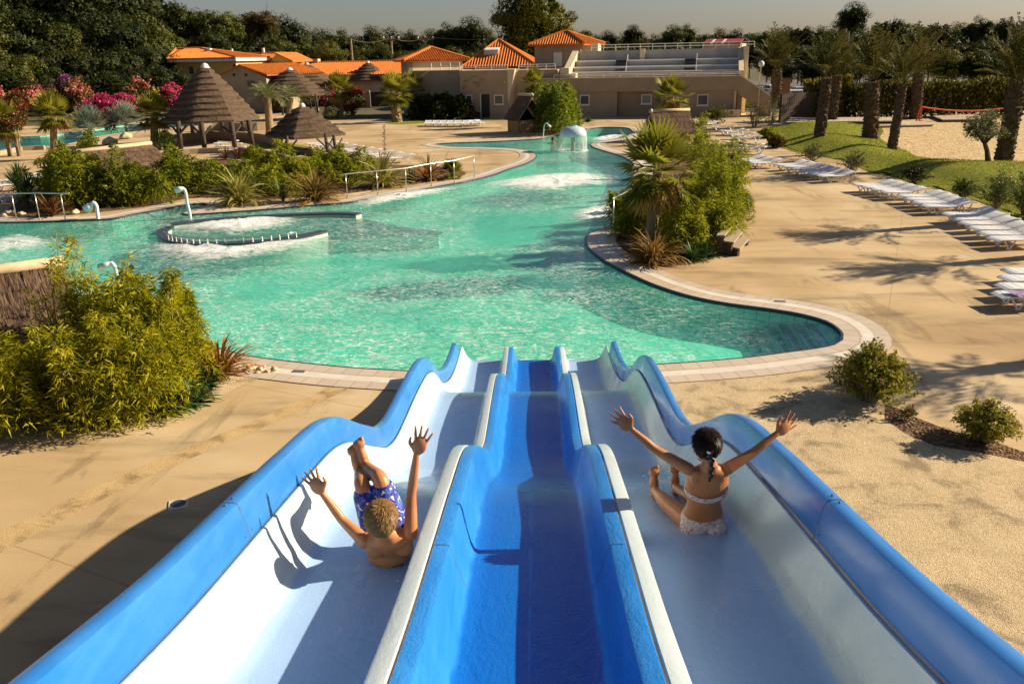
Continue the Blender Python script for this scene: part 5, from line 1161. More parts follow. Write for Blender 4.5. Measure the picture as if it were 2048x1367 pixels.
# --- gate and garden walls
gt = Fr(P(722, 215), P(800, 213.5)); h = gt.hit; t = gt.thing('gate', 'dark brown double gate between two tan wall pieces', 'gate')
a, b = h(740, 184), h(779, 214); mb = MB(); mb.span(a[0], b[0], 0, .12, .05, a[1]); gp = mb.build('gate_leaf', M_gate, t)
mb = MB(); 
for i in range(9): mb.span(a[0]+(b[0]-a[0])*i/9+.03, a[0]+(b[0]-a[0])*(i+1)/9-.03, -.03, .0, .1, a[1]-.05)
mb.build('gate_board', M_gate, gp)
t2 = gt.thing('garden_wall', 'low tan wall left of the brown gate', 'wall'); mb = MB(); mb.span(h(690, 200)[0], a[0]-.05, -.1, .25, 0, h(730, 181)[1]); mb.build('wall_body', M_wall, t2)
t2 = gt.thing('garden_wall', 'tan wall right of the brown gate', 'wall'); mb = MB(); mb.span(b[0]+.05, h(803, 200)[0], -.1, .25, 0, a[1]+.3); mb.build('wall_body', M_wall, t2)
# --- villas at the left
v1 = Fr(AT(405, 118), AT(476, 117)); h = v1.hit; t = v1.thing('villa', 'yellow villa with white eaves and orange tile roof behind the large gazebo', 'house')
zE = h(440, 123)[1]; uR = h(470, 130)[0]; dL = h(345, 128)[0]
mb = MB(); mb.span(.2, uR, .3, 9, 0, zE); mb.span(dL, .2, .9, 9, 0, zE-.02); mb.build('wall', M_yellow, t)
mb = MB(); mb.span(dL-.5, uR+.5, -.5, 9.6, zE, zE+.42); mb.build('eave', M_white, t)
zr = h(398, 97, 4.5)[1]; mb = MB(); hip(mb, [Vector((dL-.5, -.5, zE+.45)), Vector((uR+.5, -.5, zE+.45)), Vector((uR+.5, 9.6, zE+.45)), Vector((dL-.5, 9.6, zE+.45))], [Vector((h(352, 97, 4.5)[0], 4.5, zr)), Vector((h(400, 96, 4.5)[0], 4.5, zr))], tile=.34); rf = mb.build('roof', M_tileroof, t)
for x, y, w in ((418, 97, .55), (420, 106, .4)): q = h(x, y, 3); mb = MB(); mb.span(q[0]-w/2, q[0]+w/2, 3-w/2, 3+w/2, q[1]-1.3, q[1]); mb.build('chimney', M_white, rf)
q0, q1 = h(378, 134, .88), h(388, 148, .88); mb = MB(); mb.span(q0[0], q1[0], .80, .88, q1[1], q0[1]); mb.build('window', M_glass, t)
q0, q1 = h(464, 129), h(471, 139); mb = MB(); mb.span(q0[0], q1[0], .24, .29, q1[1], q0[1]); mb.build('window', M_wood, t)
v2 = Fr(AT(470, 128), AT(560, 126)); h = v2.hit; t = v2.thing('villa', 'second orange roofed house with a yellow gable behind the villa', 'house')
zE = h(500, 124)[1]; u1 = h(540, 120)[0]; zr = h(500, 108, 3)[1]; ua, ue = h(466, 120)[0], h(582, 122)[0]; uc = h(552, 107, 0)[0]
mb = MB(); mb.span(ua, ue, .6, 8, 0, zE); mb.build('wall', M_yellow, t)
mb = MB(); prism(mb, [(u1, zE), (ue, zE), (uc, h(552, 108)[1])], 0, 6); mb.build('gable', M_yellow, t)
mb = MB(); hip(mb, [Vector((ua-.4, 0, zE)), Vector((u1+.2, 0, zE)), Vector((uc, 7, zE+.1)), Vector((ua-.4, 7, zE))], [Vector((ua, 3, zr)), Vector((uc-.2, 3, zr))], tile=.34)
gz_ = h(552, 106)[1]; mb.hexa([(uc, -.4, gz_-.1), (ue+.5, -.4, zE-.15), (ue+.5, 6, zE-.15), (uc, 6, gz_-.1), (uc, -.4, gz_+.1), (ue+.5, -.4, zE+.05), (ue+.5, 6, zE+.05), (uc, 6, gz_+.1)]); rf = mb.build('roof', M_tileroof, t)
for x in (463, 526): q = h(x, 98 if x < 500 else 96, 3); mb = MB(); mb.tube([(q[0], 3, q[1]-1.4), (q[0], 3, q[1])], .22, 8); mb.build('chimney', M_white, rf)
v3 = Fr(AT(441, 101), AT(532, 100)); h = v3.hit; t = v3.thing('house', 'low beige house with a gable and one orange roof slope', 'house')
zE = h(441, 153)[1]; zr = h(480, 132)[1]; ue = h(532, 155)[0]; uc = h(480, 132)[0]; u9 = h(580, 150)[0]
mb = MB(); prism(mb, [(0, 0), (ue, 0), (ue, h(530, 154)[1]), (uc, zr), (0, zE)], 0, 9); mb.build('wall', M_wall, t)
mb = MB(); zF = h(530, 152)[1]
mb.hexa([(uc, -.3, zr), (ue+.3, -.3, zF), (ue+3.4, 9, zF), (uc+2.8, 9, zr), (uc, -.3, zr+.15), (ue+.3, -.3, zF+.15), (ue+3.6, 9, zF+.15), (uc+3, 9, zr+.15)])
for i in range(26): f = i/26; mb.tube([(uc+3*f, -.3+9.3*f, zr+.17), (ue+.35+3.3*f, -.3+9.3*f, zF+.17)], .10, 5)
mb.hexa([(-.3, -.3, zE-.1), (uc, -.3, zr), (uc, 9, zr), (-.3, 9, zE-.1), (-.3, -.3, zE+.05), (uc, -.3, zr+.15), (uc, 9, zr+.15), (-.3, 9, zE+.05)]); mb.build('roof', M_tileroof, t)
for x, y in ((468, 150), (492, 150)): q = h(x, y); mb = MB(); mb.box((q[0], -.02, q[1]), (.3, .04, .3)); mb.build('vent', M_wood, t)
q = h(502, 167); mb = MB(); mb.box((q[0], -.02, q[1]), (.9, .05, .6)); mb.build('window', M_glass, t)
v4 = Fr(AT(575, 116), AT(806, 112)); h = v4.hit; t = v4.thing('long_house', 'long low building with a wide orange tile roof', 'building')
zE = h(690, 150)[1]; zr = h(690, 124.5, 6)[1]; ue = v4.len
mb = MB(); mb.span(.2, ue, .4, 12, 0, zE-.05); mb.build('wall', M_cream, t)
mb = MB(); hip(mb, [Vector((-.5, 0, zE)), Vector((ue+.3, 0, zE)), Vector((ue+.3, 12, zE)), Vector((-.5, 12, zE))], [Vector((0, 6, zr)), Vector((ue, 6, zr))], tile=.36); rf = mb.build('roof', M_tileroof, t)
q = h(632, 118, 6); mb = MB(); mb.span(q[0]-.4, q[0]+.4, 5.7, 6.5, zr-.5, q[1]); mb.build('chimney', M_cream, rf)
# red roofed shed far behind the grandstand
sh = Fr(AT(1400, 118), AT(1474, 116)); h = sh.hit; t = sh.thing('shed', 'long shed with red roof and two pale stripes seen above the grandstand', 'shed')
ue = sh.len; z0, z1 = h(1430, 88)[1], h(1430, 80, 2)[1]
mb = MB(); mb.span(0, ue, 0, 5, 0, z0); mb.build('wall', M_cream, t)
Mr = pmat('red_roof', (.25, .03, .03), (.38, .06, .05), 3, .6)
for a, b, mm in ((0, .2, Mr), (.2, .27, M_white), (.27, .49, Mr), (.49, .56, M_white), (.56, 1, Mr)):
    mb = MB(); mb.hexa([(ue*a, -.2, z0), (ue*b, -.2, z0), (ue*b, 2.5, z1), (ue*a, 2.5, z1), (ue*a, -.2, z0+.1), (ue*b, -.2, z0+.1), (ue*b, 2.5, z1+.1), (ue*a, 2.5, z1+.1)]); mb.build('roof', mm, t)
# raised terrace walls on the left
def low_wall(label, px, h, w=.3, name='terrace_wall', mat=None):
    lp = smooth_path([P(x, y) for x, y in px], .5, False); t = thing(name, label, 'wall', lp[0]); mb = MB(); n = len(lp)
    for i, p in enumerate(lp):
        d = lp[min(i+1, n-1)]-lp[max(i-1, 0)]; d.normalize(); s = Vector((-d.y, d.x, 0))*w/2; q = p-lp[0]
        mb.v += [tuple(q-s-Vector((0, 0, .05))), tuple(q+s-Vector((0, 0, .05))), tuple(q+s+Vector((0, 0, h))), tuple(q-s+Vector((0, 0, h)))]
    mb.f = [(4*i+j, 4*i+(j+1) % 4, 4*i+4+(j+1) % 4, 4*i+4+j) for i in range(n-1) for j in range(4)]+[(0, 1, 2, 3), (4*n-1, 4*n-2, 4*n-3, 4*n-4)]; mb.m = [0]*len(mb.f)
    mb.build('wall_body', mat or M_wall, t); return t
low_wall('curved tan wall round the back of the large gazebo', [(318,300),(345,287),(400,281),(470,280),(530,285),(560,297)], .62, .35)
low_wall('tan wall in front of the large gazebo terrace', [(330,312),(400,307),(470,306),(530,312),(590,326),(640,345)], .34, .3)
low_wall('tan planter wall behind the large gazebo', [(400,263),(440,260),(500,262),(535,260)], .7, .4)
low_wall('low wall below the small gazebo', [(585,302),(630,310),(690,325),(740,332)], .3, .3)
low_wall('tan wall along the second pool at the left', [(-60,322),(0,310),(45,301),(90,299)], .28, .3)

# ------------------------------------------------------------------ thatched gazebos and bars
def thatch_cone(parent, R, z0, z1, layers, mat_straw, n=1, sides=8, fr=.0, top=.10, rot=0):
    def shp(a):   # rounded polygon
        s = math.pi/sides; b = ((a-rot) % (2*s))-s; return 1*(.35+.65*math.cos(s)/math.cos(b)) if sides < 20 else 1
    mb = MB(); lb = LB(); seg = 64
    for k in range(layers):
        t0, t1 = k/layers, (k+1)/layers; g0, g1 = t0**.86, t1**.86
        ra, rb = max(top, top+(R-top)*g0-.12), top+(R-top)*g1+.05; za, zb_ = z1+(z0-z1)*t0+.02, z1+(z0-z1)*t1
        vs = []
        for (r_, z_) in ((ra, za), (rb, zb_+.10), (rb-.015, zb_-.045), (ra*.9, zb_+.02)):
            for j in range(seg): a = 6.2832*j/seg; q = shp(a)*r_*(1+.006*math.sin(j*7.3+k)); vs.append((q*math.cos(a), q*math.sin(a), z_))
        mb.add(vs, [(i*seg+j, i*seg+(j+1) % seg, (i+1)*seg+(j+1) % seg, (i+1)*seg+j) for i in range(3) for j in range(seg)])
        m = int(900*n*(rb/R)+100); aa = rng.uniform(0, 6.2832, m); f = rng.random(m)*.62
        sp = np.array([shp(x) for x in aa]); r0_ = (ra+(rb-ra)*f)*sp; zz = za+(zb_+.07-za)*f
        d = np.stack([np.cos(aa)*(rb-ra), np.sin(aa)*(rb-ra), np.full(m, zb_+.05-za)], 1)+rng.normal(size=(m, 3))*.03*R/3
        L = np.hypot(rb-ra, za-zb_)*rng.uniform(.3, .46, m)
        side = np.stack([-np.sin(aa), np.cos(aa), np.zeros(m)], 1)
        lb.diamonds(np.stack([np.cos(aa)*r0_, np.sin(aa)*r0_, zz+.03], 1), d, L, .028*R/3+.008, side=side, mid=.7)
    o = mb.build('thatch_roof', M_thatch, parent); lb.build('straw', mat_straw, o); return o
def gazebo(label, base_px, apex_px, eave_z, R, posts, layers, post_r=.11, finial=True, floor=0, sides=8, name='gazebo'):
    b = P(*base_px); t = thing(name, label, 'gazebo', b); za = V(b, *apex_px).z
    rf = thatch_cone(t, R, eave_z, za-.15, layers, L_thatch, 2, sides)
    mb = MB(); mb.lathe([(.42*R/3.4+.06, za-.42), (.30*R/3.4, za-.22), (.20*R/3.4, za-.02), (.08*R/3.4, za+.06), (0.001, za+.07)], 20); mb.build('roof_cap', M_white, rf, True)
    for px, py in posts:
        q = P(px, py)-b; mb = MB(); mb.tube([q, Vector((q.x*.97, q.y*.97, eave_z+.25))], post_r, 10)
        po = mb.build('post', M_wood, t, True)
        d = Vector((-q.y, q.x, 0)).normalized()
        for s in (-1, 1): mb = MB(); mb.tube([q+Vector((0, 0, eave_z-.65)), q+d*(.6*s)+Vector((-q.x*.05, -q.y*.05, eave_z-.02))], post_r*.5, 6); mb.build('brace', M_wood, po)
    mb = MB(); n = 8
    pts = [Vector((R*.78*math.cos(6.2832*i/n), R*.78*math.sin(6.2832*i/n), eave_z+.10)) for i in range(n)]
    for i in range(n): mb.tube([pts[i], pts[(i+1) % n]], .07, 6)
    mb.build('ring_beam', M_wood, t)
    return t, b, za
bG = P(430, 284); Rg = mpx(bG, 94)
gazebo('large octagonal gazebo with tall layered thatch roof on dark posts', (430,284), (413,128), V(bG, 430, 240).z+.05, Rg, [(362,299),(410,303),(471,302),(506,297),(386,268),(446,266),(488,268)], 9, .17)
bS = P(614, 306); Rs = mpx(bS, 80)
gazebo('small square gazebo with pale capped thatch roof left of the handrail', (614,306), (606,208), V(bS, 614, 272).z+.05, Rs, [(565,312),(577,318),(656,312),(673,316)], 5, .10, sides=4)
tq_ = gazebo('thatched gazebo with tied white curtain behind the feathery palms', (588,222), (582,136), V(P(588,222), 590, 190).z, mpx(P(588,222), 74), [(548,226),(566,230),(636,226),(622,218),(560,216)], 7, .12)
mb = MB(); q = P(634, 222)-tq_[1]; zc_ = V(tq_[1], 634, 190).z
mb.lathe([(.30, zc_), (.24, zc_*.75), (.12, zc_*.45), (.20, zc_*.2), (.28, .05)], 12, (q.x, q.y, 0)); mb.build('curtain', M_white, tq_[0], True)
gazebo('farther thatched gazebo half hidden behind the curtained one', (622,212), (615,126), V(P(622,212), 640, 166).z, mpx(P(622,212), 58), [(588,214),(655,216),(640,210)], 6, .12)
gazebo('distant thatched cone roof behind the pink oleanders', (742,207), (740,123), V(P(742,207), 742, 160).z, mpx(P(742,207), 46), [(710,208),(770,208)], 6, .12)

def gable_hut(label, corner, u_px, depth, zE_, zR, over=.3, name='thatched_bar', walls=True, wall_h=None, straw=None, rise=None, openf=True):
    """corner px = front-left ground corner, u_px = front-right ground corner; ridge runs back along v"""
    fr = Fr(P(*corner), P(*u_px)); t = fr.thing(name, label, 'hut'); W = fr.len; straw = straw or L_thatch2
    mb = MB(); th = .16; lb = LB()
    for s in (-1, 1):
        xe = W/2+s*(W/2+over); xr = W/2
        ze = zE_-over*.35
        pts = [(xr, -over, zR), (xe, -over, ze), (xe, depth+over, ze), (xr, depth+over, zR)]
        up = [(p[0], p[1], p[2]+th) for p in pts]
        mb.hexa([Vector(p) for p in (pts if s > 0 else pts[::-1])]+[Vector(p) for p in (up if s > 0 else up[::-1])])
        sl = math.hypot(xe-xr, zR-ze); rows = max(4, int(sl/.45))
        for k in range(rows):
            m = int(150*(depth+2*over)); f0 = (k+rng.random(m)*.5)/rows
            p = np.stack([xr+(xe-xr)*f0, rng.uniform(-over, depth+over, m), zR+(ze-zR)*f0+th+.03+.03*(1-(f0*rows-k))], 1)
            d = np.stack([np.full(m, xe-xr), rng.normal(size=m)*.25, np.full(m, ze-zR)], 1)
            lb.diamonds(p, d, sl/rows*rng.uniform(.7, 1.15, m), .03, side=np.tile([0, 1., 0], (m, 1))+rng.normal(size=(m, 3))*.1, mid=.75)
    rf = mb.build('thatch_roof', M_thatch, t); lb.build('straw', straw, rf)
    mb = MB(); mb.tube([(W/2, -over-.05, zR+th+.06), (W/2, depth+over+.05, zR+th+.06)], .11, 8); mb.build('ridge', M_ridge, rf, True)
    mb = MB(); mb.lathe([(.02, .0), (.14, .10), (.15, .18)], 10, (0, 0, 0)); oc = mb.build('ridge_cap', M_white, rf, True); oc.location = (W/2, -over-.06, zR+th+.06); oc.rotation_euler = (R_(-90), 0, 0); oc.scale = (1, 1, 1)
    for x in (.06, W-.06):
        for y in (.06, depth-.06): mb = MB(); mb.tube([(x, y, -.05), (x, y, zE_)], .07, 8); mb.build('post', M_wood, t)
    for s in (-1, 1): mb = MB(); mb.tube([(W/2, -over+.05, zR-.04), (W/2+s*(W/2+over), -over+.05, zE_-over*.35-.04)], .06, 6); mb.build('barge_board', M_plank, t)
    if walls:
        wh = wall_h or zE_*.5
        for (p0, p1, hh) in (((0, 0), (W, 0), wh), ((0, 0), (0, depth), zE_-.02), ((W, 0), (W, depth), wh)):
            n = int((Vector(p1)-Vector(p0)).length/.085); mb = MB()
            for i in range(n+1):
                q = Vector(p0).lerp(Vector(p1), i/n); mb.tube([(q.x, q.y, 0), (q.x, q.y, hh+random.uniform(-.03, .03))], .042, 6)
            mb.build('cane_wall', M_cane, t)
        mb = MB(); prism(mb, [(.1, 0), (W-.1, 0), (W-.1, zE_), (W/2, zR-.05), (.1, zE_)], depth-.12, depth-.06); mb.build('back_wall', M_dark, t)
        mb = MB(); mb.span(.05, W-.05, .06, .4, wh, wh+.05); mb.build('counter', M_plank, t)
        mb = MB(); mb.span(W*.45, W*.62, depth*.5, depth*.7, 0, zE_*.8); mb.span(W*.15, W*.4, depth*.6, depth*.8, 0, zE_*.6); mb.build('shelf', M_whitep, t)
    return t, fr
b1 = P(1038, 267); zr = V(b1, 1066, 194).z; ze = V(b1, 1036, 240).z
gable_hut('gable thatched bar with cane walls and dark interior beside the green bamboo', (1037,267), (1088,263), 1.5, ze, zr-.1, .2, wall_h=V(b1, 1050, 243).z)
def hutside(label, A_px, B_px, depthpx, zE_, zR, over=.3, name='thatched_bar', walls=True):
    """long side A-B faces the camera; the ridge runs parallel to it"""
    A, B = P(*A_px), P(*B_px); u = (B-A).normalized(); v = Vector((-u.y, u.x, 0)); D = depthpx
    # reuse gable_hut: its front edge is the short left end
    c0 = A+v*D; c1 = A
    t, fr = gable_hut_world(label, c0, c1, (B-A).length, zE_, zR, over, name, walls); return t
def gable_hut_world(label, A, B, depth, zE_, zR, over, name, walls):
    global P
    oldP = P; pts = {0: A, 1: B}
    P = lambda x, y, z=0: pts[x]
    try: r = gable_hut(label, (0, 0), (1, 0), depth, zE_, zR, over, name, walls, wall_h=zE_*.95)
    finally: P = oldP
    return r
hutside('small thatched bar with cane walls partly hidden by the tall palm', (1318,284), (1380,281), 2.0, V(P(1318,284), 1340, 270).z+.1, V(P(1318,284)+Vector((0, 1, 0)), 1340, 225).z-.1)
hutside('low thatched roof half buried in the far bank bamboo', (178,398), (338,372), 2.6, V(P(178,398), 200, 352).z, V(P(230,380), 245, 296).z-.2, .25, 'thatched_shelter', False)
hutside('thatched hut with wooden ridge at the left frame edge behind the bamboo', (-105,810), (172,752), 2.9, V(P(100,770), 130, 690).z*.9, V(P(20,690), 20, 506).z-.25, .15, 'thatched_shelter', False)
# ------------------------------------------------------------------ sun loungers
M_lounger = pmat('white_resin', (.70, .70, .71), (.80, .80, .80), 4, .4, .08, 40)
def make_lounger():
    t = thing('sun_lounger', 'white sun lounger', 'sun lounger', (0, 0, 0)); W = .575
    prof_ = [(0, .30), (.10, .335), (.45, .335), (.85, .315), (1.15, .335), (1.22, .36)]
    back = [(1.24, .365), (1.45, .425), (1.66, .475), (1.82, .485), (1.92, .46)]
    for nm, pr, nsl in (('bed', prof_, 11), ('backrest', back, 7)):
        mb = MB(); sp = smooth_path([Vector((a, 0, b)) for a, b in pr], .03, False); n = len(sp)
        for s in (-1, 1): mb.tube([p+Vector((0, s*W/2, 0)) for p in sp], .028, 6)
        for k in range(nsl):
            f0, f1 = (k+.06)/nsl, (k+.94)/nsl; i0, i1 = int(f0*(n-1)), int(f1*(n-1)); a, b = sp[i0], sp[i1]
            o = Vector((0, 0, .012))
            mb.hexa([a+Vector((0, -W/2, 0))-o, b+Vector((0, -W/2, 0))-o, b+Vector((0, W/2, 0))-o, a+Vector((0, W/2, 0))-o, a+Vector((0, -W/2, 0))+o, b+Vector((0, -W/2, 0))+o, b+Vector((0, W/2, 0))+o, a+Vector((0, W/2, 0))+o])
        mb.build(nm, M_lounger, t)
    for x in (.42, 1.55):
        for s in (-1, 1):
            mb = MB(); zt_ = .31 if x < 1 else .42
            for dx in (-.20, .20): mb.tube([(x+dx, s*(W/2-.02), zt_), (x+dx*.12, s*(W/2-.02), .03)], .026, 6)
            mb.box((x, s*(W/2-.02), .02), (.13, .05, .04)); mb.build('leg', M_lounger, t)
    return t
LG = make_lounger(); LG_used = [False]
ORD = ['first', 'second', 'third', 'fourth', 'fifth', 'sixth', 'seventh', 'eighth', 'ninth', 'tenth']
def lounger(p, ang, label, group):
    t = LG if not LG_used[0] else copy_tree(LG); LG_used[0] = True
    t.location = (p.x, p.y, 0.004); t.rotation_euler = (0, 0, ang+random.uniform(-.06, .06)); t.scale = (.94, .94, .9); t['label'] = label; t['group'] = group; return t
def row(where, fa, fb, n, head=None, ang=None, z=.3, end=('near', 'far'), step=None):
    A, B = P(*fa, z), P(*fb, z)
    if ang is None: h = P(*head, .5)-A; ang = math.atan2(h.y, h.x)
    for i in range(n):
        q = A.lerp(B, i/(n-1)) if n > 1 else A
        if step is not None: q = A+(B-A).normalized()*step*i
        lb = (f'{ORD[i]} white sun lounger {where}' if n > 1 else f'white sun lounger {where}')
        lounger(q, ang, lb, 'white sun loungers round the pool')
A1 = .32
row('standing alone nearest the grandstand', (1403,248), None or (1403,248), 1, (1428,241))
row('from the back, pair below the grandstand bushes', (1424,255), (1437,261), 2, (1480,250))
row('from the back, trio left of the lawn corner', (1446,263), (1468,276), 3, (1507,258))
row('from the back, pair beside the reddish bush', (1470,290), (1472,296), 2, (1538,286))
row('from the back, trio below the lawn corner', (1470,319), (1501,326), 3, (1542,308))
row('from the back, tight row of six along the lawn', (1554,330), (1640,352), 6, (1622,318))
row('from the back, row of four by the dark bush', (1710,370), (1766,384), 4, (1790,358))
row('from the back, row of four along the lawn', (1800,392), (1848,412), 4, (1897,379))
row('from the back, long row of six by the lawn', (1893,429), (1985,478), 6, (1990,414))
row('from the back, group cut by right frame edge', (2014,543), (1994,590), 4, ang=.06)
row('from the left, row of six before the building', (855,247), (930,247), 6, ang=math.pi/2+.03)
row('from the left, slanted pair before the building wall', (950,246), (966,245), 2, ang=math.pi/2+.35)
row('from the back, long row behind the small gazebo', (612,288), (768,317), 10, ang=.42)
row('from the back, under the large gazebo', (425,287), (436,300), 3, ang=.25)
row('behind the yellow flax on the far bank', (452,362), (452,362), 1, ang=1.25)
row('from the back, pair behind the yucca', (36,350), (44,354), 2, ang=.5)
row('from the back, behind the left handrail', (-22,372), (-12,392), 2, ang=.35)
row('cut by the left frame edge further back', (-20,362), (-20,362), 1, ang=.35)
row('from the left, beside the pale boulders', (290,287), (318,284), 2, ang=1.0)

# ------------------------------------------------------------------ rails, spouts, fountain
def handrail(label, pts_px, h, parent_name='handrail', m=M_steel, r=.024, ends=.35):
    pts = [P(x, y, .014) for x, y in pts_px]; t = thing(parent_name, label, 'handrail', pts[0]); mb = MB()
    tp = [p-pts[0]+Vector((0, 0, h)) for p in pts]; e0 = (tp[0]-tp[1]).normalized()*ends; e1 = (tp[-1]-tp[-2]).normalized()*ends
    mb.tube([tp[0]+e0]+tp+[tp[-1]+e1], r*1.15, 8); mb.build('rail', m, t, True)
    for p in pts: mb = MB(); q = p-pts[0]; mb.tube([q, q+Vector((0, 0, h))], r*.85, 8); mb.lathe([(.06, 0), (.06, .012), (.03, .02)], 10, q); mb.build('post', m, t, True)
handrail('long pale steel handrail on the left bank', [(695,396),(756,389),(813,383),(863,372),(909,365),(949,354)], V(P(695,396), 692, 348).z)
handrail('short steel handrail with three posts at the left frame edge', [(34,440),(80,439),(131,440)], V(P(34,440), 24, 387).z, ends=.4)
handrail('steel handrail at the right bank disappearing into the bamboo', [(1226,462),(1262,440)], V(P(1226,462), 1224, 397).z, ends=.1)
def spout(label, base, pts_px, r=.05, z0=-.3, head=None, name='water_spout', jet=None):
    b = P(*base, WZ); t = thing(name, label, 'water spout', b); pts = [V(b, x, y)-b for x, y in pts_px]; mb = MB()
    mb.tube(smooth_path([Vector((0, 0, z0))]+pts, .06, False), r, 10); mb.build('pipe', M_whitep, t, True)
    d = (pts[-1]-pts[-2]).normalized(); mb = MB(); hd = head or 2.2
    mb.tube([pts[-1]-d*.12, pts[-1]+d*.02, pts[-1]+d*.22], [r, r*hd*.8, r*hd], 12); mb.build('nozzle', M_whitep, t, True)
    return t
spout('white swan neck water spout in front of the far bank', (380,436), [(379,425),(374,404),(372,388),(367,377),(362,378)], .06)
spout('short white water spout with square mouth at the left bank', (196,440), [(195,428),(192,410),(187,405),(180,412)], .07, head=2.6)
spout('white water spout rising behind the foreground bamboo', (236,585), [(234,560),(230,535),(224,526),(214,530)], .05)
spout('thin white water spout in front of the gable thatched bar', (1086,277), [(1087,266),(1089,250),(1093,246),(1097,250)], .035)
spout('white water spout behind the mushroom fountain', (1136,262), [(1136,252),(1136,243),(1141,239),(1148,243)], .035)
b = P(1146, 302, WZ); t = thing('mushroom_fountain', 'white and blue mushroom fountain with falling water curtain', 'fountain', b); Rm = mpx(b, 27); zr_ = V(b, 1146, 271).z-b.z; zt_ = V(b, 1146, 252).z-b.z
mb = MB(); mb.tube([(0, 0, -1), (0, 0, zt_-.1)], .13, 14); mb.build('column', pmat('stone_column', (.3, .26, .2), (.45, .4, .32), 5, .6), t, True)
hh = zt_-zr_
mb = MB(); mb.lathe([(Rm*.3, zr_+.03), (Rm*.96, zr_-.04), (Rm, zr_), (Rm*.96, zr_+hh*.4), (Rm*.78, zr_+hh*.75), (Rm*.45, zr_+hh*.95), (Rm*.3, zr_+hh)], 40); mb.build('dome', pmat('white_blue_dome', (.45, .58, .72), (.78, .80, .78), .9, .25, 0), t, True)
mb = MB(); mb.lathe([(Rm*.3, zr_+hh*.98), (Rm*.28, zr_+hh*1.06), (.001, zr_+hh*1.08)], 30); mb.build('dome_cap', pmat('blue_cap', (.16, .30, .52), (.25, .42, .62), 2, .3, 0), t, True)
def curtainmat():
    m, nt, b_ = newmat('falling_water'); out = nt.nodes['Material Output']
    a = node(nt, 'ShaderNodeAttribute', attribute_name='st'); mp = node(nt, 'ShaderNodeMapping'); mp.inputs['Scale'].default_value = (26, 1.1, 1)
    nt.links.new(a.outputs['Vector'], mp.inputs['Vector']); f = noisen(nt, mp.outputs[0], 1, 4, .6, .3)
    al = ramp(nt, f, [(.40, .06), (.62, .62)]); b_.inputs['Base Color'].default_value = (.85, .86, .82, 1); b_.inputs['Roughness'].default_value = .3
    tr = node(nt, 'ShaderNodeBsdfTransparent'); mx = node(nt, 'ShaderNodeMixShader'); nt.links.new(al, mx.inputs[0]); nt.links.new(tr.outputs[0], mx.inputs[1]); nt.links.new(b_.outputs[0], mx.inputs[2]); nt.links.new(mx.outputs[0], out.inputs[0]); return m
M_curt = curtainmat(); mb = MB(); n = 72; st = []
for k in range(7):
    for j in range(n+1):
        a = 6.2832*j/n; rr = Rm*(1+.05*(k/6)+.015*math.sin(j*2.7+k)); mb.v.append((rr*math.cos(a), rr*math.sin(a), zr_*(1-k/6)+.0)); st.append((a*Rm, zr_*k/6, 0))
mb.f = [(k*(n+1)+j, k*(n+1)+j+1, (k+1)*(n+1)+j+1, (k+1)*(n+1)+j) for k in range(6) for j in range(n)]; mb.m = [0]*len(mb.f); mb.st = st; mb.build('water_curtain', M_curt, t, True)
ring = [b+Vector((math.cos(a)*Rm*1.35, math.sin(a)*Rm*1.3, 0)) for a in np.linspace(0, 6.2832, 17)[:-1]]
mb = MB(); st = []; lp = ring; R = 8; n = len(lp)
for k in range(R+1):
    for i in range(n):
        q = (lp[i]-b)*(.45+.55*k/R)+b; e = 1-abs(k/R-.45)*1.9; mb.v.append((q.x, q.y, WZ+.012+.06*max(0, e)*abs(noise.noise((q.x*5, q.y*5, 0)))*2)); st.append((max(0, e)*.95, 0, 0))
mb.f = [(k*n+i, k*n+(i+1) % n, (k+1)*n+(i+1) % n, (k+1)*n+i) for k in range(R) for i in range(n)]; mb.m = [0]*len(mb.f); mb.st = st; kind(mb.build('foam', M_foam, smooth=True), 'stuff', 'ring of splashes under the mushroom fountain')

# wooden steps on the right bank
tr_ = [((1436,474),(1466,454),(1449,452)), ]
b = P(1446, 512); fr = Fr(P(1436, 514), P(1484, 505)); t = thing('wooden_steps', 'three weathered plank steps at the edge of the right bank bamboo', 'steps', b)
def atz(px, py, z): return P(px, py, z)-b
for i, (quad, z) in enumerate([([(1433,470),(1450,470),(1467,450),(1448,451)], .60), ([(1445,481),(1468,484),(1485,463),(1463,460)], .42), ([(1462,493),(1480,497),(1499,476),(1480,473)], .24)]):
    q = [atz(x, y, z) for x, y in quad]; mb = MB(); o = Vector((0, 0, .05))
    mb.hexa([p-o for p in q]+list(q)); tread = mb.build('tread', M_plank, t)
    for a, bb in ((q[0], q[1]), (q[2], q[3])):
        m_ = (a+bb)/2; dz = z-.055; mb = MB(); mb.box((m_.x*1.0+(q[0]+q[1]+q[2]+q[3]).x/4*0, m_.y, dz/2), ((a-bb).length*.75, .10, dz), math.atan2((bb-a).y, (bb-a).x)); mb.build('riser', M_wood, tread)
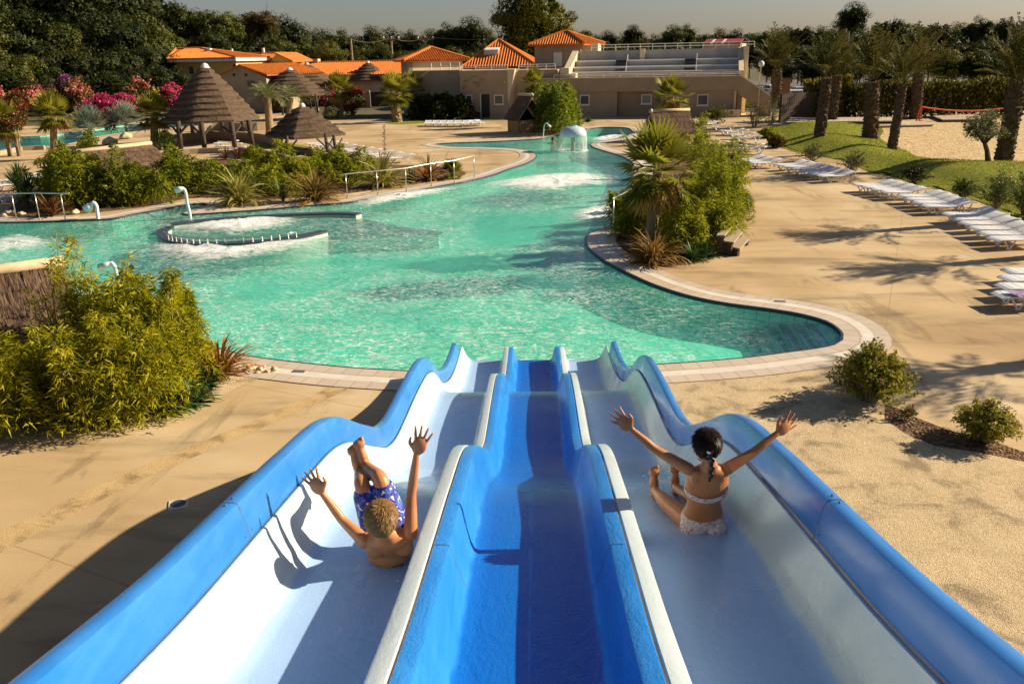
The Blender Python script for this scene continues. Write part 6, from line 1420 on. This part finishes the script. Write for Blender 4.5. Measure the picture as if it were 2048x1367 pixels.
# bench behind the bamboo, curved rusty pipe end omitted; boulders
M_rock = pmat('pale_rock', (.42, .32, .2), (.62, .5, .33), 2.5, .85, .6, 9, .05)
def rock(label, px, py, rpx, sq=.7, group=None):
    b = P(px, py); R = mpx(b, rpx); bm = bmesh.new(); bmesh.ops.create_icosphere(bm, subdivisions=3, radius=R)
    for v in bm.verts:
        n_ = noise.noise(v.co*(1.3/R)+Vector((px, py, 0))); v.co *= 1+.35*n_; v.co.z = max(v.co.z*sq, -R*.2)
    me = bpy.data.meshes.new('boulder'); bm.to_mesh(me); bm.free(); me.materials.append(M_rock); me.polygons.foreach_set('use_smooth', [True]*len(me.polygons))
    o = link('boulder', me, None, (b.x, b.y, R*sq*.5)); tag(o, label, 'rock', group)
rock('pale boulder left of the brown skirted fan palm, lower of two', 220, 290, 15); rock('pale boulder left of the brown skirted fan palm, upper of two', 252, 278, 12)
for i, (x, y, r) in enumerate([(503,738,9),(520,740,7),(536,744,6),(548,741,8),(515,746,5),(493,744,6),(528,737,6)]): rock('small stone lying along the coping beside the dried flax', x, y, r, .7, 'stones along the coping')
for i, (x, y, r) in enumerate([(20,428,9),(44,430,7),(150,428,9),(8,433,6)]): rock('stone in the bed behind the left handrail', x, y, r, .7, 'stones behind the left handrail')
rock('white stone at the edge of the right bank bamboo', 1466, 345, 7)
# volleyball net
b = P(1836, 243, .01); t = thing('volleyball_net', 'volleyball net with orange tape border hung over the sand', 'net', b); M_or = pmat('orange_tape', (.75, .10, .02), (.85, .16, .04), 4, .6, .05)
A = V(b, 1845, 214)-b; A2 = V(b, 1838, 241)-b; far = P(2040, 236); B1 = V(far, 2035, 212)-b; B2 = V(far, 2035, 241)-b
sagc = lambda a, c, f, s: a.lerp(c, f)-Vector((0, 0, s*4*f*(1-f)))
top = [sagc(A, B1, i/16, .35) for i in range(17)]; bot = [sagc(A2, B2, i/16, .35) for i in range(17)]
for pth in (top, bot, [A, A2], [B1, B2]):
    mb = MB(); mb.tube(pth, .055, 6); mb.build('border_tape', M_or, t)
mb = MB()
for i in range(17):
    for f in (.33, .66) if i % 1 == 0 else (): pass
    mb.tube([top[i], bot[i]], .006, 3)
for f in (.2, .4, .6, .8): mb.tube([top[i].lerp(bot[i], f) for i in range(17)], .005, 3)
mb.build('netting', M_dark, t)
for q, s in ((A, -1), (B1, 1)):
    g0 = Vector((q.x+.35*s, q.y, 0)); mb = MB(); mb.tube([g0, Vector((q.x+.12*s, q.y, q.z+.1))], .06, 8); mb.build('net_post', M_or if s < 0 else M_steel, t)
# wooden deck terraces behind the lawn
M_boards = pmat('pale_boards', (.42, .33, .22), (.56, .45, .32), 4, .75, .3, 30, stretch=(.5, 5, 1))
def platform(label, px, z, name='boardwalk'):
    q = [P(x, y, z) for x, y in px]; c = sum(q, Vector())/4; c.z = 0; t = thing(name, label, 'boardwalk', c); A, B, C_, D = [p-c for p in q]; n = 22
    mb = MB()
    for i in range(n):
        a, b_ = (i+.04)/n, (i+.96)/n; p = [A.lerp(B, a), A.lerp(B, b_), D.lerp(C_, b_), D.lerp(C_, a)]; mb.hexa([x-Vector((0, 0, .08)) for x in p]+p)
    mb.build('boards', M_boards, t); mb = MB(); o = Vector((0, 0, z)); f = .96
    mb.hexa([Vector((p.x*f, p.y*f, -.03)) for p in (A, B, C_, D)]+[Vector((p.x*f, p.y*f, z-.085)) for p in (A, B, C_, D)]); mb.build('frame', M_wood, t)
platform('lower pale board platform behind the lawn', [(1545,250),(1815,249),(1822,243),(1565,244)], .18)
platform('upper pale board platform under the hedge', [(1572,244),(1800,241),(1805,234),(1580,235)], .42)
platform('board platform left of the sand court', [(1745,252),(1868,249),(1850,242),(1750,243)], .16)
platform('pale board ramp behind the volleyball net', [(1885,239),(1985,238),(1950,229),(1862,230)], .22)
# fence and cabinet by the car park
fn = Fr(P(1560, 246), P(1640, 240)); h = fn.hit; t = fn.thing('fence', 'brown wooden fence right of the bare trunked palm', 'fence')
zt_ = h(1600, 186)[1]
for i in range(22): mb = MB(); u = fn.len*i/22; mb.span(u, u+fn.len/22-.03, 0, .05, .05, zt_+random.uniform(-.04, .04)); mb.build('board', M_gate, t)
for u in (0, fn.len*.5, fn.len): mb = MB(); mb.span(u-.06, u+.06, .055, .17, 0, zt_+.1); mb.build('fence_post', M_wood, t)
bb = AT(1568, 92); t = thing('utility_cabinet', 'upright brown cabinet beside the white car', 'cabinet', bb); hz = V(bb, 1568, 158).z
mb = MB(); mb.box((0, 0, hz/2), (.95, .6, hz)); mb.build('body', pmat('brown_cabinet', (.28, .12, .05), (.36, .17, .08), 3, .6), t, bevel=.03); mb = MB(); mb.box((0, 0, hz+.03), (1.05, .7, .06)); mb.build('top', M_gate, t)
# lamp globe, poles, wires
bb = AT(1517, 78); t = thing('street_lamp', 'street lamp with white globe at the corner of the grandstand', 'lamp', bb); zl = V(bb, 1517, 128).z
mb = MB(); mb.tube([(0, 0, 0), (0, 0, zl-.2)], .05, 8); mb.build('pole', M_steel, t); mb = MB(); mb.ball((0, 0, zl), .27, 10); mb.build('globe', M_white, t, True)
PW = []
for px, yt, d, lb, arm in [(711, 78, 125, 'grey utility pole left of the tiled tower', 0), (790, 74, 128, 'wooden utility pole with crossarm behind the long tiled roof', 1), (857, 74, 130, 'utility pole with insulators above the tiled tower', 1), (1677, 58, 118, 'thin pole behind the lawn palms', 0), (1683, 64, 120, 'second thin pole behind the lawn palms', 0), (1996, 34, 112, 'tall dark utility pole among the right trees', 0)]:
    bb = AT(px, d); t = thing('utility_pole', lb, 'pole', bb); z = V(bb, px, yt).z; mb = MB(); mb.tube([(0, 0, 0), (0, 0, z)], [.2, .14], 8); mb.build('pole', M_twig, t); PW.append(bb+Vector((0, 0, z)))
    if arm:
        mb = MB(); mb.box((0, 0, z-.3), (2.6, .14, .14)); ar = mb.build('crossarm', M_twig, t)
        for x in (-1.1, 0, 1.1): mb = MB(); mb.lathe([(.09, 0), (.12, .1), (.05, .3)], 8, (x, 0, z-.2)); mb.build('insulator', M_white, ar)
for i, (a, b_) in enumerate(((PW[0], PW[1]), (PW[1], PW[2]), (PW[2], PW[2]+Vector((22, 4, 0))))):
    mb = MB(); mb.tube([sagc(a, b_, k/10, .6)-a for k in range(11)], .03, 4); o = mb.build('power_line', M_twig, None, loc=a); tag(o, ['sagging power line between the grey and the wooden pole', 'sagging power line between the wooden pole and the insulator pole', 'power line leaving the insulator pole towards the plane tree'][i], 'power line')

# ------------------------------------------------------------------ cars
def carmat(n, c): return pmat(n, c, tuple(min(1, x*1.1) for x in c), 2, .25, 0, coat=.6)
M_tyre = pmat('tyre', (.015, .015, .015), (.03, .03, .03), 5, .8)
def car(label, px, dist, ang, mt, name='parked_car', L=4.0, W=1.7, van=False, group='cars in the car park'):
    b = AT(px, dist); t = thing(name, label, 'car', b, ang, group)
    pr = [(-2, .35), (-2, .75), (-1.85, .88), (-1.1, .95), (-.75, 1.0), (1.75, 1.0), (1.98, .85), (2, .4)] if not van else [(-2.2, .4), (-2.2, .95), (-2.0, 1.05), (-1.7, 1.15), (2.3, 1.15), (2.35, .45)]
    rf = [(-.95, .95), (-.35, 1.42), (.2, 1.5), (1.2, 1.48), (1.8, .97)] if not van else [(-1.75, 1.1), (-1.2, 1.95), (-.9, 2.05), (2.2, 2.05), (2.28, 1.1)]
    mb = MB(); prism(mb, pr, -W/2, W/2); body = mb.build('body', mt, t, bevel=.06)
    mb = MB(); prism(mb, rf, -W/2+.12, W/2-.12); mb.build('cabin', mt, t, bevel=.05)
    mb = MB(); a, c = Vector((rf[0][0], 0, rf[0][1])), Vector((rf[1][0], 0, rf[1][1])); nrm = Vector((-(c-a).z, 0, (c-a).x)).normalized()*.02
    if nrm.x > 0: nrm = -nrm
    p = [a.lerp(c, .08)+nrm, a.lerp(c, .92)+nrm]; w = W/2-.2
    mb.add([(p[0].x, -w, p[0].z), (p[0].x, w, p[0].z), (p[1].x, w*.92, p[1].z), (p[1].x, -w*.92, p[1].z)], [(0, 1, 2, 3)]); mb.build('windscreen', M_glass, t)
    for s in (-1, 1):
        mb = MB(); y = s*(W/2-.115); q = [(rf[0][0]+.35, rf[0][1]+.06), (rf[1][0]+.08, rf[1][1]-.08), (rf[-2][0]-.1, rf[-2][1]-.09), (rf[-1][0]-.3, rf[-1][1]+.07)]
        mb.add([(x, y, z) for x, z in q], [(0, 1, 2, 3)]); mb.build('side_window', M_glass, t)
        mb = MB(); mb.ball((pr[0][0]+.03, s*(W/2-.3), .68 if not van else .8), (.05, .16, .10), 6); mb.build('headlight', M_white, t)
        for x in (-1.3, 1.3):
            mb = MB(); mb.tube([(x, s*(W/2-.18), .31), (x, s*(W/2+.02), .31)], .31, 16); wh = mb.build('wheel', M_tyre, t); mb = MB(); mb.tube([(x, s*(W/2+.021), .31), (x, s*(W/2+.03), .31)], .18, 12); mb.build('rim', M_steel, wh)
    return t
Wc, Bk, Rd, Gy = carmat('white_car_paint', (.72, .72, .70)), carmat('dark_car_paint', (.02, .02, .025)), carmat('red_car_paint', (.30, .03, .02)), carmat('silver_car_paint', (.45, .46, .47))
face = math.pi/2-.1
car('white car facing the pool beside the brown cabinet', 1591, 96, face, Wc); car('silver car parked behind the white one', 1600, 104, face+.1, Gy)
car('dark car just right of the grandstand wall', 1521, 100, face, Bk); car('red car in front of the dark one', 1522, 92, face-.2, Rd); car('white car half hidden behind the bare trunked palm', 1545, 112, face+.3, Wc)
car('white van with dark windscreen beyond the hedge', 1911, 88, face-.05, Wc, 'parked_van', van=True); car('white car beyond the hedge between the palms', 1702, 100, .2, Wc); car('pale car bonnet beside the white van', 1940, 84, .4, Wc)

# towel on the cut-off lounger group
q = P(2040, 588, .36); t = thing('towel', 'purple patterned towel lying on the nearest lounger at the right edge', 'towel', (q.x, q.y, .37), .1)
mb = MB(); n = 14
for i in range(n+1):
    for j in range(n+1): x, y = i/n*.8-.2, j/n*.5-.25; mb.v.append((x, y, .012+.012*noise.noise((x*9, y*9, 2))-(.10*max(0, abs(y)-.22)*8)))
mb.f = [(i*(n+1)+j, (i+1)*(n+1)+j, (i+1)*(n+1)+j+1, i*(n+1)+j+1) for i in range(n) for j in range(n)]; mb.m = [0]*len(mb.f)
mb.build('cloth', pmat('purple_towel', (.10, .03, .16), (.45, .38, .55), 9, .9, .6, 60), t, True)
# ------------------------------------------------------------------ people
def skinmat(name, c1, c2):
    m, nt, b = newmat(name); v = coordn(nt); nt.links.new(ramp(nt, noisen(nt, v, 9, 5, .6), [(.3, c1), (.7, c2)]), b.inputs['Base Color'])
    b.inputs['Roughness'].default_value = .42; b.inputs['Subsurface Weight'].default_value = .12; b.inputs['Subsurface Radius'].default_value = (.02, .008, .004); b.inputs['Subsurface Scale'].default_value = .5
    b.inputs['Specular IOR Level'].default_value = .4; bumpn(nt, b, noisen(nt, v, 120, 3), .08, .002); return m
SK1 = skinmat('tanned_skin', (.50, .185, .065), (.60, .25, .095)); SK2 = skinmat('brown_skin', (.40, .145, .05), (.50, .20, .075))
HAIR1 = leafmat('blond_hair', (.12, .065, .022), (.36, .21, .08), 0, .45, 6); HAIR2 = leafmat('dark_hair', (.010, .005, .003), (.035, .016, .009), 0, .3, 6)
M_h1 = pmat('blond_hair_base', (.13, .07, .025), (.22, .125, .045), 14, .5, .4, 60, stretch=(1, 1, .3)); M_h2 = pmat('dark_hair_base', (.010, .005, .004), (.022, .011, .007), 14, .3, .4, 70, stretch=(1, 1, .3))
def patmat(name, a, b_, c, s=16):
    m, nt, b = newmat(name); v = coordn(nt); n1 = noisen(nt, v, s, 3, .55, 1.6); n2 = noisen(nt, v, s*1.9, 2, .5, .8)
    col = mixc(nt, ramp(nt, n1, [(.52, 0), (.56, 1)]), a, b_); col = mixc(nt, ramp(nt, n2, [(.60, 0), (.63, 1)]), col, c); nt.links.new(col, b.inputs['Base Color']); b.inputs['Roughness'].default_value = .6
    bumpn(nt, b, noisen(nt, v, 12, 4), .5, .012); return m
M_shorts = patmat('printed_shorts', (.006, .02, .24), (.05, .11, .50), (.72, .70, .80)); M_bik = patmat('printed_bikini', (.74, .58, .52), (.50, .25, .22), (.84, .80, .76), 34)
class Body(MB):
    def chain(s, pts, rad, n=14):
        pts = [Vector(p) for p in pts]; sp = smooth_path(pts, .012, False); m = len(sp)
        cum = [0]; 
        for i in range(1, len(pts)): cum.append(cum[-1]+(pts[i]-pts[i-1]).length)
        tot = 0; rr = []
        for i, p in enumerate(sp):
            if i: tot += (sp[i]-sp[i-1]).length
            rr.append(float(np.interp(tot, cum, rad)))
        s.tube(sp, rr, n)
        for p, r in ((sp[0], rr[0]), (sp[-1], rr[-1])): s.ball(p, r, 8)
    def ell(s, c, r, ax=None):
        o = len(s.v); s.ball((0, 0, 0), r, 12); c = Vector(c)
        for i in range(o, len(s.v)): q = Vector(s.v[i]); s.v[i] = tuple(c+(ax @ q if ax is not None else q))
    def loft(s, secs, right, n=24, k=5):      # secs: (centre, rx, ry)
        o = len(s.v); cs = [Vector(a) for a, _, _ in secs]; out = []
        for i in range(len(secs)-1):
            for j in range(k):
                f = j/k; g_ = f*f*(3-2*f); out.append((cs[i].lerp(cs[i+1], f), secs[i][1]+(secs[i+1][1]-secs[i][1])*g_, secs[i][2]+(secs[i+1][2]-secs[i][2])*g_))
        out.append(secs[-1]); vs = []
        for i, (c, rx, ry) in enumerate(out):
            t = (Vector(out[min(i+1, len(out)-1)][0])-Vector(out[max(i-1, 0)][0])).normalized(); r = (right-t*right.dot(t)).normalized(); f = t.cross(r)
            for j in range(n): a = 2*math.pi*j/n; vs.append(Vector(c)+r*math.cos(a)*rx+f*math.sin(a)*ry)
        m = len(out); s.add(vs, [(i*n+j, i*n+(j+1) % n, (i+1)*n+(j+1) % n, (i+1)*n+j) for i in range(m-1) for j in range(n)]+[tuple(range(n))[::-1], tuple((m-1)*n+j for j in range(n))])
    def hand(s, w, d, nrm, thumb, L=.145, r=.0088, curl=.15):
        d = d.normalized(); lat = d.cross(nrm).normalized()*thumb; nrm = nrm.normalized()
        pc = w+d*L*.30; ax = Matrix((lat, nrm, d)).transposed(); s.ell(pc, (L*.25, L*.105, L*.31), ax)
        for i, (a, l) in enumerate(((.34, .44), (.12, .50), (-.10, .47), (-.33, .37))):
            fd = (d*math.cos(a)+lat*math.sin(a)).normalized(); st = w+d*L*.46+lat*L*(.17-.112*i); mid = st+fd*L*l*.5+nrm*curl*L*.10; s.chain([st, mid, st+fd*L*l+nrm*curl*L*.32], [r*1.05, r*.95, r*.7], 8)
        td = (d*.62+lat*.8).normalized(); st = w+d*L*.16+lat*L*.14; s.chain([st, st+td*L*.24, st+td*L*.26+d*L*.16], [r*1.35, r*1.1, r*.8], 8)
    def foot(s, ankle, toe_dir, up, L=.19, r=.03):
        toe_dir = toe_dir.normalized(); up = (up-toe_dir*up.dot(toe_dir)).normalized(); heel = ankle-up*L*.18-toe_dir*L*.12; ball = heel+toe_dir*L*.72; lat = toe_dir.cross(up)
        s.ell(heel, (r*.95, r*1.1, r*.95)); s.chain([ankle, heel+toe_dir*L*.35+up*.018, ball+up*.004], [r*.95, r*.95, r*.62], 12); s.ell(ball, (L*.17, L*.15, L*.10), Matrix((lat, toe_dir, up)).transposed())
        for i in range(5): st = ball+lat*L*(-.125+.062*i); s.chain([st, st+toe_dir*L*(.20-.028*abs(i-(.5)))], [.0085+.004*(i == 0), .0075+.003*(i == 0)], 8)
    def fused(s, name, mat, parent, voxel=.0045, sm=5):
        me = s.mesh(name, mat); o = link(name, me); rm = o.modifiers.new('r', 'REMESH'); rm.mode = 'VOXEL'; rm.voxel_size = voxel; rm.use_smooth_shade = True
        sm_ = o.modifiers.new('s', 'SMOOTH'); sm_.factor = .5; sm_.iterations = sm
        dg = bpy.context.evaluated_depsgraph_get(); m2 = bpy.data.meshes.new_from_object(o.evaluated_get(dg)); m2.name = name
        o.modifiers.clear(); o.data = m2; bpy.data.meshes.remove(me)
        if not m2.materials: m2.materials.append(mat)
        o.parent = parent; return o
def head(bd, c, fwd, up, r=.086):      # skull, jaw, nose, ears, lips; fwd = face direction
    fwd = fwd.normalized(); up = (up-fwd*up.dot(fwd)).normalized(); lat = fwd.cross(up); ax = Matrix((lat, fwd, up)).transposed()
    bd.ell(c+up*r*.18-fwd*r*.08, (r*.86, r*1.06, r*1.0), ax); bd.ell(c-up*r*.42+fwd*r*.18, (r*.66, r*.74, r*.80), ax); bd.ell(c-up*r*.95+fwd*r*.45, (r*.34, r*.34, r*.28), ax)
    bd.chain([c+fwd*r*.90+up*r*.05, c+fwd*r*1.12-up*r*.28], [r*.09, r*.15], 8); bd.ell(c+fwd*r*.86-up*r*.58, (r*.28, r*.12, r*.09), ax)
    for s in (-1, 1):
        bd.ell(c+lat*r*.86*s-up*r*.12-fwd*r*.05, (r*.10, r*.22, r*.32), ax); bd.ell(c+lat*r*.34*s+fwd*r*.86+up*r*.22, (r*.26, r*.10, r*.07), ax)
    return fwd, up, lat, ax
def face_parts(parent, c, fr_, r):
    fwd, up, lat, ax = fr_
    for s in (-1, 1): mb = Body(); mb.ell(c+lat*r*.34*s+fwd*r*.82+up*r*.04, (r*.16, r*.10, r*.09), ax); mb.build('eye', pmat('eye', (.05, .03, .02), (.6, .58, .55), 90, .2, 0), parent, True)
def hairdo(parent, c, fr_, r, base, strandm, n=2600, L=.055, low=-.75, mess=.25, front=.55):
    fwd, up, lat, ax = fr_; bd = Body(); cc = c+up*r*.22-fwd*r*.14; bd.ell(cc, (r*.94, r*1.10, r*1.05), ax); bd.ell(c-fwd*r*.5-up*r*.32, (r*.70, r*.52, r*.68), ax)
    hb = bd.fused('hair', base, parent, .006, 4); lb = LB(); d = rdir(n*2); A = np.array(ax)
    ok = (d[:, 2] > low) & (d[:, 1] < front*np.clip(.4+d[:, 2], 0, 1)+.12); d = d[ok][:n]
    q = (d*np.array([r*.95, r*1.11, r*1.06])) @ A.T + np.array(cc); tg = np.array([0, .15, -1.0])-d*(d @ np.array([0, .15, -1.0]))[:, None]
    sw = np.stack([d[:, 1], -d[:, 0], np.zeros(len(d))], 1)*.5
    td = (unit(tg+sw)+rng.normal(size=d.shape)*mess+d*mess*.5) @ A.T
    lb.diamonds(q, td, L*rng.uniform(.6, 1.3, len(d)), .007, side=np.cross(td, d @ A.T), droop=0, mid=.5); lb.build('strands', strandm, hb); return hb
def J(b, x, y, dy=0): return V(b+HF*dy, x, y)

# ---- girl on the right lane
seat = S(1405, 1058, .0); b = seat; T = thing('person', 'girl in pale printed bikini sliding with arms spread on the right white lane', 'person', b)
rel = lambda *a: J(b, *a)-b
right = cR.copy()
def SS(x, y, h): return S(x, y, h)-b
g_ = Body(); pel = rel(1405, 1034, .02); wai = rel(1408, 1000, -.02); che = rel(1413, 965, -.07); sho = rel(1418, 941, -.10); nk = rel(1417, 922, -.11); hd = rel(1413, 889, -.10)
g_.loft([(rel(1405, 1056, .03), .095, .075), (pel, .128, .098), (wai, .100, .076), (rel(1411, 982, -.05), .112, .080), (che, .130, .085), (sho, .118, .062), (rel(1418, 931, -.11), .052, .045), (nk, .042, .042), (hd, .04, .04)], right)
sl, sr = rel(1376, 937, -.10), rel(1455, 936, -.10); 
for a, e, w, hnd, th in ((sl, rel(1310, 898, -.05), rel(1264, 859, .0), rel(1246, 843, .02), -1), (sr, rel(1508, 903, -.06), rel(1553, 867, -.02), rel(1572, 851, 0), 1)):
    g_.chain([a, a.lerp(e, .5), e, e.lerp(w, .4), w], [.039, .033, .027, .026, .0175]); g_.hand(w, hnd-w, HF.copy(), th, .165)
sc_ = rel(1392, 948, -.125); g_.ell(rel(1396, 955, -.125), (.045, .022, .05)); g_.ell(rel(1436, 955, -.125), (.045, .022, .05))
kl, al = SS(1332, 1004, .075), SS(1308, 978, .06); kr, ar = SS(1385, 998, .10), SS(1350, 972, .06)
g_.chain([rel(1386, 1046, .02), rel(1386, 1046, .02).lerp(kl, .5), kl, kl.lerp(al, .35), al], [.078, .066, .048, .045, .028]); g_.chain([rel(1424, 1046, .04), rel(1424, 1046, .04).lerp(kr, .5), kr, kr.lerp(ar, .35), ar], [.078, .066, .048, .045, .028])
for a, tx in ((al, rel(1299, 940, .42)), (ar, rel(1347, 935, .46))): g_.foot(a, Vector((-.05, .28, 1)), Vector((0, -1, .3)) * -1, .215, .034)
for s in (-1, 1): g_.ell(pel+right*.062*s-HF*.035-Vector((0, 0, .045)), (.078, .072, .07))
fr_ = head(g_, hd, HF*1+cR*-.25-Vector((0, 0, .15)), Vector((0, 0, 1))+cR*-.02, .083)
g_.fused('body', SK2, T); face_parts(T, hd, fr_, .083)
hb = hairdo(T, hd, fr_, .081, M_h2, HAIR2, 1500, .05, -.6, .02, .3)
br = Body(); p0 = rel(1419, 903, -.20); p1 = rel(1424, 928, -.205); p2 = rel(1421, 958, -.185)
for i in range(8): q = p0.lerp(p1, min(1, i/3)) if i < 4 else p1.lerp(p2, (i-3)/4); br.ell(q+right*.006*(-1)**i, (.019-.0012*i, .017-.001*i, .018))
br.fused('braid', M_h2, hb, .004, 3); mb = Body(); mb.lathe([(.012, -.008), (.017, -.004), (.017, .004), (.012, .008)], 12, p0); mb.build('hair_tie', M_white, hb, True)
def bandring(mb, c, rx, ry, t, hgt, r):
    t = t.normalized(); rr = (r-t*r.dot(t)).normalized(); f = t.cross(rr); n = 40; vs = []
    for j in range(n):
        a = 2*math.pi*j/n; d = rr*math.cos(a)*rx+f*math.sin(a)*ry; o = d.normalized()
        dip = t*(-.012*math.sin(a)**2)
        for (du, do) in ((-hgt/2, .001), (-hgt/2, .007), (0, .010), (hgt/2, .007), (hgt/2, .001)): vs.append(c+d+o*do+t*du+dip)
    mb.add(vs, [(j*5+k, j*5+k+1, ((j+1) % n)*5+k+1, ((j+1) % n)*5+k) for j in range(n) for k in range(4)])
mb = MB(); bandring(mb, rel(1412, 976, -.055), .121, .087, che-wai, .036, right); tp_ = mb.build('bikini_top', M_bik, T, True)
mb = MB(); mb.tube(smooth_path([nk+right*.05+HF*.05-Vector((0,0,.01)), nk-HF*.052, nk-right*.05+HF*.05-Vector((0,0,.01))], .01, False), .006, 6); mb.build('neck_strap', M_bik, tp_, True)
bb = Body(); bb.loft([(rel(1405, 1060, .02), .10, .082), (pel-Vector((0, 0, .0)), .135, .105), (rel(1406, 1022, .01), .124, .096)], right)
for s in (-1, 1): bb.ell(pel+right*.062*s-HF*.035-Vector((0, 0, .045)), (.084, .078, .075))
bb.fused('bikini_bottom', M_bik, T, .006, 4)

# ---- boy on the left lane
b = S(775, 1106, 0); T = thing('person', 'boy in blue printed shorts leaning back with raised arms on the left white lane', 'person', b)
g_ = Body(); pel = rel(776, 1090, .03); che = rel(776, 1085, -.13); sho = rel(776, 1075, -.21); nk = rel(770, 1060, -.245); hd = rel(763, 1037, -.25)
pel.z = max(pel.z, prof(b.y)-b.z+.08)
g_.loft([(pel+HF*.05, .10, .075), (pel, .118, .090), (pel.lerp(che, .5)-Vector((0, 0, .0)), .108, .08), (che, .138, .09), (sho, .142, .07), (sho.lerp(nk, .55), .06, .05), (nk, .043, .043), (hd, .04, .04)], right)
g_.ell(rel(750, 1098, -.22), (.055, .03, .06)); g_.ell(rel(806, 1092, -.22), (.055, .03, .06)); g_.ell(rel(776, 1110, -.14), (.115, .075, .065))
for a, e, w, hnd, th in ((rel(730, 1082, -.20), rel(686, 1040, -.10), rel(645, 987, -.06), rel(628, 962, -.05), -1), (rel(821, 1067, -.20), rel(823, 987, -.14), rel(833, 908, -.11), rel(841, 884, -.10), 1)):
    g_.chain([a, a.lerp(e, .5), e, e.lerp(w, .4), w], [.040, .034, .027, .026, .0175]); g_.hand(w, hnd-w, HF.copy(), th, .168)
hl, hr = pel+right*-.06+HF*.03, pel+right*.06+HF*.03
kl, al = rel(725, 972, .11), rel(718, 940, .46); kr, ar = rel(760, 958, .12), rel(730, 928, .47)
for h0, k0, a0 in ((hl, kl, al), (hr, kr, ar)): g_.chain([h0, h0.lerp(k0, .5), k0, k0.lerp(a0, .35), a0], [.075, .064, .046, .044, .028]); g_.foot(a0, Vector((-.25, .35, .9)), Vector((.1, -1, .3))*-1, .21, .034)
fr_ = head(g_, hd, HF*1+cR*-.12+Vector((0, 0, .15)), Vector((0, 0, 1))-HF*.15, .086)
g_.fused('body', SK1, T); face_parts(T, hd, fr_, .086); hairdo(T, hd, fr_, .087, M_h1, HAIR1, 6500, .036, -.8, .08)
bb = Body(); bb.loft([(pel+HF*.07, .11, .09), (pel, .126, .098), (pel.lerp(che, .35), .120, .09)], right)
for h0, k0 in ((hl, kl), (hr, kr)): bb.chain([h0, h0.lerp(k0, .5), h0.lerp(k0, .80)], [.088, .080, .072], 18)
bb.fused('swim_shorts', M_shorts, T, .006, 3)
# spray kicked up round the children
def spray(label, c, n, R, h):
    lb = LB(); p = np.array(c)+rng.normal(size=(n, 3))*np.array([R, R, h]); p[:, 2] = np.maximum(p[:, 2], [prof(y)+.004 for y in p[:, 1]]); s = rng.uniform(.004, .011, n)
    lb.diamonds(p, rdir(n), s, s); return kind(lb.build('spray', M_wet), 'stuff', label) if False else kind(lb.build('spray', M_wet), 'stuff', label)
M_wet = leafmat('water_drops', (.6, .65, .68), (.85, .88, .88), .4, .15)
spray('water drops splashing at the girl\'s feet', S(1335, 985, .04), 260, .10, .05); spray('water drops under the boy', S(790, 1115, .02), 160, .14, .02)
# ---- swimmer by the mushroom fountain
b = P(1106, 286, WZ); T = thing('person', 'swimmer with dark hair, head above the water beside the mushroom fountain', 'person', b)
g_ = Body(); g_.loft([(Vector((0, 0, -.55)), .16, .11), (Vector((0, 0, -.1)), .19, .11), (Vector((0, 0, .02)), .15, .08), (Vector((0, 0, .07)), .06, .055), (Vector((0, 0, .16)), .05, .05)], right)
for s in (-1, 1): g_.chain([Vector((.17*s, 0, -.03)), Vector((.38*s, .22, -.06)), Vector((.28*s, .45, -.03))], [.05, .045, .03]); g_.hand(Vector((.28*s, .45, -.03)), Vector((-.3*s, 1, 0)), Vector((0, 0, -1)), s, .18, .011)
fr_ = head(g_, Vector((0, 0, .24)), -HF+cR*.6, Vector((0, 0, 1)), .105); g_.fused('body', SK2, T, .009, 3); face_parts(T, Vector((0, 0, .24)), fr_, .105); hairdo(T, Vector((0, 0, .24)), fr_, .107, M_h2, HAIR2, 500, .08, -.6, .05)
